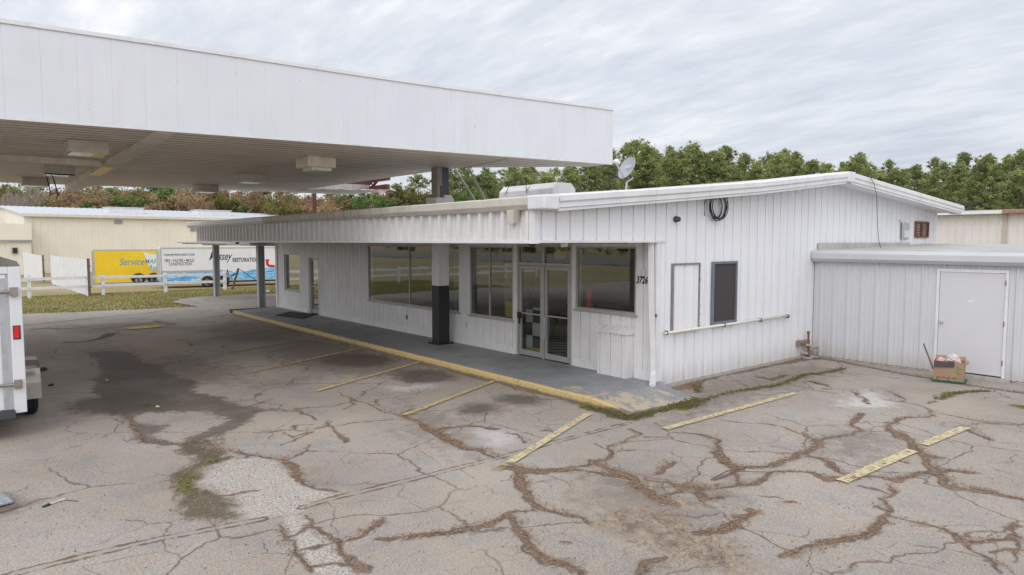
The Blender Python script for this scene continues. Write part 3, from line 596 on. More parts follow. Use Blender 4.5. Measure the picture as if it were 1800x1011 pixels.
        LK(nt, M(nt, 'SUBTRACT', 0.9, M(nt, 'MULTIPLY', wetf, 0.15)), b.inputs['Roughness'])
    else: b.inputs['Roughness'].default_value = 0.9
    LK(nt, c, b.inputs['Base Color']); bump(nt, b, ht, 0.6, 0.012); return m
MT['asphalt'] = asphalt_mat('cracked_asphalt'); asph.data.materials.append(MT['asphalt'])
MT['asphalt2'] = asphalt_mat('old_asphalt', False)
# the rest of the lot, the far road, the grass
def sheet(name, poly, z, mat, kind='structure'):
    mb = MB(); mb.add([(p[0], p[1], z) for p in poly], [tuple(range(len(poly)))])
    o = mb.build(name, mat); tag(o, kind=kind)
    if o.data.polygons[0].normal.z < 0: o.data.flip_normals()
    return o
sheet('parking_lot', [(-30.2, -25), (45, -25), (45, 60), (-7, 60), (-7, 15.5), (-26, 15.5), (-29.6, 9), (-29.4, 7), (-30.3, 2)], -0.012, MT['asphalt2'])
mb = MB()
for i in range(-20, 20): mb.add([(i*20, -62, 0.03), (i*20+20, -62, 0.03), (i*20+20, -38, 0.03), (i*20, -38, 0.03)], [(0, 1, 2, 3)])
tag(mb.build('road', plain('road_asphalt', (0.19, 0.19, 0.19), 0.9, var=0.15, scale=0.6)), kind='structure')
MT['concrete'] = plain('old_concrete', (0.36, 0.33, 0.29), 0.9, var=0.2, scale=3, dirt=(0.16, 0.13, 0.1), dirt_amt=0.5, bmp=0.3)
sheet('concrete_strip', [tuple(at(*p_)[:2]) for p_ in ((-60,566),(40,561),(150,553),(250,546.5),(305,541),(302,544.5),(250,552),(150,561),(40,573),(-60,580))], 0.015, MT['concrete'])
sheet('concrete_pad', [tuple(at(*p_)[:2]) for p_ in ((325,527),(345,523.5),(372,536.5),(368,538))], 0.016, MT['concrete'])
def grass_mat():
    m, nt, b, o = new_mat('grass_ground'); p = pos(nt)
    nL = NOISE(nt, p, 0.16, 4, 0.6); nM = NOISE(nt, p, 1.1, 5, 0.6); nF = NOISE(nt, p, 11, 4, 0.7)
    c = MIX(nt, RAMP(nt, nL, [(0.4, 0.0), (0.6, 1.0)]), (0.225, 0.205, 0.09), (0.335, 0.275, 0.145))
    c = MIX(nt, RAMP(nt, nM, [(0.4, 0.0), (0.62, 0.7)]), c, (0.36, 0.265, 0.155))
    c = MIX(nt, 1.0, c, RAMP(nt, nF, [(0.3, 0.55), (0.5, 1.0), (0.7, 1.4)]), 'MULTIPLY')
    LK(nt, c, b.inputs['Base Color']); b.inputs['Roughness'].default_value = 1.0; bump(nt, b, nF, 0.8, 0.04); return m
MT['grass'] = grass_mat()
def gz(x, y):
    t = min(max((-40.5-x)/4.0, 0), 1); t = t*t*(3-2*t)*min(max((y+26)/10.0, 0), 1); return -0.036-0.33*t
xs_ = [-900, -500, -250, -150, -110]+[-100+2*i for i in range(20)]+[-60+1*i for i in range(32)]+[-28, -20, -10, 0, 20, 60, 150, 300, 600, 900]
ys_ = [-900, -400, -200, -120, -80, -60]+[-50+5*i for i in range(10)]+[0+2*i for i in range(25)]+[60, 80, 120, 200, 400, 900]
mb = MB(); mb.add([(x, y, gz(x, y)) for x in xs_ for y in ys_], [(i*len(ys_)+j, (i+1)*len(ys_)+j, (i+1)*len(ys_)+j+1, i*len(ys_)+j+1) for i in range(len(xs_)-1) for j in range(len(ys_)-1)])
tag(mb.build('ground', MT['grass'], smooth=True), kind='structure')
# grass blades along the verge
mb = MB(); tn = []
for i in range(42000):
    y = random.uniform(-6, 17); x = random.uniform(-43, -29.2)
    if poly_field(np.array([[x, y]]), [padpoly])[0] > 0: continue
    e_ = float(np.interp(y, [-30, 2, 7.7, 40], [-31.2, -30.9, -29.9, -28.5]))-0.05
    if x > e_ or (y > 16 and x > -27): continue
    h = random.uniform(0.03, 0.09)*(1.5 if x > e_-0.4 else 1); a = random.uniform(0, PI); z = gz(x, y); dx, dy = math.cos(a)*0.02, math.sin(a)*0.02
    lx, ly = random.uniform(-.03, .03), random.uniform(-.03, .03)
    mb.add([(x-dx, y-dy, z), (x+dx, y+dy, z), (x+lx, y+ly, z+h)], [(0, 1, 2)]); tn.append(random.random()*0.5+0.5*(0.5+float(mnoise.noise(Vector((x*.5, y*.5, 0))))))
tag(mb.build('grass', MT['blade'], tone=tn), 'short green and tan grass on the verge beyond the lot', 'grass', kind='stuff')
# pine straw lying in the cracks
mb = MB(); tn = []
def straw(lines, dens, mbx, tnx, wmul=1.3, ln=(0.015, 0.05), wd=0.0016):
    for l_ in lines:
        for i in range(len(l_)-1):
            (x0, y0, w0), (x1, y1, w1) = l_[i], l_[i+1]; L_ = math.hypot(x1-x0, y1-y0)
            if max(w0, w1) < 0.035: continue
            dist = math.hypot((x0+x1)/2, (y0+y1)/2)
            if dist > 24: continue
            for _ in range(int(L_*(w0+w1)*dens)):
                t = random.random(); w_ = (w0+(w1-w0)*t)*wmul
                s_ = random.gauss(0, 0.55)*w_; x = x0+(x1-x0)*t-(y1-y0)/L_*s_; y = y0+(y1-y0)*t+(x1-x0)/L_*s_
                x += random.gauss(0, .03); y += random.gauss(0, .03)
                if y > YA-0.02 and x > XS: continue
                if x < XS-0.02 and y > 6 : continue
                a = random.uniform(0, PI); q_ = random.uniform(*ln); dx, dy = math.cos(a)*q_, math.sin(a)*q_
                nx, ny = -math.sin(a)*wd*random.uniform(.8, 2.2), math.cos(a)*wd*random.uniform(.8, 2.2); z = 0.012+random.random()*0.012
                mbx.add([(x-nx, y-ny, z), (x+nx, y+ny, z), (x+dx+nx, y+dy+ny, z+random.uniform(-.004, .012)), (x+dx-nx, y+dy-ny, z)], [(0, 1, 2, 3)]); tnx.append(random.random())
straw(DEB, 900, mb, tn, 0.6)
straw(RIM, 500, mb, tn, 1.0)
straw([z4((850,775,.2),(1000,790,.25),(1150,760,.25),(1280,830,.3),(1400,900,.3),(1476,950,.3)), z4((1000,865,.1),(1150,880,.15),(1300,950,.2),(1450,1000,.3))], 500, mb, tn, 1.0)
tag(mb.build('pine_straw', MT['straw'], tone=tn), 'brown pine straw and leaf litter lying in the cracks', 'pine straw', kind='stuff')
mb = MB(); tn = []
straw(MOSS, 700, mb, tn, 0.7, (0.012, 0.035), 0.006)
tag(mb.build('moss', MT['moss'], tone=tn), 'green moss and low weeds along the cracks', 'moss', kind='stuff')
# small stones and grit
mb = MB(); tn = []
for i in range(1500):
    u = random.uniform(-20, 1820); v = random.uniform(620, 1011); p = at(u, v)
    if (p[0] < XS+0.2 and p[1] > 7.6) or p[1] > 15.2: continue
    s_ = random.choice([.003, .004, .004, .006, .009]); a = random.random()*3
    mb.add([(p[0]+s_*math.cos(a+k*1.57)*random.uniform(.7, 1.3), p[1]+s_*math.sin(a+k*1.57)*random.uniform(.7, 1.3), 0.008) for k in range(4)]+[(p[0], p[1], .010+s_)], [(0,1,4),(1,2,4),(2,3,4),(3,0,4)]); tn += [random.random()]*4
tag(mb.build('gravel', leaf_mat('grit', ((0.10, 0.085, 0.07), (0.26, 0.23, 0.20), (0.6, 0.58, 0.55)), 0), tone=tn), 'loose grit and pebbles scattered over the asphalt', 'gravel', kind='stuff')

# worn yellow paint
def paint_mat(name, c, wear):
    m, nt, b, o = new_mat(name); p = pos(nt)
    n = NOISE(nt, p, 11, 8, 0.78); n2 = NOISE(nt, p, 60, 3, 0.7)
    f = RAMP(nt, M(nt, 'ADD', M(nt, 'MULTIPLY', n, 0.7), M(nt, 'MULTIPLY', n2, 0.3)), [(wear-0.05, 0.0), (wear+0.05, 1.0)])
    cc = MIX(nt, n2, tuple(x*0.78 for x in c), c)
    tr = N(nt, 'ShaderNodeBsdfTransparent'); ms = N(nt, 'ShaderNodeMixShader')
    LK(nt, cc, b.inputs['Base Color']); b.inputs['Roughness'].default_value = 0.8
    LK(nt, f, ms.inputs[0]); LK(nt, tr.outputs[0], ms.inputs[1]); LK(nt, b.outputs[0], ms.inputs[2]); LK(nt, ms.outputs[0], o.inputs[0]); return m
MT['paintA'] = paint_mat('yellow_paint', (0.66, 0.55, 0.33), 0.455)
MT['paintB'] = paint_mat('worn_yellow_paint', (0.60, 0.46, 0.21), 0.46)
MT['paintC'] = paint_mat('very_worn_yellow_paint', (0.46, 0.34, 0.16), 0.52)
def stripe(a, b, wd, mat, label, z=0.022, cuts=()):
    a = Vector((*a[:2], 0)); b = Vector((*b[:2], 0)); d = (b-a).normalized(); n = Vector((-d.y, d.x, 0)); L_ = (b-a).length; mb = MB(); k = max(4, int(L_/0.12))
    ring = []
    for i in range(k+1):
        p = a+(b-a)*(i/k); wl = wd/2*(1+random.uniform(-.07, .07)); ring.append((p+n*wl, p-n*wl))
    mb.add([(q_.x, q_.y, z) for r_ in ring for q_ in r_], [(2*i, 2*i+1, 2*i+3, 2*i+2) for i in range(k)])
    o = mb.build('parking_stripe', mat); tag(o, label, 'parking stripe', 'yellow parking stripes on the asphalt')
    if o.data.polygons[0].normal.z < 0: o.data.flip_normals()
G3 = lambda x, y: at(200+x/2.1467, 540+y/2.1467); G4 = lambda x, y: at(700+x/2.46, 600+y/2.46); G5 = lambda x, y: at(1200+x/2.585, 620+y/2.585)
stripe(G5(1285, 345), G5(1092, 424), 0.13, MT['paintA'], 'short pale yellow stripe nearest the cardboard box, cut off by a crack')
stripe(G5(1045, 450), G5(722, 592), 0.14, MT['paintA'], 'bright pale yellow stripe at the right, below the crack')
stripe(G5(512, 188), G4(1152, 384), 0.12, MT['paintA'], 'long yellow stripe beside the mossy side wall')
stripe(G4(825, 316), G4(480, 532), 0.12, MT['paintA'], 'yellow stripe crossing the sealed joint by the sidewalk ramp')
stripe(G4(470, 540), G4(410, 564), 0.13, MT['paintC'], 'faint yellow stub of paint just past the sealed joint')
stripe(G4(422, 173), G4(28, 324), 0.11, MT['paintB'], 'yellow stripe between the two dark oil spots by the curb')
stripe(G3(1163, 208), G3(760, 322), 0.11, MT['paintB'], 'worn yellow stripe ending near the black column')
stripe(G3(952, 153), G3(510, 250), 0.11, MT['paintB'], 'thin faded yellow stripe, third one left of the ramp')
stripe(G3(783, 112), G3(395, 181), 0.11, MT['paintB'], 'thin faded yellow stripe, fourth one left of the ramp')
stripe(G3(653, 77), G3(320, 123), 0.11, MT['paintB'], 'thin faded yellow stripe, fifth one left of the ramp')
stripe(G3(535, 52), G3(250, 84), 0.12, MT['paintC'], 'nearly worn away yellow stripe by the far end of the curb')
stripe(at(395, 556), at(250, 568), 0.14, MT['paintC'], 'faintest yellow stripe, beyond the end of the sidewalk')
mb = MB(); pl = z6((800,262),(900,249),(1060,240),(1112,246),(1080,252),(960,264),(850,270)); mb.add([(p[0], p[1], 0.024) for p in pl], [tuple(range(len(pl)))])
o = mb.build('paint_patch', paint_mat('bright_yellow_patch', (0.62, 0.46, 0.03), 0.34)); tag(o, 'bright yellow painted patch on a low concrete pad at the far left', 'paint patch')
if o.data.polygons[0].normal.z < 0: o.data.flip_normals()

# sidewalk slab with yellow kerb and worn ramp end
def walk_mat():
    m, nt, b, o = new_mat('painted_walk'); p = pos(nt); s = N(nt, 'ShaderNodeSeparateXYZ'); LK(nt, p, s.inputs[0])
    n = NOISE(nt, p, 1.3, 5, 0.6); n2 = NOISE(nt, p, 40, 4, 0.7); n3 = NOISE(nt, MAPPING(nt, p, (1, 1.5, 1)), 3.0, 12, 0.72)
    c = MIX(nt, RAMP(nt, n, [(0.35, 0.0), (0.65, 1.0)]), (0.205, 0.215, 0.225), (0.30, 0.31, 0.32))
    c = MIX(nt, 1.0, c, RAMP(nt, n2, [(0.3, 0.8), (0.7, 1.2)]), 'MULTIPLY')
    k = M(nt, 'ADD', M(nt, 'MULTIPLY', M(nt, 'ADD', M(nt, 'SUBTRACT', s.outputs[0], M(nt, 'MULTIPLY', M(nt, 'SUBTRACT', s.outputs[1], 8.0), 0.55)), 9.3), 0.088), n3)     # paint worn towards the ramp
    c = MIX(nt, RAMP(nt, k, [(0.625, 0.0), (0.66, 0.85)]), c, MIX(nt, n2, (0.42, 0.31, 0.19), (0.62, 0.50, 0.33)))
    c = MIX(nt, RAMP(nt, M(nt, 'ADD', k, M(nt, 'MULTIPLY', n, 0.1)), [(0.78, 0.0), (0.84, 0.6)]), c, (0.40, 0.38, 0.36))
    st = NOISE(nt, p, 2.6, 5, 0.65); c = MIX(nt, RAMP(nt, st, [(0.62, 0.0), (0.72, 0.6)]), c, (0.10, 0.075, 0.055))
    LK(nt, c, b.inputs['Base Color']); b.inputs['Roughness'].default_value = 0.62; bump(nt, b, n2, 0.25, 0.004); return m
MT['walk'] = walk_mat()
YC = 7.98
mb = MB()
xs2 = [-26.4, -7.62]
mb.add([(-25.75, YC+.06, 0.15), (-7.62, YC+.06, 0.15), (-7.62, YF+.1, 0.15), (-26.4, YF+.1, 0.15)], [(0, 1, 2, 3)])
mb.add([(-7.62, YC+.06, 0.15), (-6.98, YC+.25, 0.010), (-6.9, 9.75, 0.006), (-7.62, YF-.05, 0.15)], [(0, 1, 2, 3)])
mb.add([(-26.4, YC+.06, 0.15), (-26.4, YC+.1, 0), (-26.4, YF, 0), (-26.4, YF, 0.15)], [(0, 1, 2, 3)])
mb.add([(-7.62, YC+.06, 0.15), (-7.62, YC+.06, 0.0), (-6.98, YC+.25, 0.0), (-6.98, YC+.25, 0.01)], [(0, 1, 2, 3)])
tag(mb.build('sidewalk', MT['walk']), kind='structure')
def kerb_mat():
    m, nt, b, o = new_mat('yellow_kerb'); p = pos(nt); s = N(nt, 'ShaderNodeSeparateXYZ'); LK(nt, p, s.inputs[0])
    n = NOISE(nt, p, 9, 7, 0.75); n2 = NOISE(nt, p, 50, 4, 0.7); n3 = NOISE(nt, p, 1.2, 3, 0.5)
    c = MIX(nt, n2, (0.50, 0.36, 0.15), (0.68, 0.52, 0.24))
    k = M(nt, 'ADD', n, M(nt, 'MULTIPLY', M(nt, 'SUBTRACT', n3, 0.5), 0.4)); c = MIX(nt, RAMP(nt, k, [(0.56, 0.0), (0.62, 0.85)]), c, MIX(nt, n2, (0.22, 0.19, 0.16), (0.40, 0.36, 0.31)))
    z = M(nt, 'ADD', s.outputs[2], M(nt, 'MULTIPLY', M(nt, 'SUBTRACT', n, 0.5), 0.14)); c = MIX(nt, RAMP(nt, z, [(0.035, 0.9), (0.075, 0.0)]), c, (0.15, 0.12, 0.095))
    LK(nt, c, b.inputs['Base Color']); b.inputs['Roughness'].default_value = 0.8; bump(nt, b, n2, 0.6, 0.006); return m
MT['kerb'] = kerb_mat()
mb = MB(); prof = [(0.0, -0.15), (0.0, -0.02), (0.015, 0.003), (0.06, 0.003), (0.075, -0.01), (0.075, -0.15)]
path = [(-25.78, YC, .15)]+[(-25.78+i*(18.18)/90, YC+random.uniform(-.008, .008), .152+random.uniform(-.004, .003)) for i in range(1, 91)]+[(-7.3, YC+.06, 0.09), (-6.97, YC+.16, 0.012)]
mb.sweep(path, [(-a+0.06-0.06, b) for a, b in prof], mi=0)
tag(mb.build('kerb', MT['kerb']), kind='structure')
# ------------------------------------------------------------------ the white building
B = thing('roadside_building', 'long low white metal building with porch, shop windows and gable side wall, under the canopy', 'building', (-17, 15, 0))
BL = Vector(B.location)
def part(mb, name, mat, parent=B, label=None, smooth=False, bev=0.0, kind=None):
    """link as a child while keeping world coordinates"""
    root = parent
    while root.parent: root = root.parent
    o = mb.build(name, mat, parent, smooth, bev)
    if root.type == 'EMPTY' : o.data.transform(root.matrix_world.inverted() if root.matrix_world != Matrix() else Matrix.Translation(-Vector(root.location)))
    if label: o['label'] = label
    if kind: o['kind'] = kind
    return o
bpy.context.view_layer.update()
XL = -26.2
def zt(y): return float(np.interp(y, [6.9, 10.1, 12.7, 16.02, 22.97, 26], [3.385, 3.66, 3.90, 4.28, 3.745, 3.52]))
def RX(y): return float(np.interp(y, [7, 10, 16, 23], [-7.48, -7.44, -7.2, -7.08]))   # top of the rake trim
# side wall (gable), ribbed
mb = MB()
ribbed(mb, (XS, 9.93), (0, 1), 23.1-9.93, 0.05, lambda s_: zt(9.93+s_)-0.18, (1, 0), 'groove', 0.12)
ribbed(mb, (XS, YFA), (0, 1), 9.93-YFA, 2.70, lambda s_: zt(YFA+s_)-0.18, (1, 0), 'groove', 0.06)
part(mb, 'side_wall', MT['siding'])
mb = MB(); mb.box(XS-0.07, 9.93, -0.1, XS+0.035, 15.56, 0.075); part(mb, 'foundation', MT['block'])
# corner trim, opening trim
mb = MB(); mb.box(XS-0.13, 9.80, 0.10, XS+0.012, 9.93, 2.70); mb.box(XS-0.02, YFA-0.02, 2.675, XS+0.025, 10.02, 2.715); part(mb, 'corner_trim', MT['trim'])
# front fascia
mb = MB(); ribbed(mb, (XL+0.15, YFA), (1, 0), XS-XL-0.15, 2.70, 3.22, (0, -1), 'frib', 0.05); part(mb, 'fascia', MT['fascia'])
mb = MB(); mb.box(XL+0.13, YFA-0.085, 2.665, XS+0.03, YFA+0.02, 2.712); mb.box(XL+0.10, YFA-0.05, 2.66, XL+0.20, YFA+0.05, 3.2); mb.box(XS-0.10, YFA-0.088, 2.66, XS+0.028, YFA-0.0, 3.22); part(mb, 'fascia_trim', MT['trim'])
# fascia left end and porch ceiling
mb = MB(); ribbed(mb, (XL+0.12, YFA), (0, 1), YF-YFA, 2.70, 3.3, (-1, 0), 'rib', 0.05); part(mb, 'fascia_end', MT['fascia'])
mb = MB(); mb.box(XL+0.15, YFA+0.02, 2.695, XS-0.03, YF-0.0, 2.75); part(mb, 'porch_ceiling', MT['ceil'])
# gutters along the front eave, four lengths of different age
gp = [(-0.02, 0.0), (0.10, 0.0), (0.155, 0.07), (0.155, 0.175), (0.135, 0.195), (-0.02, 0.195)]
def gutter(x0, x1, mat, label=None, dz=0.0, gr=1.0):
    mb = MB(); path = [(x0+(x1-x0)*i/8, YFA-0.0, 3.185+dz+(random.uniform(-.004, .004) if 0 < i < 8 else 0)) for i in range(9)]
    mb.sweep(path, [(a*gr, b*gr) for a, b in gp]); part(mb, 'gutter', mat, B, label, bev=0.004)
gutter(-27.0, -19.2, MT['trim']); gutter(-19.2, -14.5, MT['gutter_dirty'], 'moss stained gutter length'); gutter(-14.5, -10.95, MT['gutter_dirty'], 'weathered gutter length', -0.002)
gutter(-10.95, -7.86, MT['gutter_tan'], 'tan stained gutter length', -0.008, 1.04)
mb = MB(); mb.box(-7.86, YFA-.165, 3.175, -7.47, YFA+0.147, 3.385); part(mb, 'gutter_corner', MT['trim'], bev=0.02)
mb = MB(); mb.hexa([(-8.32, YFA-.17, 2.96), (-8.20, YFA-.17, 2.96), (-8.20, YFA-.05, 2.98), (-8.32, YFA-.05, 2.98), (-8.34, YFA-.18, 3.18), (-8.16, YFA-.18, 3.18), (-8.16, YFA-.04, 3.18), (-8.34, YFA-.04, 3.18)]); part(mb, 'gutter_outlet', MT['gutter_tan'], bev=0.01)
# rake trim (white box moulding up the gable) with a lower lip, in lengths
segs = [(6.94, 9.0, 12.93), ]
def rake(y0, y1, nm='rake_trim'):
    mb = MB(); n = max(2, int((y1-y0)/1.0)); path = [(RX(y0+(y1-y0)*i/n), y0+(y1-y0)*i/n, zt(y0+(y1-y0)*i/n)) for i in range(n+1)]
    mb.sweep(path, [(0.0, -0.02), (0.0, -0.10), (-0.03, -0.13), (-0.03, -0.20), (-0.76, -0.20), (-0.76, 0.02), (-0.03, 0.0)])
    mb.sweep([(p[0]-0.05, p[1], p[2]) for p in path], [(0.0, -0.205), (0.0, -0.25), (-0.24, -0.25), (-0.24, -0.205)])
    part(mb, nm, MT['trim'], B)
yy = [7.1, 9.35, 13.4, 15.9]
for a, b in zip(yy[:-1], yy[1:]): rake(a+0.004, b-0.004)
rake(16.14, 23.05)
mb = MB(); z_ = zt(16.02); ya_, yb_, xr_ = 15.86, 16.18, RX(16.02)+.018; mb.hexa([(-7.80, ya_, z_-.225), (xr_, ya_, z_-.225), (xr_, yb_, z_-.225), (-7.80, yb_, z_-.225), (-7.80, ya_, z_+.002), (xr_, ya_, z_+.002), (xr_, yb_, z_+.005), (-7.80, yb_, z_+.005)]); part(mb, 'ridge_cap', MT['trim'], bev=0.01)
# roof
mb = MB(); ys_r = [YFA+.0, 10.1, 12.7, 16.02, 23.0]
vs = []
for y in ys_r:
    for x in (-27.0, RX(y)-.07): vs += [(x, y, zt(y)-0.02), (x, y, zt(y)-0.17)]
fs = []
for i in range(4):
    a, b = i*4, (i+1)*4; fs += [(a, a+2, b+2, b), (a+1, b+1, b+3, a+3), (a, b, b+1, a+1), (a+2, a+3, b+3, b+2)]
fs += [(0, 1, 3, 2), (16, 18, 19, 17)]
mb.add(vs, fs); part(mb, 'roof', MT['roofmetal'])
mb = MB(); mb.box(-7.12, 23.0, 3.56, -27, 23.2, 3.70); part(mb, 'rear_gutter', MT['trim'])
# left end wall and rear wall
mb = MB(); ribbed(mb, (XL, 23.1), (0, -1), 23.1-YF, 0.0, 3.4, (-1, 0), 'rib'); ribbed(mb, (XS, 23.1), (-1, 0), XS-XL, 0.0, 3.6, (0, 1), 'rib'); part(mb, 'rear_wall', MT['siding'])
# front wall of grooved boards around the openings
OP = [(-25.46, -24.02, .88, 2.21), (-23.22, -22.30, .15, 2.20), (-18.75, -13.96, .92, 2.58), (-13.50, -11.85, .91, 2.58), (-11.72, -9.97, .15, 2.63), (-9.86, -8.28, 1.33, 2.60)]
mb = MB(); x = XL
def wall_rect(x0, x1, z0, z1):
    if x1-x0 < 0.01 or z1-z0 < 0.01: return
    ribbed(mb, (x0, YF), (1, 0), x1-x0, z0, z1, (0, -1), 'board', -((x0-XL) % 0.27)+0.27)
for (a, b, z0, z1) in OP:
    wall_rect(x, a, .15, 2.70); wall_rect(a, b, .15, z0); wall_rect(a, b, z1, 2.70); x = b
wall_rect(x, XS-0.12, .15, 2.70)
for (a, b, z0, z1) in OP:      # reveals
    for bx in ((a-.02, a+.0, z0, z1), (b, b+.02, z0, z1), (a, b, z1, z1+.02), (a, b, z0-.02, z0)):
        mb.box(bx[0], YF+0.012, bx[2], bx[1], YF+0.16, bx[3])
part(mb, 'front_wall', MT['board'])
for a, b in ((XL, -23.27), (-22.24, -19.5), (-19.5, -17.0), (-17, -11.80), (-9.90, -9.22), (-8.28, XS-.12)):
    mb = MB(); mb.box(a+.004, YF-0.025, 0.15, b-.004, YF-0.002, 0.31); part(mb, 'skirting', MT['trim'])
mb = MB(); mb.box(XL-0.04, YF-0.05, 0.05, XL+0.10, YF+0.10, 2.695); part(mb, 'corner_post', MT['trim'])
# windows: frame, panes
def window(a, b, z0, z1, mull, fm, gm, fw_=0.045, dy=0.05, label=None, sill=True):
    mb = MB()
    for bx in ((a, a+fw_, z0, z1), (b-fw_, b, z0, z1), (a+fw_, b-fw_, z1-fw_, z1), (a+fw_, b-fw_, z0, z0+fw_)): mb.box(bx[0], YF+dy-.02, bx[2], bx[1], YF+dy+.03, bx[3])
    for m_ in mull: mb.box(m_-.018, YF+dy-.018, z0+fw_, m_+.018, YF+dy+.028, z1-fw_)
    if sill: mb.box(a-.05, YF-.03, z0-.045, b+.05, YF+.03, z0-.003)
    f_ = part(mb, 'window', fm, B, label)
    ed = [a+fw_]+sorted(mull)+[b-fw_]
    for i in range(len(ed)-1):
        mg = MB(); mg.box(ed[i]+(.018 if i else 0), YF+dy+.004, z0+fw_, ed[i+1]-(.018 if i < len(ed)-2 else 0), YF+dy+.010, z1-fw_); part(mg, 'pane', gm, f_)
    return f_
window(-25.46, -24.02, .88, 2.21, [], MT['frame_al'], MT['glass_mirror'], 0.03, 0.09, 'small window with a pale reflection')
window(-18.75, -13.96, .92, 2.58, [-16.38], MT['frame_al'], MT['glass'], 0.03, 0.03, 'wide two pane shop window')
window(-13.50, -11.85, .91, 2.58, [-12.73], MT['frame_al'], MT['glass'], 0.035, 0.02, 'two pane shop window beside the glass doors')
window(-9.86, -8.28, 1.33, 2.60, [], MT['frame_al'], MT['glass'], 0.04, 0.03, 'single pane shop window above the wall unit')
mb = MB(); mb.box(-13.96, YF-.012, .93, -13.50, YF-.003, 2.66); part(mb, 'window_post', MT['trim'])
# glass entrance
mb = MB(); t = 0.055
for x_ in (-11.72, -10.87, -10.025): mb.box(x_, YF+.0, .15, x_+t, YF+.08, 2.63)
for a, b in ((-11.665, -10.87), (-10.815, -10.025)): mb.box(a, YF+.002, 2.575, b, YF+.078, 2.63); mb.box(a, YF+.002, 2.17, b, YF+.078, 2.235)
df = part(mb, 'door_frame', MT['frame_al'])
for a, b in ((-11.665, -10.87), (-10.815, -10.025)):
    mg = MB(); mg.box(a, YF+.035, 2.235, b, YF+.043, 2.575); part(mg, 'transom_pane', MT['glass'], df)
for k, (a, b) in enumerate(((-11.655, -10.88), (-10.805, -10.035))):
    mb = MB(); s_ = 0.07
    for bx in ((a, a+s_, .17, 2.16), (b-s_, b, .17, 2.16), (a+s_, b-s_, 2.09, 2.16), (a+s_, b-s_, .17, .29)): mb.box(bx[0], YF+.015, bx[2], bx[1], YF+.06, bx[3])
    d_ = part(mb, 'glass_door', MT['frame_al'], B, 'left leaf, chequered board behind it' if k == 0 else 'right leaf, chequered floor behind it')
    mg = MB(); mg.box(a+s_, YF+.034, .29, b-s_, YF+.042, 2.09); part(mg, 'pane', MT['glass'], d_)
    mb = MB(); mb.box(a+s_, YF-.0, 1.09, b-s_, YF+.014, 1.12); part(mb, 'push_bar', MT['frame_al'], d_)
    mb = MB()
    if k == 0: mb.box(a+.0, YF-.05, .98, a+.09, YF+.014, 1.12); mb.box(a+.03, YF-.04, .86, a+.07, YF-.01, .98)
    else: mb.box(a+.01, YF-.04, .62, a+.05, YF+.014, 1.08)
    part(mb, 'door_handle', MT['black'] if k == 0 else MT['galv'], d_, bev=0.006)
# narrow left door
mb = MB(); a, b = -23.22, -22.30
for bx in ((a, a+.06, .15, 2.20), (b-.06, b, .15, 2.20), (a+.06, b-.06, 2.12, 2.20)): mb.box(bx[0], YF-.02, bx[2], bx[1], YF+.12, bx[3])
df2 = part(mb, 'door_frame', MT['board'])
mb = MB(); a += .065; b -= .065
for bx in ((a, a+.06, .17, 2.11), (b-.06, b, .17, 2.11), (a+.06, b-.06, 2.03, 2.11), (a+.06, b-.06, .17, .30)): mb.box(bx[0], YF+.06, bx[2], bx[1], YF+.10, bx[3])
d_ = part(mb, 'glass_door', MT['frame_al'], B, 'narrow glass door near the left end')
mg = MB(); mg.box(a+.06, YF+.076, .30, b-.06, YF+.084, 2.03); part(mg, 'pane', MT['glass_mirror'], d_)
mb = MB(); mb.box(a+.06, YF+.04, 1.10, b-.06, YF+.058, 1.13); mb.box(b-.055, YF+.02, .86, b-.02, YF+.058, 1.1); part(mb, 'door_handle', MT['galv'], d_)
# wall unit cover by the right window
mb = MB(); x0, x1, y0, y1 = -9.04, -8.32, YF-.22, YF-.003
ribbed(mb, (x0, y0), (1, 0), x1-x0, .15, 1.0, (0, -1), 'board', .06); ribbed(mb, (x1, y0), (0, 1), y1-y0, .15, 1.0, (1, 0), 'board', .5); ribbed(mb, (x0, y1), (0, -1), y1-y0, .15, 1.0, (-1, 0), 'board', .5)
mb.add([(x0-.03, y0-.03, .995), (x1+.03, y0-.03, .995), (x1+.03, y1, 1.085), (x0-.03, y1, 1.085)], [(0, 1, 2, 3)]); mb.add([(x0-.03, y0-.03, .97), (x1+.03, y0-.03, .97), (x1+.03, y0-.03, .995), (x0-.03, y0-.03, .995)], [(0, 1, 2, 3)])
mb.add([(x1+.03, y0-.03, .97), (x1+.03, y1, .97), (x1+.03, y1, 1.085), (x1+.03, y0-.03, .995)], [(0, 1, 2, 3)]); mb.add([(x0-.03, y0-.03, .97), (x0-.03, y1, .97), (x0-.03, y1, 1.085), (x0-.03, y0-.03, .995)], [(0, 3, 2, 1)])
for k in range(5): xx = x0-.03+k*.19; mb.hexa([(xx, y0-.03, .997), (xx+.02, y0-.03, .997), (xx+.02, y1, 1.087), (xx, y1, 1.087), (xx, y0-.03, 1.012), (xx+.02, y0-.03, 1.012), (xx+.02, y1, 1.102), (xx, y1, 1.102)])
part(mb, 'unit_cover', MT['board'], B, 'white boarded box with sloping ribbed lid')
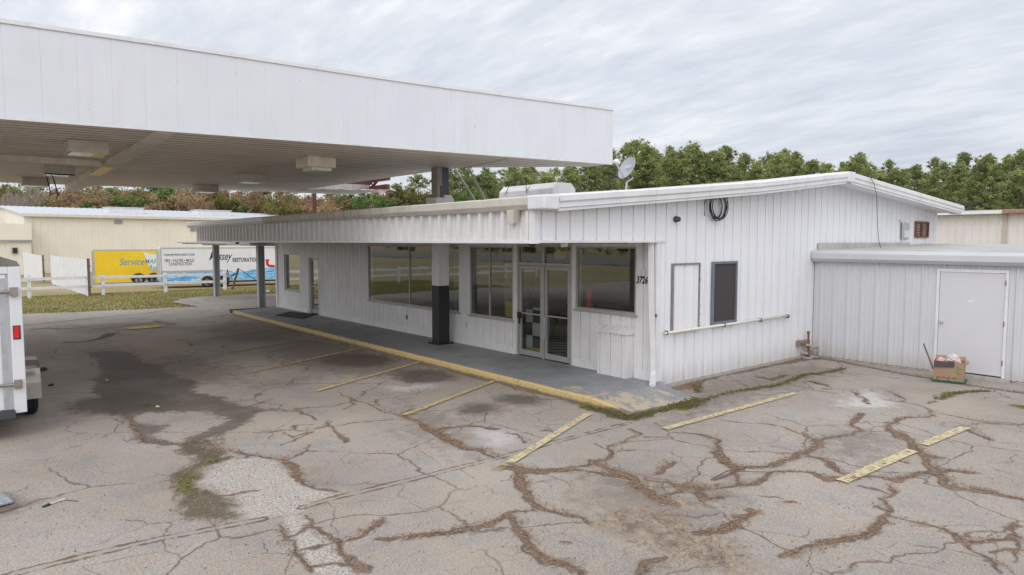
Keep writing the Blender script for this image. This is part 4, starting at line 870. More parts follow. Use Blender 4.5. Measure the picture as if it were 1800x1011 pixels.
# numbers, conduit, downspout
M4 = face_matrix((-8.272-B.location.x, YF-.006-B.location.y, 1.925-B.location.z), (1, 0, 0), (0, -1, 0))
text_obj('house_number', '3726', 0.185, MT['black'], B, M4, shear=0.22, offset=0.0045, sx=0.72)
mb = MB(); mb.tube([(-8.12, YF-.02, 2.7), (-8.11, YF-.02, 2.5), (-8.09, YF-.02, 2.16)], .009); mb.box(-8.14, YF-.05, 2.06, -8.05, YF-.003, 2.17); mb.box(-8.16, YF-.03, 2.08, -8.03, YF-.004, 2.15); part(mb, 'junction_box', MT['gutter_grey'], bev=0.004)
mb = MB(); ctr = [(-7.862, YF-.10, 2.69), (-7.83, YF-.10, 1.6), (-7.775, YF-.08, 0.36), (-7.74, YF-.13, .27), (-7.58, YF-.36, .16)]
mb.sweep(ctr, [(-.045, -.035), (.045, -.035), (.045, .035), (-.045, .035)], up=(0.35, -1, 0.1)); part(mb, 'downspout', MT['trim'], B, 'leaning white downspout with kicked out elbow', bev=0.004)
mb = MB(); mb.box(XS-.05, YF-.03, .93+.4, XS+.02, YF-.0, .99+.4); part(mb, 'strap', MT['rust'])
# porch ceiling strip lights / conduit along the wall head
mb = MB(); mb.tube([(-24.0, YF-.12, 2.655), (-8.4, YF-.12, 2.655)], .018, 8)
for x_ in (-22.0, -20.6, -18.2, -15.6, -12.3, -10.4): mb.box(x_-.12, YF-.16, 2.62, x_+.12, YF-.08, 2.694)
part(mb, 'conduit', MT['gutter_tan'])
for x_, y_ in ((-21.9, YFA+.35), (-8.45+-.1, YFA+.55)):
    mb = MB(); mb.lathe((x_-1.0 if x_ < -20 else x_, y_, 2.694), (0, 0, -1), [(0, .05), (.02, .07), (.05, .062), (.08, .035), (.09, .0)], 14); part(mb, 'dome_camera', MT['black'], smooth=True)
mb = MB()
for x_ in (-8.30,): mb.box(x_, YFA+.95, 2.60, x_+.05, YFA+1.0, 2.694); mb.box(x_+.09, YFA+.95, 2.61, x_+.13, YFA+1.0, 2.694)
part(mb, 'bare_bulb', MT['white'], bev=0.01)
for x_, z_ in ((-16.5, .52), (-13.65, .58)):
    mb = MB(); mb.box(x_-.04, YF-.012, z_, x_+.04, YF-.002, z_+.12); mb.box(x_-.02, YF-.016, z_+.02, x_+.02, YF-.0125, z_+.10); part(mb, 'outlet', MT['gutter_grey'] if x_ > -15 else MT['frame_dk'])
# --- things fixed to the side wall
mb = MB(); X_ = XS+.004
a, b, z0, z1 = 10.23, 11.11, 1.01, 2.29
for bx in ((a, a+.028, z0, z1), (a+.028, b-.045, z1-.028, z1), (a+.028, b-.045, z0, z0+.028)): mb.box(X_, bx[0], bx[2], X_+.045, bx[1], bx[3])
mb.box(X_, b-.068, z0+.0, X_+.045, b-.043, z1)
bw = part(mb, 'boarded_window', plain('worn_window_frame', (0.24, 0.21, 0.21), .6, var=.3, scale=12, dirt=(.09,.08,.08), dirt_amt=.7), B, 'window frame boarded over with white siding')
mb = MB(); ribbed(mb, (X_+.016, a+.03), (0, 1), b-.10-a, z0+.03, z1-.03, (1, 0), 'groove', .03); part(mb, 'board', MT['siding'], bw)
mb = MB(); mb.box(X_, b-.04, z0+.05, X_+.012, b+.0, z1-.04); part(mb, 'shade_strip', MT['frame_dk'], bw, 'dark strip standing in for the shaded open edge of the frame')  # solid dark strip painted in for the shade at the open edge
mb = MB()
for z_ in (1.06, 1.28, 1.45, 1.95, 2.22):
    mb = MB(); mb.box(X_+.012, b-.042, z_, X_+.03, b+.005, z_+.035); part(mb, 'clip', MT['galv'], bw)
for y_ in (10.33, 10.5, 10.66, 10.86):
    mb = MB(); mb.box(X_+.03, y_, z0-.008, X_+.05, y_+.05, z0+.012); part(mb, 'clip', MT['galv'], bw)
a, b, z0, z1 = 11.48, 12.34, 1.05, 2.30; mb = MB()
for bx in ((a, a+.05, z0, z1), (b-.05, b, z0, z1), (a+.05, b-.05, z1-.05, z1), (a+.05, b-.05, z0, z0+.06)): mb.box(X_, bx[0], bx[2], X_+.05, bx[1], bx[3])
sw = part(mb, 'window', plain('blue_grey_frame', (0.15, 0.18, 0.22), .45, var=.2), B, 'dark screened window in the side wall', bev=.006)
mb = MB(); mb.box(X_, a+.05, z0+.06, X_+.02, b-.05, z1-.05); part(mb, 'screen', MT['screen'], sw)
mb = MB(); mb.tube([(XS+.07, 9.99, 1.03), (XS+.065, 14.42, 1.045)], .026, 12)
pp = part(mb, 'wall_pipe', MT['pvc'], smooth=True)
for y_ in (10.03, 11.86, 13.2, 14.32):
    mb = MB(); mb.box(XS+.03, y_-.006, .995, XS+.106, y_+.006, 1.075); part(mb, 'pipe_strap', MT['frame_dk'], pp)
mb = MB(); mb.lathe((XS+.0, 10.32, 3.10), (1, 0, 0), [(0, .055), (.03, .06), (.06, .05), (.10, .045), (.12, .02)], 16); part(mb, 'camera_housing', MT['darkmetal'], smooth=True)
# louvred rusty vent and electrical box high on the gable
mb = MB(); a, b, z0, z1 = 21.40, 22.36, 2.80, 3.27
for bx in ((a, a+.05, z0, z1), (b-.05, b, z0, z1), ((a+b)/2-.04, (a+b)/2+.04, z0+.05, z1-.05), (a+.05, b-.05, z1-.05, z1), (a+.05, b-.05, z0, z0+.05)): mb.box(X_, bx[0], bx[2], X_+.05, bx[1], bx[3])
for k in range(8):
    z_ = z0+.07+k*.045
    mb.hexa([(X_, a+.05, z_+.02), (X_+.035, a+.05, z_), (X_+.035, b-.05, z_), (X_, b-.05, z_+.02), (X_, a+.05, z_+.026), (X_+.035, a+.05, z_+.008), (X_+.035, b-.05, z_+.008), (X_, b-.05, z_+.026)])
part(mb, 'wall_vent', MT['rust'], B, 'rusty louvred vent high on the gable')
mb = MB(); mb.box(X_, 20.42, 2.76, X_+.05, 20.92, 3.20); eb = part(mb, 'electrical_box', MT['galv'], B, 'grey metal box with peeling front', bev=.01)
mb = MB(); mb.box(X_+.051, 20.56, 2.80, X_+.056, 20.90, 3.0); part(mb, 'sticker', MT['trim'], eb)
mb = MB(); mb.tube([(X_+.03, 20.25, 3.27), (X_+.05, 20.33, 3.22), (X_+.04, 20.40, 3.12), (X_+.04, 20.40, 2.5)], .009, 6); part(mb, 'cable', MT['frame_dk'])
mb = MB(); pts = [(1528, 309), (1536, 322), (1541, 345), (1542, 380), (1544, 420), (1548, 436), (1552, 445)]
def on_x(u, v, x): d = ray(u, v); return CC+d*(x/d[0])
mb.tube([tuple(on_x(*p_, -7.14)) for p_ in pts], .008, 6); part(mb, 'cable', MT['frame_dk'], B, 'thin dark cable hanging from the rake trim')
# roof hood behind the front gutter
mb = MB(); y_ = 12.7; xa, xb = -15.45, -13.2; prof = [(-.42, -.1), (.42, -.1), (.42, .09), (.26, .25), (-.26, .25), (-.42, .09)]
mb.sweep([(xa, y_, 4.0), (xb, y_, 4.0)], prof); part(mb, 'roof_hood', MT['trim'], B, 'long white ventilation hood on the roof', bev=.01)
mb = MB(); mb.tube([(xa+.3, y_-.45, 4.02), (xa+.5, y_-.42, 4.3), (xa+.9, y_-.3, 4.4), (xa+1.2, y_-.43, 4.2), (xa+1.25, y_-.46, 4.0)], .010, 6); mb.tube([(xa+1.2, y_-.43, 4.05), (xa+1.5, y_-.35, 4.42), (xa+1.7, y_-.4, 4.5)], .008, 6)
part(mb, 'cable', MT['frame_dk'], B, 'loose dark cable looping over the roof hood')
# --- inside, seen through the glass
def checker(name, sc, c1, c2, off=(0,0,0)):
    m, nt, b, o = new_mat(name); ck = N(nt, 'ShaderNodeTexChecker'); ck.inputs['Scale'].default_value = sc; ck.inputs[1].default_value = (*c1, 1); ck.inputs[2].default_value = (*c2, 1)
    LK(nt, MAPPING(nt, pos(nt), loc=off), ck.inputs[0]); LK(nt, ck.outputs[0], b.inputs['Base Color']); b.inputs['Roughness'].default_value = .35; return m
mb = MB(); mb.box(XL+.1, YF+.17, 0.10, XS-.1, 18, .155); part(mb, 'floor', checker('chequered_floor', 3.28, (.85, .87, .85), (.02, .02, .02), (0, 0, .017)))
mb = MB(); mb.box(XL+.2, 17.0, .155, XS-.2, 17.2, 2.9); mb.box(XS-.25, YF+.2, .155, XS-.15, 17, 2.9); mb.box(-20.0, YF+.3, .155, -19.85, 17, 2.9); mb.box(XL+.1, YF+.2, 2.75, XS-.1, 18, 2.85); part(mb, 'interior_wall', MT['int_wall'])
mb = MB(); mb.box(-12.6, 12.2, .155, -9.6, 12.9, 1.1); part(mb, 'counter', MT['int_dark'])
mb = MB(); mb.box(-14.9, YF+.5, .155, -14.0, YF+2.4, 2.75); mb.box(-13.3, YF+.9, .155, -13.0, YF+1.0, 2.75); part(mb, 'partition', MT['int_wall'])
mb = MB(); mb.box(-8.95, YF+.8, 1.9, -8.1, YF+.95, 2.7); mb.box(-8.62, YF+.8, .9, -8.1, YF+.93, 1.9); part(mb, 'cream_panel', MT['int_cream'])
cb_ = thing('display_board', 'black and white chequered board standing just inside the left glass door', 'display board', (-11.35, YF+.24, .156))
mb = MB(); mb.box(-11.66, YF+.22, .32, -11.08, YF+.26, 1.22)
part(mb, 'panel', checker('board_chequers', 3.45, (.66, .70, .72), (.015, .015, .02), (0.13, -9.0, -.30)), cb_)
mb = MB(); mb.box(-11.66, YF+.21, .158, -11.06, YF+.27, .318); part(mb, 'base', MT['yellowbox'], cb_)
fe = thing('fire_extinguisher', 'red fire extinguisher behind the right shop window', 'fire extinguisher', (-9.72, YF+.26, 1.30))
mb = MB(); mb.lathe((-9.72, YF+.26, 1.33), (0, 0, 1), [(0, .06), (.02, .072), (.32, .072), (.38, .055), (.41, .02)], 18); part(mb, 'cylinder', MT['redpaint'], fe, smooth=True)
mb = MB(); mb.box(-9.74, YF+.24, 1.74, -9.70, YF+.28, 1.79); mb.tube([(-9.70, YF+.26, 1.77), (-9.63, YF+.26, 1.70), (-9.63, YF+.26, 1.5)], .012, 8); mb.box(-9.77, YF+.25, 1.79, -9.63, YF+.27, 1.805); part(mb, 'valve', MT['black'], fe)
mb = MB(); mb.box(-9.84, YF+.17, 1.26, -8.3, YF+.40, 1.329); part(mb, 'window_ledge', MT['int_wall'])
yb = thing('yellow_box', 'yellow plastic box behind the shop window left of the doors', 'box', (-12.1, YF+.32, .9))
mb = MB(); mb.box(-12.38, YF+.2, .93, -11.9, YF+.5, 1.30); mb.box(-12.40, YF+.19, 1.27, -11.88, YF+.51, 1.31); part(mb, 'crate', MT['yellowbox'], yb, bev=.015)
mb = MB(); mb.box(-12.37, YF+.24, .155, -11.92, YF+.48, .925); part(mb, 'stand', MT['int_dark'], yb)
pn = thing('paper_notice', 'brown paper taped inside the glass over the right door', 'notice', (-10.42, YF+.05, 2.4))
mb = MB(); mb.box(-10.55, YF+.048, 2.33, -10.22, YF+.052, 2.56); part(mb, 'sheet', MT['paper'], pn)
mb = MB(); mb.box(-10.53, YF+.0455, 2.545, -10.48, YF+.0475, 2.575); part(mb, 'tape', MT['white'], pn)
# door mat
mb = MB(); p_ = [at(*q_, .15)[:2] for q_ in ((484, 555), (533, 561), (556, 553), (508, 548.5))]; mb.prism([tuple(x_) for x_ in p_], .152, .168)
tag(mb.build('door_mat', plain('mat_fibre', (.045, .038, .035), .95, var=.3, scale=40)), 'dark door mat on the sidewalk by the narrow left door', 'door mat')

# ------------------------------------------------------------------ satellite dish, coil
dp_ = on_x(1106, 298, -8.9); dp_ = Vector(dp_)
ds = thing('satellite_dish', 'grey satellite dish on a bent mast on the roof edge', 'satellite dish', (dp_.x, dp_.y, zt(dp_.y)-.02))
left = Vector((-RT[0], -RT[1], 0)); tocam = Vector((-FW[0], -FW[1], 0)).normalized()
nrm = (left*.80+tocam*.42+Vector((0, 0, .42))).normalized()
mb = MB(); prof = [(0.075*(r_/.235)**2, r_) for r_ in (0.0, .05, .1, .15, .19, .225)]+[(.077, .235), (.065, .235)]+[(0.075*(r_/.235)**2-.012, r_) for r_ in (.225, .19, .15, .1, .05, .0)]
mb.lathe(dp_, nrm, prof, 32); o = part(mb, 'reflector', MT['dish'], ds, smooth=True)
sidev = nrm.cross(Vector((0, 0, 1))).normalized(); upv = sidev.cross(nrm).normalized()
bot = dp_-upv*.20+nrm*.05; lnb = dp_+nrm*.34-upv*.0
mb = MB(); mb.tube([bot, lnb-upv*.03], .018, 8); part(mb, 'arm', MT['galv'], ds)
mb = MB(); mb.lathe(lnb+nrm*.04, -nrm, [(0, .03), (.04, .045), (.07, .04), (.12, .035), (.13, .02)], 14); mb.lathe(lnb+sidev*.07+nrm*.02, -nrm, [(0, .025), (.04, .035), (.09, .03)], 12); part(mb, 'receiver', MT['white'], ds, smooth=True)
mb = MB(); foot = Vector((dp_.x, dp_.y, zt(dp_.y)-.02))+left*.06; mb.tube([dp_-nrm*.03-upv*.03, dp_-nrm*.16-upv*.10, foot+Vector((0, 0, .2))-nrm*.02, foot], .022, 10); mb.box(foot.x-.08, foot.y-.08, foot.z-.01, foot.x+.08, foot.y+.08, foot.z+.01); part(mb, 'mast', MT['galv'], ds)
o = text_obj('logo', 'dish', .12, MT['trim'], ds, face_matrix(dp_-Vector(ds.location)+nrm*.05-sidev*-.0+upv*.0-(-sidev)*.11, -sidev if (-sidev).dot(Vector((RT[0], RT[1], 0))) > 0 else sidev, nrm), shear=.3, extrude=.001)
cc = thing('cable_coil', 'coil of black cable hooked under the rake trim on the gable wall', 'cable', (XS+.06, 11.56, 3.42))
mb = MB()
for k in range(7):
    cy_, cz_, r_ = 11.55+random.uniform(-.03, .03), 3.36+random.uniform(-.02, .03), .25+random.uniform(-.04, .035); e_ = random.uniform(.9, 1.05)
    mb.tube([(XS+.05+.012*k, cy_+r_*math.cos(t_)*e_, cz_+r_*math.sin(t_)) for t_ in np.linspace(0, 2*PI, 33)], .0085, 6)
part(mb, 'loops', MT['black'], cc)
mb = MB(); mb.tube([(XS+.06, 11.15, 3.18), (XS+.06, 11.14, 3.42), (XS+.06, 11.22, 3.58)], .009, 6); mb.tube([(XS+.08, 11.25, 3.60), (XS+.1, 11.45, 3.50), (XS+.1, 11.7, 3.66), (XS+.1, 11.83, 3.58), (XS+.09, 11.85, 3.35), (XS+.09, 11.75, 3.14)], .008, 6); part(mb, 'loose_end', MT['black'], cc)
# broken standpipe in the corner
sp_ = thing('standpipe', 'broken rusty water pipe and bracket in the corner of the two walls', 'pipe', (XS+.1, 15.2, 0))
mb = MB(); mb.tube([(XS+.12, 15.22, 0.0), (XS+.11, 15.20, .58)], [.03, .022], 8); mb.lathe((XS+.11, 15.2, .57), (0, 0, 1), [(0, .03), (.04, .035), (.07, .02)], 10); part(mb, 'pipe', MT['rust'], sp_)
mb = MB(); mb.box(XS+.02, 14.85, .36, XS+.12, 15.28, .43); mb.box(XS+.02, 14.83, .30, XS+.10, 14.95, .44); part(mb, 'bracket', plain('old_iron', (.26, .20, .15), .8, var=.4, scale=20, dirt_amt=.6), sp_, bev=.008)
mb = MB()
for k in range(16):
    r_ = random.uniform(.02, .05); c_ = (XS+.08+random.uniform(0, .22), 15.15+random.uniform(-.1, .25), random.uniform(.02, .05) if k > 7 else random.uniform(.08, .34)); vv = [Vector((random.uniform(-1, 1), random.uniform(-1, 1), random.uniform(-1, 1))).normalized()*r_ for _ in range(8)]
    mb.box(XS+.036+.001*k, c_[1]-r_*.6, c_[2]-r_*.5, c_[0]+r_*.7, c_[1]+r_*.8, c_[2]+r_*.6)
part(mb, 'rubble', plain('broken_masonry', (.45, .40, .35), .9, var=.4, scale=12), sp_, bev=.008)

# ------------------------------------------------------------------ annex (grey shed in front on the right)
A = thing('annex_shed', 'low grey metal shed with flat gutter and one plain door, right of the gable wall', 'shed', (-4, 17, 0))
bpy.context.view_layer.update()
DA, DB = -5.21, -3.98
mb = MB(); ribbed(mb, (XS+.02, YA), (1, 0), DA-XS-.02, 0.03, 2.24, (0, -1), 'rib', .14); ribbed(mb, (DB, YA), (1, 0), 4.5, .03, 2.24, (0, -1), 'rib', .10); ribbed(mb, (DA, YA), (1, 0), DB-DA, 2.14, 2.24, (0, -1), 'rib', .1)
ribbed(mb, (DB+4.5, YA), (0, 1), 6, .03, 2.24, (1, 0), 'rib'); part(mb, 'wall', MT['annex'], A)
mb = MB(); mb.sweep([(XS+.02, YA, 2.235), (DB+4.6, YA, 2.225)], [(-.02, .0), (.13, .0), (.19, .07), (.19, .185), (.15, .25), (-.02, .26)]); part(mb, 'gutter', MT['gutter_grey'], A)
mb = MB(); mb.add([(XS+.02, YA-.02, 2.49), (DB+4.6, YA-.02, 2.49), (DB+4.6, 22, 2.62), (XS+.02, 22, 2.62)], [(0, 1, 2, 3)]); mb.box(XS+.022, YA+.1, 2.48, XS+.05, 21, 2.66); part(mb, 'roof', MT['roofmetal'], A)
mb = MB(); f_ = .05
for bx in ((DA, DA+f_, .06, 2.14), (DB-f_, DB, .06, 2.14), (DA+f_, DB-f_, 2.09, 2.14)): mb.box(bx[0], YA-.035, bx[2], bx[1], YA+.05, bx[3])
fr = part(mb, 'door_frame', MT['trim'], A)
mb = MB(); mb.box(DA+f_+.006, YA-.012, .085, DB-f_-.006, YA+.03, 2.082); dr = part(mb, 'door', MT['door'], A, 'flat pale grey steel door', bev=.003)
mb = MB(); mb.lathe((DA+.115, YA-.012, 1.06), (0, -1, 0), [(0, .032), (.008, .032), (.012, .014), (.035, .014), (.045, .028), (.06, .03), (.07, .018)], 18); part(mb, 'door_knob', MT['galv'], dr, smooth=True)
mb = MB(); mb.box(-4.66, YA-.0145, 1.50, -4.55, YA-.0125, 1.53); part(mb, 'sticker', MT['white'], dr)
for z_ in (.30, 1.06, 1.85):
    mb = MB(); mb.box(DB-.052, YA-.045, z_, DB-.038, YA-.02, z_+.1); part(mb, 'hinge', MT['rust'], dr)
mb = MB(); mb.box(DA-.05, YA-.10, -.05, DB+.1, YA+.05, .055); part(mb, 'door_sill', MT['block'], A)
mb = MB(); mb.box(XS+.02, YA+.0, -.05, DA-.05, YA+.04, .04); mb.box(DB+.1, YA+.0, -.05, DB+4.5, YA+.04, .04); part(mb, 'foundation', MT['block'], A)
# far building on the right, beyond the annex
R_b = thing('beige_building', 'long beige metal building behind the annex with a rusty roof edge', 'building', (-10, 38, 0))
bpy.context.view_layer.update()
mb = MB(); ribbed(mb, (-34, 34), (1, 0), 25.1, 0, 3.82, (0, -1), 'rib', .1); ribbed(mb, (-8.9, 34), (1, 0), 16, 0, 3.90, (0, -1), 'rib', .1); part(mb, 'wall', MT['beige'], R_b)
mb = MB(); mb.box(-9.0, 33.93, 0, -8.85, 34.0, 3.86); part(mb, 'wall_trim', plain('tan_trim', (.50, .44, .36), .6), R_b)
mb = MB(); mb.hexa([(-34, 33.6, 3.80), (-8.95, 33.6, 3.84), (-8.95, 34.2, 3.84), (-34, 34.2, 3.80), (-34, 33.6, 3.88), (-8.95, 33.6, 3.95), (-8.95, 34.2, 3.95), (-34, 34.2, 3.88)]); part(mb, 'gutter', MT['trim'], R_b)
mb = MB(); mb.box(-8.95, 33.58, 3.84, 7, 34.2, 3.99); part(mb, 'roof_edge', plain('rusty_roof_edge', (.36, .20, .15), .8, var=.3, scale=5), R_b, 'rusty red roof edge')
mb = MB(); mb.hexa([(-34, 33.7, 3.86), (7, 33.7, 3.86), (7, 44, 4.3), (-34, 44, 4.3), (-34, 33.7, 3.9), (7, 33.7, 3.9), (7, 44, 4.4), (-34, 44, 4.4)]); part(mb, 'roof', MT['roofmetal'], R_b)

# ------------------------------------------------------------------ cardboard box with rubbish
bc = at(1664, 672); ang = math.radians(14)
cbx = thing('cardboard_box', 'open brown cardboard box of rubbish in front of the grey shed door', 'box', (bc[0], bc[1]+.12, .045), ang)
bpy.context.view_layer.update()
def lpart(mb, name, mat, parent, label=None, smooth=False, bev=0.0):
    o = mb.build(name, mat, parent, smooth, bev)
    if label: o['label'] = label
    return o
w2, d2, h2, t2 = .25, .18, .36, .008
mb = MB()
for bx in ((-w2, -d2, -w2+t2, d2), (w2-t2, -d2, w2, d2), (-w2+t2, -d2, w2-t2, -d2+t2), (-w2+t2, d2-t2, w2-t2, d2)): mb.box(bx[0], bx[1], 0, bx[2], bx[3], h2)
mb.box(-w2+t2, -d2+t2, 0, w2-t2, d2-t2, .01)
cbo = lpart(mb, 'carton', MT['card'], cbx)
mb = MB(); mb.hexa([(-w2+.01, -d2-.03, h2-.11), (w2*.35, -d2-.02, h2-.09), (w2*.35, -d2-.012, h2-.09), (-w2+.01, -d2-.022, h2-.11), (-w2+.01, -d2-.004, h2+.002), (w2*.35, -d2-.004, h2+.002), (w2*.35, -d2+.0, h2+.004), (-w2+.01, -d2+.0, h2+.004)]); lpart(mb, 'flap', MT['cardin'], cbo, 'dark printed flap folded down')
mb = MB(); mb.hexa([(w2, -d2, h2), (w2+.05, -d2, h2-.04), (w2+.05, d2, h2-.02), (w2, d2, h2), (w2, -d2, h2+.006), (w2+.055, -d2, h2-.034), (w2+.055, d2, h2-.014), (w2, d2, h2+.006)]); mb.hexa([(-w2, d2, h2), (w2, d2, h2), (w2, d2+.04, h2+.06), (-w2, d2+.04, h2+.06), (-w2, d2-.006, h2+.002), (w2, d2-.006, h2+.002), (w2, d2+.034, h2+.064), (-w2, d2+.034, h2+.064)]); lpart(mb, 'flap', MT['card'], cbo)
mb = MB()
for z_ in (.13, .23): mb.box(.12, -d2-.0015, z_, .22, -d2-.0005, z_+.015); mb.box(.13, -d2-.0015, z_+.025, .16, -d2-.0005, z_+.06)
lpart(mb, 'printed_mark', MT['greenprint'], cbo)
mb = MB()
for k in range(4):
    cx_ = -.16+k*.085; mb.sweep([(cx_+.03*math.cos(a_), -d2-.001, .035+.028*math.sin(a_)) for a_ in np.linspace(0, PI if k % 2 else 1.6*PI, 9)], [(-.006, -.0008), (.006, -.0008), (.006, .0008), (-.006, .0008)], up=(0, 1, 0))
lpart(mb, 'printed_letters', MT['inkdk'], cbo)
tr = thing('plastic_tray', 'dark green tray under the cardboard box', 'tray', (bc[0], bc[1]+.12, .012), ang)
mb = MB(); mb.box(-w2-.02, -d2-.03, 0, w2+.03, d2+.02, .026); mb.box(-w2-.03, -d2-.04, .020, w2+.04, d2+.03, .0315); lpart(mb, 'rim', MT['green'], tr, bev=.005)
def blob(c, r, seed, sq=(1, 1, 1), n=12):
    vs, fs = [], []
    for i in range(n+1):
        th = PI*i/n
        for j in range(n*2):
            ph = PI*j/n; d = Vector((math.sin(th)*math.cos(ph), math.sin(th)*math.sin(ph), math.cos(th)))
            k = 1+.32*mnoise.noise(d*2.2+Vector((seed, 0, 0)))+.15*mnoise.noise(d*6+Vector((0, seed, 0)))
            vs.append((c[0]+d.x*r*k*sq[0], c[1]+d.y*r*k*sq[1], c[2]+d.z*r*k*sq[2]))
    m_ = n*2
    for i in range(n):
        for j in range(m_): fs.append((i*m_+j, (i+1)*m_+j, (i+1)*m_+(j+1) % m_, i*m_+(j+1) % m_))
    return vs, fs
for nm, lb, c_, r_, mt_ in (('plastic_bag', 'crumpled white plastic bag on top of the rubbish in the cardboard box', (.05, .02, h2+.035), .10, MT['bagw']), ('plastic_bag', 'pink bag at the left inside the cardboard box', (-.13, -.03, h2-.02), .085, MT['bag']), ('paper_cup', 'pale pink cup in the middle of the cardboard box', (.13, -.06, h2-.0), .055, MT['bag'])):
    mb = MB(); mb.add(*blob(c_, r_, c_[0]*30+r_, (1.1, 1, .85))); o = mb.build(nm, mt_); o.data.transform(Matrix.Rotation(ang, 4, 'Z')); o.location = (bc[0], bc[1]+.12, .045); tag(o, lb, nm.replace('_', ' '))
mb = MB(); mb.tube([(-w2+.03, -.02, .05), (-w2-.19, -.06, .66)], .014, 8); o = mb.build('stick', MT['wood']); o.location = (bc[0], bc[1]+.12, .045); o.rotation_euler = (0, 0, ang); tag(o, 'thin brown wooden stick leaning out of the cardboard box', 'stick')

# ------------------------------------------------------------------ canopy
K = thing('fuel_canopy', 'huge flat white filling station canopy with deep plain fascia', 'canopy', (-18, 0, 0))
bpy.context.view_layer.update()
ZB, ZTp = 4.5, 5.76
def fx(y): return -12.62+(y-.7)*.1475      # front fascia line
def bx_(y): return -26.30+(y-1.33)*.180     # back fascia line
FR = (fx(12.05), 12.05); body = [(fx(-7), -7), FR, (-11.65, 12.07), (-13.80, 9.80), (bx_(9.68), 9.68), (bx_(-7), -7)]
mb = MB(); mb.prism([(x_, y_) for x_, y_ in body], ZB+.02, ZTp-.05)
part(mb, 'deck', MT['roofmetal'], K)
mb = MB(); mb.add([(x_, y_, ZB) for x_, y_ in body], [tuple(range(len(body)))[::-1]])
o = part(mb, 'soffit', MT['soffit'], K)
if o.data.polygons[0].normal.z > 0: o.data.flip_normals()
fd = Vector((.1475, 1, 0)).normalized()
PANEL['cseam'] = (0.46, [(0.0, 0.0), (0.003, -0.0035), (0.009, -0.0035), (0.012, 0.0)])
mb = MB(); L_ = 19.05/fd.y; ribbed(mb, (fx(-7)+.03, -7), (fd.x, fd.y), L_, ZB-.012, lambda s_: float(np.interp(-7+s_*fd.y, [-14, .7, 2.8, 5.8, 7.8, 12], [6.2, 5.90, 5.87, 5.80, 5.77, 5.755])), (fd.y, -fd.x), 'cseam')
part(mb, 'fascia', MT['canopy'], K)
mb = MB()      # right end return, back fascia, left end
for (p, q_) in (((FR[0]+.03, FR[1]+.01), (-11.65, 12.09)), ((-11.66, 12.085), (-13.82, 9.83)), ((-13.82, 9.72), (bx_(9.68), 9.70)), ((bx_(9.68)-.03, 9.68), (bx_(-7)-.03, -7)), ((bx_(-7), -7.03), (fx(-7), -7.03))):
    pa, pb = Vector((*p, 0)), Vector((*q_, 0)); d = (pb-pa); n_ = d.cross(Vector((0, 0, 1))).normalized()*-.012; zl = ZB+.0
    mb.hexa([(*p, zl), (*q_, zl), (q_[0]+n_.x, q_[1]+n_.y, zl), (p[0]+n_.x, p[1]+n_.y, zl), (*p, ZTp-.01), (*q_, ZTp-.01), (q_[0]+n_.x, q_[1]+n_.y, ZTp-.01), (p[0]+n_.x, p[1]+n_.y, ZTp-.01)])
part(mb, 'end_panel', MT['canopy'], K)
mb = MB(); ztf = lambda y: float(np.interp(y, [-14, .7, 2.8, 5.8, 7.8, 12], [6.2, 5.90, 5.87, 5.80, 5.77, 5.755]))
pth = [(fx(y)+.03, y, ztf(y)) for y in np.linspace(-7, 12.05, 40)]
mb.sweep(pth, [(-.03, -.01), (-.03, .035), (.022, .035), (.022, -.028), (.014, -.028), (.014, -.01)]); part(mb, 'coping', MT['trim'], K)
mb = MB(); mb.sweep([(fx(y)+.03, y, ZB-.012) for y in np.linspace(-7, 12.05, 40)], [(-.06, -.004), (-.06, .0), (.006, .004), (.010, .03), (.014, .03), (.014, -.006)]); part(mb, 'drip_edge', plain('scuffed_trim', (.72, .72, .73), .5, var=.1, scale=6, streak=.3, dirt=(.30, .28, .26), dirt_amt=.9), K)
# beams and joint strips under the soffit
mb = MB(); mb.hexa([(fx(2.7)-.12, 2.70, ZB-.03), (fx(3.0)-.12, 3.00, ZB-.03), (-26.05, 3.34, ZB-.20), (-26.1, 2.98, ZB-.20), (fx(2.7)-.12, 2.70, ZB-.003), (fx(3.0)-.12, 3.00, ZB-.003), (-26.05, 3.34, ZB-.003), (-26.1, 2.98, ZB-.003)]); bm_ = part(mb, 'beam', MT['beam'], K, 'long stained cross beam')
mb = MB(); mb.hexa([(-20.2, 2.84, ZB-.134), (-18.0, 2.80, ZB-.106), (-18.0, 3.05, ZB-.106), (-20.2, 3.1, ZB-.134), (-20.2, 2.84, ZB-.130), (-18.0, 2.80, ZB-.103), (-18.0, 3.05, ZB-.103), (-20.2, 3.1, ZB-.130)]); part(mb, 'tape', MT['lens_y'], bm_, 'yellowed stretch')
mb = MB(); mb.hexa([(-18.35, -6.95, ZB-.13), (-18.10, -6.95, ZB-.13), (-17.72, 2.72, ZB-.13), (-17.97, 2.72, ZB-.13), (-18.35, -6.95, ZB-.003), (-18.10, -6.95, ZB-.003), (-17.72, 2.72, ZB-.003), (-17.97, 2.72, ZB-.003)]); part(mb, 'beam', MT['beam'], K)
mb = MB(); mb.hexa([(-11.70, 9.50, ZB-.012), (-11.62, 9.56, ZB-.012), (-13.74, 9.93, ZB-.012), (-13.8, 9.85, ZB-.012), (-11.70, 9.50, ZB-.002), (-11.62, 9.56, ZB-.002), (-13.74, 9.93, ZB-.002), (-13.8, 9.85, ZB-.002)]); part(mb, 'joint_strip', MT['gutter_tan'], K)
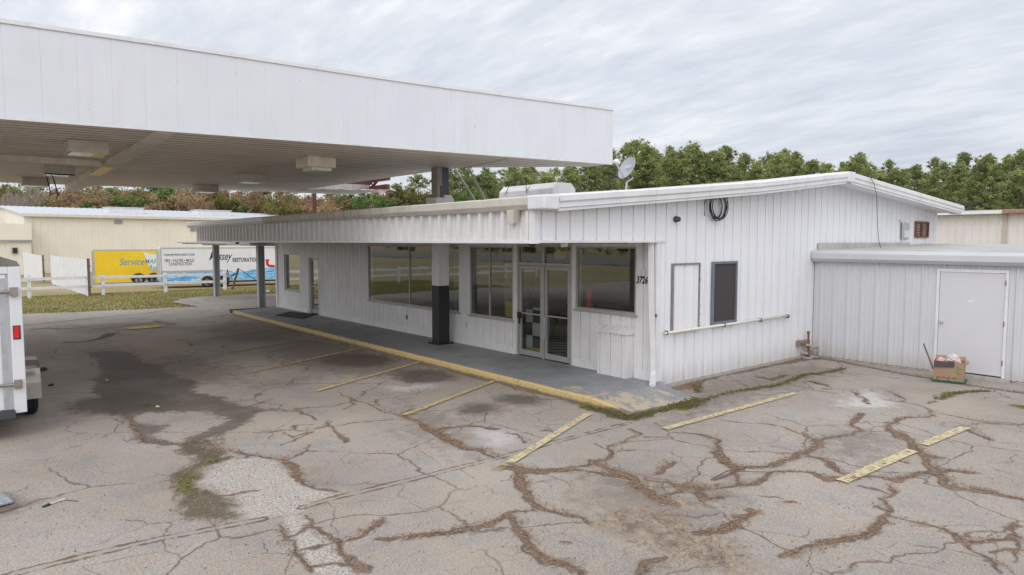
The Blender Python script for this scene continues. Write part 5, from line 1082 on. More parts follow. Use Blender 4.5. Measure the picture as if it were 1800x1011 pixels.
# back wing: fascia panel, soffit strip and bare red steel
wy = 12.04; mb = MB(); mb.prism([(bx_(9.68), 9.70), (bx_(wy)+.3, wy), (-21.15, wy), (-22.9, 9.70)], ZB-.02, ZB+.0); part(mb, 'wing_soffit', MT['soffit'], K)
mb = MB(); ribbed(mb, (-23.0, 9.72), ((-22.2+23.0), wy-9.72), 2.2, ZB+.002, ZTp, (1, -.35), 'rib'); part(mb, 'wing_panel', MT['trim'], K)
mb = MB(); mb.box(-22.3, 11.75, ZB+.002, -21.05, 11.9, ZB+.16); mb.box(-22.3, 11.75, ZB+.30, -21.0, 11.9, ZB+.46); mb.tube([(-22.2, 11.8, ZB+.1), (-21.4, 11.8, ZB+.5)], .05, 6); mb.box(-22.2, 9.74, ZB+.2, -22.0, 11.74, ZB+.42); part(mb, 'steel_frame', MT['redsteel'], K, 'bare dark red steelwork at the torn corner')
# column through the porch roof
cx_, cy_ = -14.2, 9.42; hw = .155
mb = MB(); mb.box(cx_-hw, cy_-hw, 1.60, cx_+hw, cy_+hw, 2.694); col = part(mb, 'column', MT['board'], K, 'boxed column, white above and black below', bev=.01)
mb = MB(); mb.box(cx_-hw-.004, cy_-hw-.004, .165, cx_+hw+.004, cy_+hw+.004, 1.60); part(mb, 'black_casing', MT['black'], col, bev=.01)
mb = MB(); mb.box(cx_-.24, cy_-.24, .151, cx_+.24, cy_+.24, .166)
for a, b in ((-.2, -.2), (.2, -.2), (-.2, .2), (.2, .2)): mb.lathe((cx_+a, cy_+b, .166), (0, 0, 1), [(0, .022), (.02, .022), (.022, .012), (.045, .012)], 8)
part(mb, 'base_plate', MT['black'], col)
mb = MB(); mb.box(cx_-.13, cy_-.16, 2.70, cx_+.13, cy_-.01, ZB-.003); part(mb, 'upper_post', plain('grey_post_paint', (.36, .33, .30), .7, var=.2, scale=4, streak=.5), col, 'pale upper half of the post')
mb = MB(); mb.box(cx_+.131, cy_-.08, 3.70, cx_+.134, cy_-.03, 4.05); part(mb, 'rust_stain', MT['rust'], col)
mb = MB(); mb.box(cx_-.12, cy_-.008, 2.70, cx_+.14, cy_+.17, ZB-.003); part(mb, 'downpipe', MT['steelblue'], col, 'blue grey boxed downpipe')
mb = MB(); mb.box(cx_-.24, cy_-.26, 3.45, cx_+.24, cy_+.26, 3.76); mb.box(cx_-.1, cy_+.0, 3.755, cx_+.2, cy_+.24, 3.83); part(mb, 'flashing', MT['white'], col, 'rough white sealant collar', bev=.02)
mb = MB(); mb.box(cx_-5.3, -4.0, 0, cx_-5.0, -3.7, ZB-.003); part(mb, 'column', MT['black'], K)
for a, b in (((-14.37, 10, 4.52), (-13.53, 10, 3.70)), ((-13.81, 10, 4.52), (-13.12, 10, 3.70))):
    mb = MB(); mb.tube([a, b], .028, 8); part(mb, 'strut', MT['gutter_tan'], K)
# soffit lights
def fixture(x1, y0, y1, label, stepped=False, yel=False, lx=.66, h=.22):
    t = thing('canopy_light', label, 'light', (x1-lx/2, (y0+y1)/2, ZB), 0, 'box lights under the canopy'); bpy.context.view_layer.update()
    mb = MB(); mb.box(x1-lx, y0, ZB-h, x1, y1, ZB-.003); part(mb, 'housing', MT['beam'] if stepped else MT['light_box'], t, bev=.012)
    if stepped: mb = MB(); mb.box(x1-lx+.08, y0+.12, ZB-h-.07, x1-.08, y1-.06, ZB-h+.001); part(mb, 'lens', MT['beam'], t, bev=.01); 
    else:
        mb = MB(); mb.box(x1-lx+.05, y0+.04, ZB-h-.012, x1-.04, (y0+y1)/2+(.1 if yel else .22), ZB-h+.001); part(mb, 'lens', MT['lens'], t)
        if yel: mb = MB(); mb.box(x1-lx+.05, (y0+y1)/2+.1, ZB-h-.014, x1-.04, y1-.03, ZB-h+.001); part(mb, 'diffuser', MT['lens_y'], t, 'yellowed part of the lens')
    return t
fixture(-14.32, 1.72, 2.34, 'canopy light left of the beam with a half yellowed lens', yel=True)
fixture(-13.92, 5.93, 6.56, 'grimy stepped box light, largest and rightmost under the canopy', stepped=True)
fixture(-18.5, 6.10, 6.72, 'canopy light behind the stepped one, lens towards the camera')
fixture(-23.1, 6.22, 6.84, 'farthest canopy light right of the beam, at the back edge')
fixture(-19.3, 1.80, 2.44, 'second canopy light left of the beam, black wires hanging from it')
fixture(-23.6, 1.70, 2.34, 'farthest canopy light left of the beam, at the back edge')
hw_ = thing('hanging_wires', 'two black wires hanging below the canopy beside the light boxes', 'wires', (-19.4, 1.85, 4.4)); bpy.context.view_layer.update()
for k, (y_, zl) in enumerate(((1.86, 3.74), (1.98, 3.69))):
    mb = MB(); mb.tube([(-19.28, 2.42-k*.2, 4.27), (-19.27, 2.1, 4.26), (-19.26, y_-.04, 4.27), (-19.26, y_, 4.18), (-19.24, y_+.05+.03*k, zl+.1), (-19.25, y_+.04, zl)], .014, 6); part(mb, 'wire', MT['black'], hw_)

# ------------------------------------------------------------------ carport at the left end
C_ = thing('carport', 'small corrugated metal carport roof on grey posts at the left end of the building', 'carport', (-31, 10.5, 0)); bpy.context.view_layer.update()
mb = MB(); cw = []; n_ = 150
for i in range(n_+1):
    x_ = -36.8+i*(36.8-26.25)/n_; z_ = 2.64+(.018 if i % 2 else -.0)+(x_+26.25)*.002; cw += [(x_, 8.84, z_), (x_, 13.2, z_+.12)]
mb.add(cw, [(2*i, 2*i+2, 2*i+3, 2*i+1) for i in range(n_)]); part(mb, 'roof_sheet', MT['galv'], C_)
mb = MB(); mb.box(-36.7, 9.95, 2.50, -26.3, 10.15, 2.635); mb.box(-36.7, 12.8, 2.5, -26.3, 12.95, 2.7); part(mb, 'beam', MT['gutter_grey'], C_)
for bx in ((-36.2, 8.9, 2.56, -36.0, 13.1, 2.63), (-29.2, 8.86, 2.52, -26.3, 8.95, 2.63), (-27.9, 9.03, 2.54, -27.75, 13.1, 2.63)):
    mb = MB(); mb.box(*bx); part(mb, 'purlin', MT['gutter_grey'], C_)
mb = MB(); mb.box(-36.85, 8.80, 2.60, -26.2, 8.835, 2.665); part(mb, 'edge_trim', MT['galv'], C_)
for (x_, y_) in ((-34.93, 10.1), (-27.8, 9.75)):
    mb = MB(); mb.box(x_-.12, y_-.13, 0, x_+.12, y_-.09, 2.52); mb.box(x_-.12, y_+.09, 0, x_+.12, y_+.13, 2.52); mb.box(x_-.03, y_-.09, 0, x_+.03, y_+.09, 2.52); part(mb, 'post', MT['greypost'], C_)
# ------------------------------------------------------------------ enclosed trailer at the left edge
T = thing('enclosed_trailer', 'white enclosed cargo trailer with metal fender, cut off by the left edge', 'trailer', (-13.5, -.4, 0)); bpy.context.view_layer.update()
XR = -11.38; YR = .74; YLf = -1.30
mb = MB(); mb.box(-16.3, YLf, .36, XR-.03, YR, 2.36); part(mb, 'body', MT['trailer'], T, bev=.01)
mb = MB(); pr_ = []
for i in range(13): a_ = PI*i/12; pr_.append((-((YR-YLf)/2+.01)*math.cos(a_), .17*math.sin(a_)**.7))
mb.sweep([(-16.3, (YR+YLf)/2, 2.361), (XR+.01, (YR+YLf)/2, 2.361)], pr_); part(mb, 'roof', plain('grimy_roof', (.20, .19, .175), .7, var=.35, scale=6, streak=.3), T, 'curved dark roof')
mb = MB(); mb.box(XR-.03, YR-.13, .36, XR+.012, YR+.012, 2.36); mb.box(XR-.03, YLf-.01, .36, XR+.012, YLf+.12, 2.36); mb.box(XR-.03, YLf+.12, 2.26, XR+.010, YR-.13, 2.36); part(mb, 'corner_post', MT['trailer'], T, bev=.008)
mb = MB(); mb.box(XR-.03, YLf+.13, .42, XR+.0, YR-.16, 2.25); dr = part(mb, 'rear_door', MT['trailer'], T, bev=.006)
mb = MB()
for bx in ((YR-.24, YR-.17, .44, 2.20), (YLf+.16, YR-.24, 2.14, 2.20)): mb.box(XR+.0015, bx[0], bx[2], XR+.012, bx[1], bx[3])
part(mb, 'door_trim', MT['galv'], dr)
for z_ in (.76, 2.02):
    mb = MB(); mb.tube([(XR+.035, YLf+.2, z_-.0), (XR+.035, YR-.08, z_+.0)], .022, 10); mb.box(XR+.013, YR-.12, z_-.06, XR+.06, YR-.03, z_+.06); part(mb, 'door_bar', MT['fender'], dr)
mb = MB(); mb.box(XR+.013, YR-.105, 1.37, XR+.020, YR-.02, 1.56); tl = part(mb, 'tail_light', MT['black'], T, bev=.012)
mb = MB()
mb.prism([(0, 0)]*0+[(XR+.0205, YR-.098), (XR+.036, YR-.09), (XR+.036, YR-.035), (XR+.0205, YR-.027)], 1.385, 1.545); part(mb, 'lens', MT['red'], tl, bev=.008)
mb = MB(); mb.box(XR-.06, YLf+.1, .30, XR+.05, YR-.12, .41); part(mb, 'bumper', MT['darkmetal'], T, bev=.006)
mb = MB(); mb.box(-13.95, YR+.001, .38, -12.1, YR+.03, .52); mb.box(-12.45, YR+.0, .80, -12.40, YR+.22, .83)
fp = [(-.56, -.04), (-.54, .20), (-.42, .40), (-.20, .50), (.20, .50), (.42, .40), (.54, .20), (.56, -.04)]; xc = -12.98; zc = .37; y0, y1 = YR+.005, YR+.27; th = .012
vs, fs = [], []
for (a, b) in fp: vs += [(xc+a, y0, zc+b), (xc+a, y1, zc+b), (xc+a*(1-.03), y0, zc+b*(1-.03)-.003), (xc+a*(1-.03), y1, zc+b*(1-.03)-.003)]
for i in range(len(fp)-1):
    a, b = 4*i, 4*(i+1); fs += [(a, b, b+1, a+1), (a+2, a+3, b+3, b+2), (a+1, b+1, b+3, a+3)]
mb.add(vs, fs); mb.add([(xc+a, y1, zc+b) for a, b in fp], [tuple(range(8))[::-1]]); part(mb, 'fender', MT['fender'], T)
for xw, yw in ((xc, YR+.145), (xc, YLf-.145)):
    mb = MB(); ax = (0, 1, 0)
    mb.lathe((xw, yw-.1, .335), ax, [(0, .20), (.0, .29), (.015, .32), (.035, .333), (.06, .335), (.075, .328), (.08, .335), (.12, .335), (.125, .328), (.14, .335), (.165, .333), (.185, .32), (.2, .29), (.2, .20)], 40)
    wh = part(mb, 'wheel', MT['rubber'], T, smooth=False); mb = MB(); mb.lathe((xw, yw-.09, .335), ax, [(0, .2), (.18, .2), (.185, .17), (.15, .15), (.15, .05), (.17, .04), (.18, .0)], 24); part(mb, 'rim', MT['trailer'], wh)
# litter on the ground near the trailer
bp = [at(*q_) for q_ in ((75, 893), (96, 883), (116, 880))]
pb = thing('paint_brush', 'old paint brush with pale handle and dark bristles lying on the asphalt', 'paint brush', tuple(bp[1])); bpy.context.view_layer.update()
mb = MB(); d_ = Vector(bp[2]-bp[0]).normalized(); P0 = Vector(bp[0])+Vector((0, 0, .018)); L_ = (Vector(bp[2])-Vector(bp[0])).length
mb.tube([P0+d_*L_*.3, P0+d_*L_*.5, P0+d_*L_*.7+Vector((0,0,.004)), P0+d_*L_*.9, P0+d_*L_], [.012, .008, .009, .016, .008], 8); part(mb, 'handle', MT['gutter_tan'], pb, smooth=True)
mb = MB(); n_ = Vector((-d_.y, d_.x, 0)); a, b = P0-Vector((0, 0, .01)), P0+d_*L_*.3
mb.hexa([a-n_*.02-Vector((0,0,.004)), a+n_*.02-Vector((0,0,.004)), b+n_*.016-Vector((0,0,.012)), b-n_*.016-Vector((0,0,.012)), a-n_*.02+Vector((0,0,.006)), a+n_*.02+Vector((0,0,.006)), b+n_*.016+Vector((0,0,.008)), b-n_*.016+Vector((0,0,.008))]); part(mb, 'bristles', MT['black'], pb)
pc = [at(*q_) for q_ in ((-30, 870), (-2, 867), (25, 887), (-20, 898))]
mb = MB(); mb.prism([tuple(p_[:2]) for p_ in pc], .02, .035); m_, nt_, b_, o_ = new_mat('scuffed_sheet'); n_ = NOISE(nt_, pos(nt_), 28, 3, .6); LK(nt_, RAMP(nt_, n_, [(.42, (.42, .45, .46)), (.5, (.10, .14, .16)), (.58, (.35, .38, .40))]), b_.inputs['Base Color'])
tag(mb.build('metal_sheet', m_), 'flat blotchy grey sheet on the ground, cut off at the left edge', 'sheet')
mb = MB(); mb.tube([at(-10, 903, .02), at(33, 890, .02)], .006, 6); tag(mb.build('twig', MT['wood']), 'thin twig beside the blotchy grey sheet', 'twig')
mb = MB(); mb.tube([at(116, 879, .012), at(137, 881, .012)], .004, 6); tag(mb.build('twig', MT['wood']), 'pale straw twig right of the paint brush handle', 'twig')
for (u, v, r_, lb) in ((76, 652, .07, 'dark lump of asphalt beside the trailer fender'), (90, 679, .045, 'small dark lump of asphalt below the larger one')):
    p_ = at(u, v); mb = MB(); mb.add(*blob((0, 0, r_*.4), r_, u, (1, 1, .6), 7)); o = mb.build('asphalt_lump', MT['dark_soil']); o.location = (p_[0], p_[1], .005); tag(o, lb, 'rubble')
for (u, v, r_, lb) in ((277, 717, .04, 'scrap of white litter on the dark wet patch'), (188, 670, .03, 'tiny white scrap left of the wet patch'), (471, 514, .14, 'scrap of white litter near the carport post')):
    p_ = at(u, v); mb = MB(); mb.add(*blob((0, 0, r_*.3), r_, v, (1.3, .7, .4), 7)); o = mb.build('litter', MT['bagw']); o.location = (p_[0], p_[1], .01); tag(o, lb, 'litter')
mb = MB(); p_ = at(983, 0+955*0+600+875/2.46); q_ = at(1006, 600+881/2.46); mb.tube([(p_[0], p_[1], .02), ((p_[0]+q_[0])/2, (p_[1]+q_[1])/2, .025), (q_[0], q_[1], .02)], .006, 6); tag(mb.build('twig', MT['wood']), 'short dark twig alone on the asphalt in the foreground', 'twig')
mb = MB(); p_ = at(1250, 846); q_ = at(1300, 827); mb.tube([(p_[0], p_[1], .02), ((p_[0]+q_[0])/2, (p_[1]+q_[1])/2+.02, .05), (q_[0], q_[1], .02)], .008, 6); mb.tube([((p_[0]+q_[0])/2, (p_[1]+q_[1])/2+.02, .05), (p_[0]+.3, p_[1]+.75, .02)], .005, 6); tag(mb.build('twig', MT['wood']), 'forked fallen twig across the straw filled cracks', 'twig')

# ------------------------------------------------------------------ far left: fence, trailers, warehouse
def rail_fence():
    t = thing('rail_fence', 'white two rail wooden fence along the grass verge', 'fence', (-40, -8, 0)); bpy.context.view_layer.update()
    xf = lambda y: -39.55-.02*(y-5)
    ys_f = [-15, -12.1, -9, -6.05, -3.1, -.1, 2.9, 5.95, 8.85, 11.9]
    for y in ys_f:
        mb = MB(); ln = random.uniform(-.03, .03); mb.hexa([(xf(y)-.07, y-.07, -.05), (xf(y)+.07, y-.07, -.05), (xf(y)+.07, y+.07, -.05), (xf(y)-.07, y+.07, -.05), (xf(y)-.07, y-.07+ln, 1.04), (xf(y)+.07, y-.07+ln, 1.04), (xf(y)+.07, y+.07+ln, 1.04), (xf(y)-.07, y+.07+ln, 1.04)]); p_ = part(mb, 'post', MT['fencepaint'], t)
        mb = MB(); mb.box(xf(y)-.05, y-.05+ln, 1.041, xf(y)+.05, y+.05+ln, 1.055); part(mb, 'post_cap', MT['wood'], p_)
    for zc_ in (.88, .47):
        for a, b in zip(ys_f[:-1], ys_f[1:]):
            d1, d2 = random.uniform(-.03, .03), random.uniform(-.03, .03); mb = MB()
            mb.hexa([(xf(a)+.072, a+.01, zc_-.07+d1), (xf(a)+.11, a+.01, zc_-.07+d1), (xf(b)+.11, b-.01, zc_-.07+d2), (xf(b)+.072, b-.01, zc_-.07+d2), (xf(a)+.072, a+.01, zc_+.07+d1), (xf(a)+.11, a+.01, zc_+.07+d1), (xf(b)+.11, b-.01, zc_+.07+d2), (xf(b)+.072, b-.01, zc_+.07+d2)])
            part(mb, 'rail', MT['fencepaint'], t)
rail_fence()
def gate(p0, p1, z0a, z0b, z1a, z1b, label, post):
    t = thing('board_gate', label, 'gate', (p0[0], p0[1], 0)); bpy.context.view_layer.update()
    P0, P1 = Vector(p0[:2]), Vector(p1[:2]); L_ = (P1-P0).length; d = (P1-P0)/L_; n = Vector((-d.y, d.x)); k = int(L_/.19)
    mb = MB()
    for i in range(k):
        a, b = P0+d*(L_*i/k), P0+d*(L_*(i+.86)/k); f_ = (i+.5)/k; zl = z0a+(z0b-z0a)*f_+random.uniform(-.03, .03); zh = z1a+(z1b-z1a)*f_+random.uniform(-.03, .03); q_ = n*random.uniform(.02, .03)
        mb.hexa([(a.x, a.y, zl), (b.x, b.y, zl), (b.x+q_.x, b.y+q_.y, zl), (a.x+q_.x, a.y+q_.y, zl), (a.x, a.y, zh), (b.x, b.y, zh), (b.x+q_.x, b.y+q_.y, zh), (a.x+q_.x, a.y+q_.y, zh)])
    part(mb, 'boards', MT['fencepaint'], t)
    for s_ in (-.03, ):
        for f_ in (.2, .8):
            mb = MB(); q_ = n*s_; za, zb = z0a+(z1a-z0a)*f_, z0b+(z1b-z0b)*f_; c_ = n*-.004
            mb.hexa([(P0.x+c_.x, P0.y+c_.y, za-.05), (P1.x+c_.x, P1.y+c_.y, zb-.05), (P1.x+q_.x, P1.y+q_.y, zb-.05), (P0.x+q_.x, P0.y+q_.y, za-.05), (P0.x+c_.x, P0.y+c_.y, za+.05), (P1.x+c_.x, P1.y+c_.y, zb+.05), (P1.x+q_.x, P1.y+q_.y, zb+.05), (P0.x+q_.x, P0.y+q_.y, za+.05)]); part(mb, 'brace', MT['fencepaint'], t)
    pt = thing('gate_post', post, 'post', (p0[0], p0[1], 0)); bpy.context.view_layer.update(); e_ = P0-d*.14
    mb = MB(); mb.box(e_.x-.055, e_.y-.055, -.2, e_.x+.055, e_.y+.055, z1a+.05); part(mb, 'timber', plain('grey_timber', (.17, .135, .11), .9, var=.3, scale=12), pt)
    mb = MB()
    for z_ in (z0a+.4, z1a-.35): mb.box(e_.x-.065, e_.y-.065, z_, e_.x+.065, e_.y+.10, z_+.05)
    part(mb, 'hinge', MT['rust'], pt)
gate(dep(153, 450, 33.75), dep(89, 450, 37.6), 0.0, .36, 1.80, 1.90, 'white board gate leaf standing open behind the rail fence', 'brown timber post at the right side of the nearer gate leaf')
gate(dep(74, 450, 49), dep(41, 450, 51.5), .05, -.1, 1.66, 1.86, 'farther white board gate leaf at the left, before the warehouse', 'brown timber post at the farther gate leaf')
# leaning pole with cable
mb = MB(); a, b = dep(419, 472, 37), dep(408, 509, 37); mb.tube([tuple(b), tuple(a)], .06, 8); tag(mb.build('leaning_pole', MT['wood']), 'dark wooden pole leaning in the grass at the end of the rail fence', 'pole')
mb = MB(); c_ = dep(480, 503, 37); mb.tube([tuple(a), tuple((a+c_)/2+np.array([0, 0, -.15])), tuple(c_)], .018, 6); a2, b2 = dep(400, 474, 37.3), dep(415, 480, 37.2)
mb.tube([tuple(a2), tuple(dep(403, 490, 37.2)), tuple(b2), tuple(dep(408, 484, 37)), tuple(dep(398, 482, 37)), tuple(a2)], .025, 6); tag(mb.build('guy_cable', MT['darkmetal']), 'tangle of cable looped between the leaning pole and the ground', 'cable')

def box_trailer(name, label, pl, pr, zb, h, L, wd, paint, wheels, rz_extra=0):
    d = Vector((pr[0]-pl[0], pr[1]-pl[1])).normalized(); rz = math.atan2(d.y, d.x)
    t = thing(name, label, 'trailer', (pl[0], pl[1], 0), rz, 'box trailers parked behind the rail fence')
    mb = MB(); mb.box(0, 0, zb, L, wd, zb+h); bd = mb.build('body', paint, t, bev=.03)
    mb = MB(); mb.box(-.01, -.012, zb+h-.07, L+.01, -.001, zb+h+.01); mb.box(-.012, -.012, zb-.03, .05, -.0015, zb+h-.07); mb.box(.05, -.012, zb-.03, L+.01, -.0015, zb+.03); mb.build('edge_trim', MT['galv'], t)
    mb = MB(); mb.box(-.06, .06, zb+.05, -.012, wd-.06, zb+h-.08); rd = mb.build('rear_door', paint if paint is not MT['yellow'] else MT['galv'], t)
    mb = MB()
    for y_ in (.15, wd/2, wd-.15): mb.tube([(-.09, y_, zb), (-.09, y_, zb+h-.1)], .025, 6)
    mb.build('door_bar', MT['galv'], rd)
    mb = MB(); mb.box(.3, .2, zb-.14, L, wd-.2, zb-.031); mb.tube([(L, wd/2, zb-.08), (L+1.1, wd/2, zb-.08)], .06, 6); mb.build('chassis', MT['black'], t)
    for xw in wheels:
        mb = MB(); mb.lathe((xw, .02, -.36+.36), (0, 1, 0), [(0, .22), (0, .31), (.03, .35), (.19, .35), (.22, .31), (.22, .22)], 28); wl = mb.build('wheel', MT['rubber'], t)
        mb = MB(); mb.lathe((xw, .025, 0), (0, 1, 0), [(0, .22), (0, .19), (.05, .17), (.05, .06), (.02, .05), (.02, .0)], 24); mb.build('rim', MT['white'] if 'white' in label else MT['galv'], wl)
        mb = MB(); arc = [(xw+.44*math.cos(a_), -.03, .02+.44*math.sin(a_)) for a_ in np.linspace(.05, PI-.05, 15)]; mb.sweep(arc, [(-.03, -.03), (.03, -.03), (.03, .03), (-.03, .03)], up=(0, 1, 0)); mb.build('fender', MT['galv'], t)
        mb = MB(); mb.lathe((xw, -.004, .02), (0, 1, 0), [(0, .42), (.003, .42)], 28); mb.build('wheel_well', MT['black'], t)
    return t
pl, prr = dep(284, 495, 44), dep(480, 486, 47.6)
WT = box_trailer('box_trailer', 'long white box trailer with blue water graphics and restoration lettering', pl, prr, .06, 2.22, 11.0, 2.2, MT['trailer'], [])
def along(u, pl, prr):      # distance along the side of a trailer where a sight line meets it
    d = ray(u, 470); p = np.array(pl[:2]); q_ = np.array(prr[:2])-p; q_ = q_/np.linalg.norm(q_)
    A_ = np.array([[d[0], -q_[0]], [d[1], -q_[1]]]); s_ = np.linalg.solve(A_, p); return s_[1]
for u in (364, 392):
    xw = along(u, pl, prr); t = WT
    mb = MB(); mb.lathe((xw, .0, -.02), (0, 1, 0), [(0, .22), (0, .30), (.03, .345), (.19, .345), (.22, .30), (.22, .22)], 28); wl = mb.build('wheel', MT['rubber'], t); wl.location.y = -.06
    mb = MB(); mb.lathe((xw, .0, -.02), (0, 1, 0), [(0, .225), (0, .19), (.05, .17), (.05, .07), (.01, .05), (.01, .0)], 24); mb.build('rim', MT['white'], wl)
    mb = MB(); mb.sweep([(xw+.43*math.cos(a_), -.05, .0+.43*math.sin(a_)) for a_ in np.linspace(.1, PI-.1, 15)], [(-.035, -.05), (.035, -.05), (.035, .05), (-.035, .05)], up=(0, 1, 0)); mb.build('fender', MT['galv'], t)
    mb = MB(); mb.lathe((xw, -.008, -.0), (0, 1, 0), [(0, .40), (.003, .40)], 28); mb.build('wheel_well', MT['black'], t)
# blue water graphic and lettering
mb = MB(); top = []; n_ = 160; LW = 10.9; x0w = along(291, pl, prr)
zb_, zt0 = .10, .66
m_, nt_, b_, o_ = new_mat('water_graphic'); tc_ = N(nt_, 'ShaderNodeTexCoord'); nn = NOISE(nt_, MAPPING(nt_, tc_.outputs['Object'], (1.2, 1, 4.5)), 1.6, 5, .65, 1.2)
LK(nt_, RAMP(nt_, nn, [(.36, (.06, .24, .52)), (.5, (.16, .46, .78)), (.6, (.42, .70, .90)), (.68, (.75, .87, .94))]), b_.inputs['Base Color']); b_.inputs['Roughness'].default_value = .35
vs, fs = [], []
for i in range(n_+1):
    x_ = x0w-.3+(LW-x0w+.3)*i/n_; hi = zt0+.10*mnoise.noise(Vector((x_*1.3, 0, 0)))+.09*mnoise.noise(Vector((x_*4, 5, 0)))+(.18 if x_ > 5.2 else 0)*min(1, (x_-5.2)) ; lo = zb_
    vs += [(x_, -.004, lo), (x_, -.004, hi)]
fs = [(2*i, 2*i+2, 2*i+3, 2*i+1) for i in range(n_)]
mb.add(vs, fs); mb.build('water_graphic', m_, WT)
mb = MB(); x1_ = along(392, pl, prr); mb.box(.0, -.0075, .66, x1_, -.0005, .78); mb.build('skirt_strip', MT['galv'], WT)
def ttext(name, s_, u0, u1, v, size, mat, parent, pl, prr, depth, shear=0, off=0.0, z=None):
    a, b = along(u0, pl, prr), along(u1, pl, prr); q0 = np.array(pl[:2]); qd = np.array(prr[:2])-q0; qd = qd/np.linalg.norm(qd); q_ = q0+qd*(a+b)/2
    z = H-(v+size*13-424)/1200*float(q_ @ FW[:2])
    o = text_obj(name, s_, size, mat, parent, Matrix(((1, 0, 0, 0), (0, 0, -1, -.006), (0, 1, 0, 0), (0, 0, 0, 1))), shear=shear, offset=off, extrude=.001)
    xs = [v_.co.x for v_ in o.data.vertices]; w_ = max(xs)-min(xs); k = (b-a)/w_; mn = min(xs)
    o.data.transform(Matrix.Translation((a, 0, z)) @ Matrix.Diagonal((k, 1, 1, 1)) @ Matrix.Translation((-mn, 0, 0))); return o
zv = lambda v, dpt: H-(v-424)/1200*dpt
ttext('web_address', 'masseyrestoration.com', 289, 343, 446, .27, MT['inkgrey'], WT, pl, prr, 44.6, z=zv(446.5, 45), off=.002)
ttext('lettering', 'FIRE • WATER • MOLD', 290, 342, 457, .28, MT['inkgrey'], WT, pl, prr, 44.6, z=zv(455, 45), off=.003)
ttext('lettering', 'CONSTRUCTION', 297, 337, 463, .28, MT['inkgrey'], WT, pl, prr, 44.6, z=zv(460.5, 45), off=.003)
ttext('script_lettering', 'Massey', 368, 409, 447, .78, MT['inkdk'], WT, pl, prr, 47, shear=.5, z=zv(450, 47), off=.008)
ttext('lettering', 'RESTORATION', 409, 455, 455, .38, MT['inkdk'], WT, pl, prr, 48, shear=.15, z=zv(453.5, 48.5), off=.010)
mb = MB(); xa = along(470, pl, prr); zz_ = zv(466, 50)
mb.sweep([(xa, -.008, zz_+.42), (xa, -.008, zz_+.16), (xa+.1, -.008, zz_+.04), (xa+.5, -.008, zz_+.0)], [(-.09, -.004), (.09, -.004), (.09, .004), (-.09, .004)], up=(0, 1, 0)); mb.build('pipe_graphic', MT['redpaint'], WT)
mb = MB(); mb.sweep([(xa-.13, -.0125, zz_+.44), (xa+.13, -.0125, zz_+.44)], [(-.004, -.05), (.004, -.05), (.004, .05), (-.004, .05)], up=(0, 0, 1)); mb.build('pipe_flange', MT['redpaint'], WT)
pl2, pr2 = dep(166, 498, 46.3), dep(278, 496, 48.2)
YT = box_trailer('box_trailer', 'yellow box trailer with teal lettering and a white triangle, left of the white one', pl2, pr2, -.14, 2.26, 5.4, 2.1, MT['yellow'], [])
for u in (243, 270):
    xw = along(u, pl2, pr2); t = YT
    mb = MB(); mb.lathe((xw, .0, -.03), (0, 1, 0), [(0, .21), (0, .30), (.03, .335), (.19, .335), (.22, .30), (.22, .21)], 28); wl = mb.build('wheel', MT['rubber'], t); wl.location.y = -.05
    mb = MB(); mb.lathe((xw, .0, -.03), (0, 1, 0), [(0, .215), (0, .18), (.05, .16), (.05, .06), (.01, .05), (.01, .0)], 24); mb.build('rim', MT['galv'] if u > 250 else MT['white'], wl)
    mb = MB(); mb.sweep([(xw+.45*math.cos(a_), -.05, .0+.45*math.sin(a_)) for a_ in np.linspace(.1, PI-.1, 15)], [(-.035, -.05), (.035, -.05), (.035, .05), (-.035, .05)], up=(0, 1, 0)); mb.build('fender', MT['darkmetal'], t)
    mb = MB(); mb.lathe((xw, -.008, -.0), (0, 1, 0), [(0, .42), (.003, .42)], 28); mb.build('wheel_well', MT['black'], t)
a = along(253, pl2, pr2); b = along(276, pl2, pr2); mb = MB(); mb.add([(a, -.004, zv(444, 46.5)), (b+.6, -.004, zv(452, 47)), (b+.4, -.004, zv(472, 47)), (along(265, pl2, pr2), -.004, zv(477, 47))], [(0, 3, 2, 1)]); mb.build('white_triangle', MT['white'], YT)
ttext('lettering', 'Service', 210, 254, 457, .68, MT['teal'], YT, pl2, pr2, 46, shear=.3, z=zv(459.5, 46), off=.003)
ttext('lettering', 'MASTER', 255, 292, 457, .44, MT['teal'], YT, pl2, pr2, 47, shear=.3, z=zv(458, 47), off=.004)
ttext('lettering', 'Restore', 262, 293, 468, .56, MT['teal'], YT, pl2, pr2, 47, shear=.3, z=zv(467.5, 47), off=.003)
ttext('small_lettering', '(    ) 256-1860', 173, 197, 487, .12, MT['inkdk'], YT, pl2, pr2, 45, shear=.2, z=zv(487.5, 45.3))
# cream warehouse
P1, P2 = dep(46, 470, 64), dep(391, 470, 77); dW = Vector((P2[0]-P1[0], P2[1]-P1[1])).normalized(); rzW = math.atan2(dW.y, dW.x); LWh = (Vector(P2[:2])-Vector(P1[:2])).length*1.75
Wh = thing('cream_warehouse', 'long low cream metal warehouse with shallow pale roof behind the trailers', 'building', (P1[0], P1[1], -.36), rzW)
zev = 5.55; dp2 = 22
mb = MB(); PANEL['wrib'] = (0.6, [(0.0, 0.0), (0.02, 0.03), (0.05, 0.03), (0.07, 0.0), (.3, 0), (.31, .015), (.34, .015), (.35, 0)])
ribbed(mb, (0, 0), (1, 0), LWh, 0, zev, (0, -1), 'wrib'); ribbed(mb, (0, dp2), (0, -1), dp2, 0, lambda s_: zev+1.0*(1-abs(s_-dp2/2)/(dp2/2)), (-1, 0), 'wrib'); ribbed(mb, (LWh, 0), (0, 1), dp2, 0, zev, (1, 0), 'wrib'); mb.build('wall', MT['cream'], Wh)
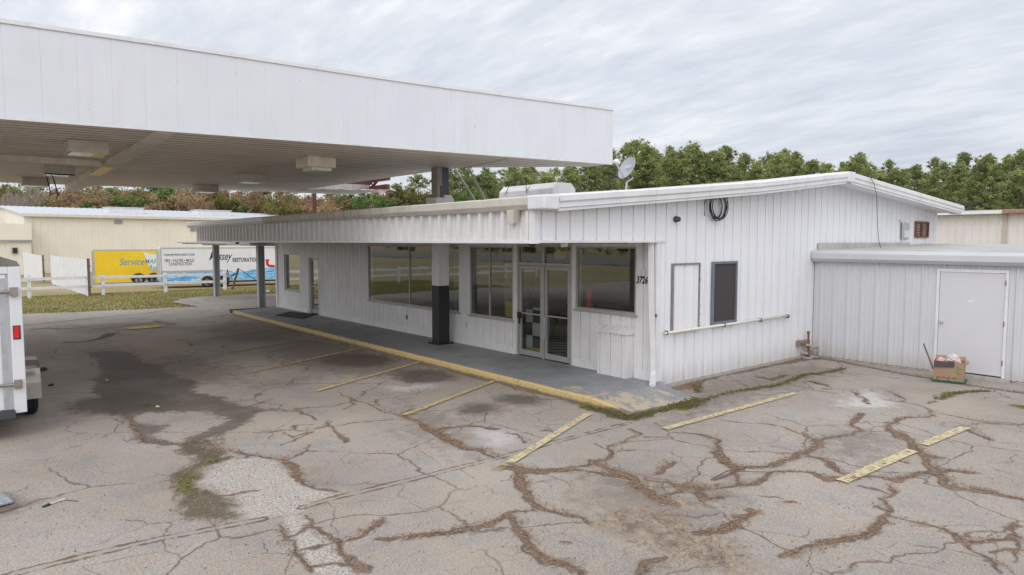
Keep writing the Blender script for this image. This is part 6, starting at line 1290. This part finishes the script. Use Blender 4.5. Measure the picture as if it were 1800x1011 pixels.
mb = MB(); mb.hexa([(-.3, -.3, zev-.02), (LWh+.3, -.3, zev-.02), (LWh+.3, dp2/2, zev+1.06), (-.3, dp2/2, zev+1.06), (-.3, -.3, zev+.1), (LWh+.3, -.3, zev+.1), (LWh+.3, dp2/2, zev+1.2), (-.3, dp2/2, zev+1.2)])
mb.hexa([(-.3, dp2/2, zev+1.06), (LWh+.3, dp2/2, zev+1.06), (LWh+.3, dp2+.3, zev-.02), (-.3, dp2+.3, zev-.02), (-.3, dp2/2, zev+1.2), (LWh+.3, dp2/2, zev+1.2), (LWh+.3, dp2+.3, zev+.1), (-.3, dp2+.3, zev+.1)])
for k in range(60): x_ = k*LWh/60; mb.hexa([(x_, -.3, zev+.1), (x_+.06, -.3, zev+.1), (x_+.06, dp2/2, zev+1.2), (x_, dp2/2, zev+1.2), (x_, -.3, zev+.15), (x_+.06, -.3, zev+.15), (x_+.06, dp2/2, zev+1.25), (x_, dp2/2, zev+1.25)])
mb.build('roof', plain('pale_blue_roof', (.62, .64, .68), .4, var=.1, metal=.2), Wh)
mb = MB(); mb.box(-.32, -.42, zev-.18, LWh+.3, -.301, zev+.06); mb.build('gutter', plain('cream_gutter', (.72, .68, .58), .5), Wh)
mb = MB(); mb.box(.5, -.14, 0, .64, -.0, zev-.1); mb.build('downspout', plain('cream_downspout', (.72, .68, .58), .5), Wh)
def alongW(u): 
    d = ray(u, 470); A_ = np.array([[d[0], -dW.x], [d[1], -dW.y]]); return np.linalg.solve(A_, P1[:2])[1]
for u0, u1 in ((212, 276), (372, 432)):
    a, b = alongW(u0), alongW(u1); mb = MB(); mb.box(a, 3.6, zev+.3, b, 5.4, zev+1.05); mb.box(a-.1, 3.5, zev+1.051, b+.1, 5.5, zev+1.12); mb.build('roof_monitor', MT['trim'], Wh, bev=.05)
for u, v in ((211, 390), (342, 402)):
    a = alongW(u); z_ = .36+H+(424-v)/1200*69; mb = MB(); mb.box(a-.35, -.10, z_-.18, a+.35, -.052, z_+.18)
    for k in range(4): mb.box(a-.32, -.13, z_-.14+k*.09, a+.32, -.101, z_-.11+k*.09)
    mb.build('louvre', MT['greypost'], Wh)
An = thing('cream_lean_to', 'lower cream flat roofed wing at the left end of the warehouse', 'building', (P1[0], P1[1], -.36), rzW)
mb = MB(); ribbed(mb, (-9, -1.5), (1, 0), 9.2, 0, 3.0, (0, -1), 'wrib'); ribbed(mb, (.2, -1.5), (0, 1), 1.45, 0, 4.6, (1, 0), 'wrib'); mb.build('wall', MT['cream'], An)
mb = MB(); mb.box(-9, -1.75, 3.18, .25, -1.45, 4.65); mb.build('parapet', MT['cream'], An)
mb = MB(); mb.box(-9, -1.74, 3.02, .25, -1.46, 3.178); mb.build('shadow_strip', MT['greypost'], An)  # solid grey strip standing in for the shadow line under the parapet
mb = MB(); mb.box(-9, -1.4, 4.5, .1, 8, 4.6); mb.build('roof', MT['roofmetal'], An)
mb = MB(); a, b = alongW(14)+.1, alongW(25)+.1; mb.box(a, -1.62, 1.9, b, -1.56, 2.5); wf = mb.build('window', MT['frame_al'], An); mb = MB(); mb.box(a+.06, -1.625, 1.96, b-.06, -1.6205, 2.44); mb.build('pane', MT['black'], wf)
# red pole and power lines
mb = MB(); p_ = dep(553, 400, 34); mb.box(p_[0]-.09, p_[1]-.09, -.03, p_[0]+.09, p_[1]+.09, 6.6); mb.box(p_[0]-.14, p_[1]-.14, 6.6, p_[0]+.14, p_[1]+.14, 6.64); tag(mb.build('steel_pole', MT['redsteel']), 'dark red steel pole rising behind the long white roof', 'pole')
for k, (v0, v1) in enumerate(((355, 351), (372, 368))):
    mb = MB(); a, b = dep(1420, v0+3, 62), dep(2500, v1-4, 58); pts = [a+(b-a)*t_+np.array([0, 0, -.6*4*t_*(1-t_)+.4]) for t_ in np.linspace(0, 1, 20)]; mb.tube([tuple(q_) for q_ in pts], .017, 5)
    tag(mb.build('power_line', MT['darkmetal']), 'upper power line crossing before the pines at the right' if k == 0 else 'lower power line crossing before the pines at the right', 'power line')

# ------------------------------------------------------------------ trees
def crown_mesh(name, clumps, per, leaf, mat, seed, flat=.75, spread=1.0):
    r = np.random.default_rng(seed); C3 = np.array([c[:3] for c in clumps]); Rr = np.array([c[3] for c in clumps]); T_ = np.array([c[4] for c in clumps])
    n = len(clumps)*per; k = np.repeat(np.arange(len(clumps)), per)
    d = r.normal(size=(n, 3)); d /= np.linalg.norm(d, axis=1)[:, None]; rad = Rr[k]*np.minimum(np.abs(r.normal(size=n))*0.72, 2.2)*spread
    P = C3[k]+d*rad[:, None]*np.array([1, 1, flat])
    a = r.normal(size=(n, 3)); a /= np.linalg.norm(a, axis=1)[:, None]; b = np.cross(a, r.normal(size=(n, 3))); b /= np.linalg.norm(b, axis=1)[:, None]
    s_ = leaf*(.6+.8*r.random(n))[:, None]; a = a*s_; b = b*s_*.55
    V_ = np.stack([P-a-b, P+a-b*.3, P+a*.2+b*1.3], 1).reshape(-1, 3)
    me = bpy.data.meshes.new(name); me.vertices.add(len(V_)); me.vertices.foreach_set('co', V_.ravel().astype(np.float32)); me.loops.add(n*3); me.loops.foreach_set('vertex_index', np.arange(n*3, dtype=np.int32)); me.polygons.add(n)
    me.polygons.foreach_set('loop_start', np.arange(0, n*3, 3, dtype=np.int32)); me.polygons.foreach_set('loop_total', np.full(n, 3, dtype=np.int32)); me.update(calc_edges=True)
    at_ = me.attributes.new('tone', 'FLOAT', 'FACE'); at_.data.foreach_set('value', np.clip(T_[k]+r.normal(size=n)*.13, 0, 1).astype(np.float32)); me.materials.append(mat)
    o = bpy.data.objects.new(name, me); COL.objects.link(o); return o
def make_pine(i, h, spread, base, mat, per=64, leaf=.105):
    R = random.Random(i*13+5); t = thing('pine_tree', 'pine', 'tree'); mb = MB(); lean = (R.uniform(-.3, .3), R.uniform(-.3, .3))
    tk = [(lean[0]*z/h+R.uniform(-.08, .08), lean[1]*z/h+R.uniform(-.08, .08), z) for z in np.linspace(-.4, h*.97, 9)]; mb.tube(tk, list(np.linspace(.20, .03, 9)), 7)
    cl = []; nl = int(62*(h-base)/10)
    for k in range(nl):
        f_ = (k+R.random())/nl; z = base+(h-base)*f_; a_ = R.uniform(0, 2*PI); env = spread*(.30+.70*math.sin(PI*min(1, .22+f_*.78))**.8)*(1 if f_ < .75 else (1-f_)*3.2+.2)
        ln = env*R.uniform(.3, 1.25)*(1.25 if R.random() < .12 else 1); sx, sy = math.cos(a_), math.sin(a_); x0_, y0_ = lean[0]*z/h, lean[1]*z/h; rise = ln*R.uniform(.05, .45)
        tip = (x0_+sx*ln, y0_+sy*ln, z+rise); mb.tube([(x0_, y0_, z), (x0_+sx*ln*.5, y0_+sy*ln*.5, z+rise*.35), tip], [.05*(1-f_*.6), .03, .012], 4)
        tn_ = R.uniform(.15, .75)
        for q_ in range(R.choice([3, 4, 4, 5])): w_ = R.uniform(.45, 1.08); cl.append((x0_+sx*ln*w_+R.uniform(-.55, .55), y0_+sy*ln*w_+R.uniform(-.55, .55), z+rise*w_+R.uniform(-.35, .5), R.uniform(.18, .48), min(1, max(0, tn_+R.uniform(-.2, .2)))))
    cl.append((lean[0], lean[1], h, .5, .7)); mb.build('trunk', MT['bark'], t)
    o = crown_mesh('crown', cl, per, leaf, mat, i); o.parent = t; return t
def make_broad(i, h, spread, base, mat, dens=1.0, twig=True, nm='broadleaf_tree', bark='barkpale', per=55, leaf=.15):
    R = random.Random(i*17+3); t = thing(nm, nm, 'tree'); mb = MB(); tips = []
    def grow(p, d, ln, r, lv):
        d = d.normalized(); q_ = p+d*ln; mid = p+d*ln*.5+Vector((R.uniform(-.1, .1), R.uniform(-.1, .1), 0))*ln*.4
        mb.tube([p, mid, q_], [r, r*.8, r*.55], 5 if lv < 2 else 3)
        if lv >= 4: tips.append(q_); return
        if lv >= 2: tips.append(q_)
        for k in range(R.choice([2, 3, 3])):
            nd = (d+Vector((R.uniform(-1, 1), R.uniform(-1, 1), R.uniform(-.25, .75)))*.75).normalized(); grow(q_, nd, ln*R.uniform(.6, .85), r*.58, lv+1)
    grow(Vector((0, 0, -.4)), Vector((R.uniform(-.1, .1), R.uniform(-.1, .1), 1)), base+.4, .17, 0); 
    zs = max(p.z for p in tips); k = h/max(zs, 1); hs = spread/max(.5, max(abs(p.x) for p in tips), max(abs(p.y) for p in tips))
    o = mb.build('trunk', MT[bark], t)
    o.data.transform(Matrix.Diagonal((hs, hs, k, 1)))
    cl = [(p.x*hs+R.uniform(-.3, .3), p.y*hs+R.uniform(-.3, .3), p.z*k+R.uniform(-.2, .2), R.uniform(.45, .85), R.uniform(.1, .9)) for p in tips if R.random() < dens]
    if cl: o = crown_mesh('crown', cl, per, leaf, mat, i); o.parent = t
    return t
def make_bare(i, h, spread):
    R = random.Random(i*19+3); t = thing('bare_tree', 'bare tree', 'tree'); mb = MB(); tw = MB(); tn_ = []
    def grow(p, d, ln, r, lv):
        q_ = p+d*ln; (mb if lv < 3 else tw).tube([p, (p+q_)/2+Vector((R.uniform(-.1, .1), R.uniform(-.1, .1), 0))*ln*.5, q_], [r, r*.8, r*.6], 4 if lv < 3 else 3)
        if lv >= 3: tn_.extend([R.random()]*(3*2+2))
        if lv >= 5: return
        for k in range(3): grow(q_, (d+Vector((R.uniform(-1, 1), R.uniform(-1, 1), R.uniform(0, .8)))*.6).normalized(), ln*R.uniform(.62, .85), max(r*.62, .014), lv+1)
    grow(Vector((0, 0, -.4)), Vector((0, 0, 1)), h*.27, .15, 0)
    o = mb.build('trunk', MT['barkpale'], t); o2 = tw.build('crown', MT['twigs'], t, tone=tn_[:len(tw.f)] if len(tn_) >= len(tw.f) else None); return t
PINES = [make_pine(i, h, s_, b_, MT['pine']) for i, (h, s_, b_) in enumerate([(16, 3.0, 5.0), (17, 3.4, 5.5), (15, 2.8, 4.0), (18, 3.2, 7.5), (14, 3.0, 2.5)])]
TALL = [make_pine(20+i, h, s_, b_, MT['pine'], 60) for i, (h, s_, b_) in enumerate([(17, 2.9, 8.5), (16, 2.6, 9)])]
BROWN = [make_broad(i, h, s_, b_, MT['autumn'], d_, nm='brown_oak') for i, (h, s_, b_, d_) in enumerate([(10, 4.0, 2.2, .75), (9, 3.8, 1.8, .6), (11, 4.2, 2.5, .55)])]
OLIVE = [make_broad(31, 9, 3.8, 2, MT['olive'], .8, nm='olive_green_tree')]
GREEN = [make_broad(41, 9.5, 3.8, 1.4, MT['oakgreen'], 1.0, nm='evergreen_tree', per=90), make_broad(42, 8, 3.6, 1.2, MT['oakgreen'], 1.0, nm='evergreen_tree', per=90)]
BARE = [make_bare(1, 10, 4), make_bare(2, 11, 4)]
used_ = set()
LBL = {'pine_tree': ('bushy green pine in the tree line beyond the roofs', 'pines in the tree line'), 'brown_oak': ('rusty brown leaved tree in the tree line behind the warehouse', 'brown leaved trees in the tree line'), 'olive_green_tree': ('yellowish olive tree in the tree line', 'olive trees in the tree line'), 'evergreen_tree': ('dense dark green broadleaf tree in the tree line', 'dark evergreens in the tree line'), 'bare_tree': ('leafless grey tree in the tree line', 'bare trees in the tree line')}
MARK = [(-60, 'beyond the cargo trailer'), (0, 'above the cargo trailer roof'), (28, 'over the left gable end of the warehouse'), (60, 'left of the hanging wires'), (103, 'behind the hanging wires'), (140, 'right of the hanging wires'), (180, 'above the rear end of the yellow trailer'), (215, 'over the left roof monitor, at its left end'), (243, 'over the middle of the left roof monitor'), (275, 'over the left roof monitor, at its right end'), (310, 'above the rear of the white box trailer'), (345, 'between the two warehouse roof monitors'), (378, 'over the right roof monitor, at its left end'), (410, 'over the right roof monitor'), (440, 'just right of the right roof monitor'), (475, 'above the narrow left shop door'), (510, 'left of the red steel pole'), (553, 'behind the red steel pole'), (590, 'just right of the red steel pole'), (625, 'under the torn canopy corner'), (660, 'behind the bare red steelwork'), (700, 'between the red steelwork and the canopy column'), (740, 'left of the upper canopy column'), (780, 'behind the upper canopy column'), (815, 'behind the slanting struts'), (850, 'right of the slanting struts'), (890, 'over the left end of the roof hood'), (925, 'over the left half of the roof hood'), (960, 'over the middle of the roof hood'), (1000, 'over the right end of the roof hood'), (1040, 'below the right canopy corner'), (1075, 'touching the right canopy corner'), (1105, 'behind the satellite dish'), (1140, 'just right of the satellite dish'), (1175, 'above the round camera housing'), (1210, 'above the boarded window'), (1250, 'above the cable coil'), (1290, 'above the screened side window'), (1330, 'right of the screened side window'), (1370, 'above the end of the wall pipe'), (1405, 'above the broken standpipe'), (1435, 'above the left end of the shed gutter'), (1470, 'left of the roof peak'), (1502, 'behind the roof peak'), (1540, 'behind the cable hanging from the gable'), (1575, 'above the grey electrical box'), (1615, 'above the rusty vent'), (1650, 'above the rear corner of the gable'), (1690, 'at the lower end of the gable trim'), (1722, 'above the shed door'), (1755, 'left of the rusty roof edge'), (1790, 'above the rusty roof edge'), (1830, 'at the right edge of the view'), (1900, 'beyond the right edge')]
LOOK = {'pine_tree': 'green pine', 'brown_oak': 'rusty brown tree', 'olive_green_tree': 'yellow olive tree', 'evergreen_tree': 'dark green tree', 'bare_tree': 'leafless grey tree'}
seen_lbl = {}
def tree_label(key, u, depth):
    m_ = min(MARK, key=lambda q_: abs(q_[0]-u))[1]; rw = 'in front' if depth < 91 else 'in the near row' if depth < 101 else 'in the middle row' if depth < 119 else 'in the far row'
    return '%s %s %s' % (LOOK[key], rw, m_)
def put(proto, u, depth, top_v=None, s_=None, label=None, group=None):
    p = dep(u, 424, depth); c = proto if proto.name not in used_ else copy_tree(proto); used_.add(proto.name)
    h0 = {id(k): 0 for k in ()}; key = proto.name.split('.')[0]
    hh = HGT[proto.name]; zg = -.36
    want = H+(424-top_v)/1200*depth-zg if top_v is not None else hh*s_
    k = want/hh; c.location = (p[0], p[1], zg); c.rotation_euler = (0, 0, random.uniform(0, 6.28)); w_ = k**.5*random.uniform(.9, 1.15) if k < 1 else k*random.uniform(.9, 1.1); c.scale = (w_, w_, k)
    lb, gr = LBL[key]; c['label'] = label or tree_label(key, u, depth); c['group'] = group or gr; return c
HGT = {}
for L_ in (PINES, TALL, BROWN, OLIVE, GREEN, BARE):
    for t in L_: HGT[t.name] = max((ch.data.vertices[i].co.z for ch in t.children for i in range(0, len(ch.data.vertices), 7)))
sky_l = lambda u: float(np.interp(u, [600, 700, 780, 860, 940, 1000, 1075, 1110, 1150, 1200, 1250, 1300, 1360, 1400, 1450, 1500, 1550, 1600, 1650, 1700, 1750, 1800, 1900], [345, 325, 298, 292, 290, 285, 262, 250, 262, 250, 262, 272, 268, 270, 282, 276, 292, 284, 290, 276, 272, 264, 262]))
random.seed(11)
u = 800
while u < 1960:      # front row of pines on the right
    put(random.choice(PINES), u, random.uniform(92, 100), sky_l(u)+random.uniform(2, 24)); u += random.uniform(24, 42)
u = 790
while u < 1960:
    put(random.choice(PINES+TALL), u, random.uniform(104, 118), sky_l(u)+random.uniform(-4, 16)); u += random.uniform(26, 44)
u = 820
while u < 1960:
    put(random.choice(PINES+TALL), u, random.uniform(122, 140), sky_l(u)+random.uniform(-2, 12)); u += random.uniform(26, 44)
for u, v in ((1130, 250), (1215, 249), (1260, 262), (1365, 266), (1500, 272), (1725, 270), (1790, 262)): put(random.choice(PINES), u, random.uniform(88, 96), v)
for u, v in ((1372, 262), (1395, 267), (1507, 268), (1560, 280), (1640, 276), (1690, 268), (1275, 256), (1118, 245)): put(random.choice(TALL), u, random.uniform(102, 116), v)
# middle stretch: gappy pines, brown and bare trees against the sky
for u, v, pr_ in ((700, 322, TALL[0]), (735, 304, TALL[1]), (790, 292, TALL[0]), (815, 288, TALL[1]), (770, 330, OLIVE[0]), (845, 320, BROWN[1]), (820, 325, GREEN[1]), (690, 330, BARE[0]), (712, 335, BROWN[2]), (730, 338, BARE[1]), (750, 325, BARE[0]), (905, 300, TALL[0]), (930, 310, BARE[1]), (960, 300, TALL[1]), (700, 352, OLIVE[0]), (675, 330, BROWN[0]), (650, 335, GREEN[0]), (625, 342, GREEN[1]), (598, 345, BROWN[0]), (575, 348, BROWN[1]), (610, 338, BARE[1])): put(pr_, u, random.uniform(86, 100), v)
for u in range(-80, 620, 21):
    r_ = random.random(); pr_ = random.choice(BROWN) if r_ < .5 else random.choice(BARE) if r_ < .68 else OLIVE[0] if r_ < .78 else random.choice(TALL) if r_ < .9 else random.choice(GREEN)
    put(pr_, u+random.uniform(-8, 8), random.uniform(98, 110), (random.uniform(318, 336) if u < 500 else random.uniform(338, 350)) if pr_ not in TALL else random.uniform(308, 330))
for u in range(-70, 600, 27):
    r_ = random.random(); pr_ = random.choice(BROWN) if r_ < .55 else random.choice(BARE) if r_ < .7 else random.choice(GREEN) if r_ < .85 else OLIVE[0]
    put(pr_, u+random.uniform(-8, 8), random.uniform(90, 97), random.uniform(328, 346) if u < 480 else random.uniform(344, 354))
put(BARE[0], 22, 84, 322, label='pale leafless tree at the far left above the warehouse end', group='bare trees in the tree line'); put(BARE[1], 48, 86, 325); put(BARE[0], -10, 82, 330)
for k in range(26):      # across the road, seen mirrored in the shop windows
    pr_ = random.choice(PINES+BROWN+GREEN); c = copy_tree(pr_); used_.add(pr_.name); lb, gr = LBL[pr_.name.split('.')[0]]
    c.location = (-130+k*6.5+random.uniform(-2, 2), -72-random.uniform(0, 10), -.1); c.rotation_euler = (0, 0, random.uniform(0, 6)); s_ = random.uniform(.6, .9); c.scale = (s_, s_, s_); c['label'] = lb.split(' in ')[0].split(' beyond ')[0]+' across the road, mirrored in the windows'; c['group'] = 'trees across the road'
from collections import defaultdict
dd = defaultdict(list)
for o in SC.objects:
    if o.get('category') == 'tree' and 'across' not in o['label']: dd[o['label']].append(o)
for lb, os_ in dd.items():
    if len(os_) < 2: continue
    os_.sort(key=lambda o: np.array(o.location[:2]) @ RT[:2]/(np.array(o.location[:2]) @ FW[:2]))
    for k, o in enumerate(os_): o['label'] = ({0: 'leftmost', len(os_)-1: 'rightmost'}.get(k, 'middle'))+' '+lb
for L_ in (PINES, TALL, BROWN, OLIVE, GREEN, BARE):
    for t in L_:
        if t.name not in used_:
            for ch in list(t.children): bpy.data.objects.remove(ch)
            bpy.data.objects.remove(t)
# concealed understorey that closes the tree line
for (u0, u1, dpt, hh, nm, mt_, lb) in ((1030, 2000, 112, 5.5, 'undergrowth', 'oakgreen', 'dark undergrowth between the pine trunks at the right'), (-120, 700, 112, 5.0, 'undergrowth', 'autumn', 'brown undergrowth below the trees behind the warehouse'), (640, 1060, 112, 4.2, 'undergrowth', 'olive', 'low scrub beneath the thin pines in the middle')):
    pass
for (x0, x1, y0, lb) in ((-190, 60, -84, 'dark wood edge across the road, mirrored in the shop windows'),):
    cl = [(random.uniform(x0, x1), y0-random.uniform(0, 12), random.uniform(0, 7.5), random.uniform(1.0, 1.9), random.uniform(0, .5)) for k in range(420)]
    tag(crown_mesh('wood_edge', cl, 60, .35, MT['oakgreen'], 77), lb, 'wood', kind='stuff')
for (u0, u1, dpt, hh, nm, mt_, lb) in ((1030, 2000, 112, 5.5, 'undergrowth', 'oakgreen', 'dark undergrowth between the pine trunks at the right'), (-120, 700, 112, 5.0, 'undergrowth', 'autumn', 'brown undergrowth below the trees behind the warehouse'), (640, 1060, 112, 4.2, 'undergrowth', 'olive', 'low scrub beneath the thin pines in the middle')):
    cl = []
    for k in range(int((u1-u0)*.9)):
        p = dep(random.uniform(u0, u1), 424, dpt+random.uniform(-10, 14)); cl.append((p[0], p[1], random.uniform(0, hh), random.uniform(.8, 1.5), random.uniform(0, .6)))
    tag(crown_mesh(nm, cl, 60, .22, MT[mt_], int(u0+999)), lb, 'undergrowth', kind='stuff')
for o in list(SC.objects):
    if o.get('label') in ('pine', 'bare tree') or (o.type == 'EMPTY' and not o.get('label')): print('unlabelled', o.name)
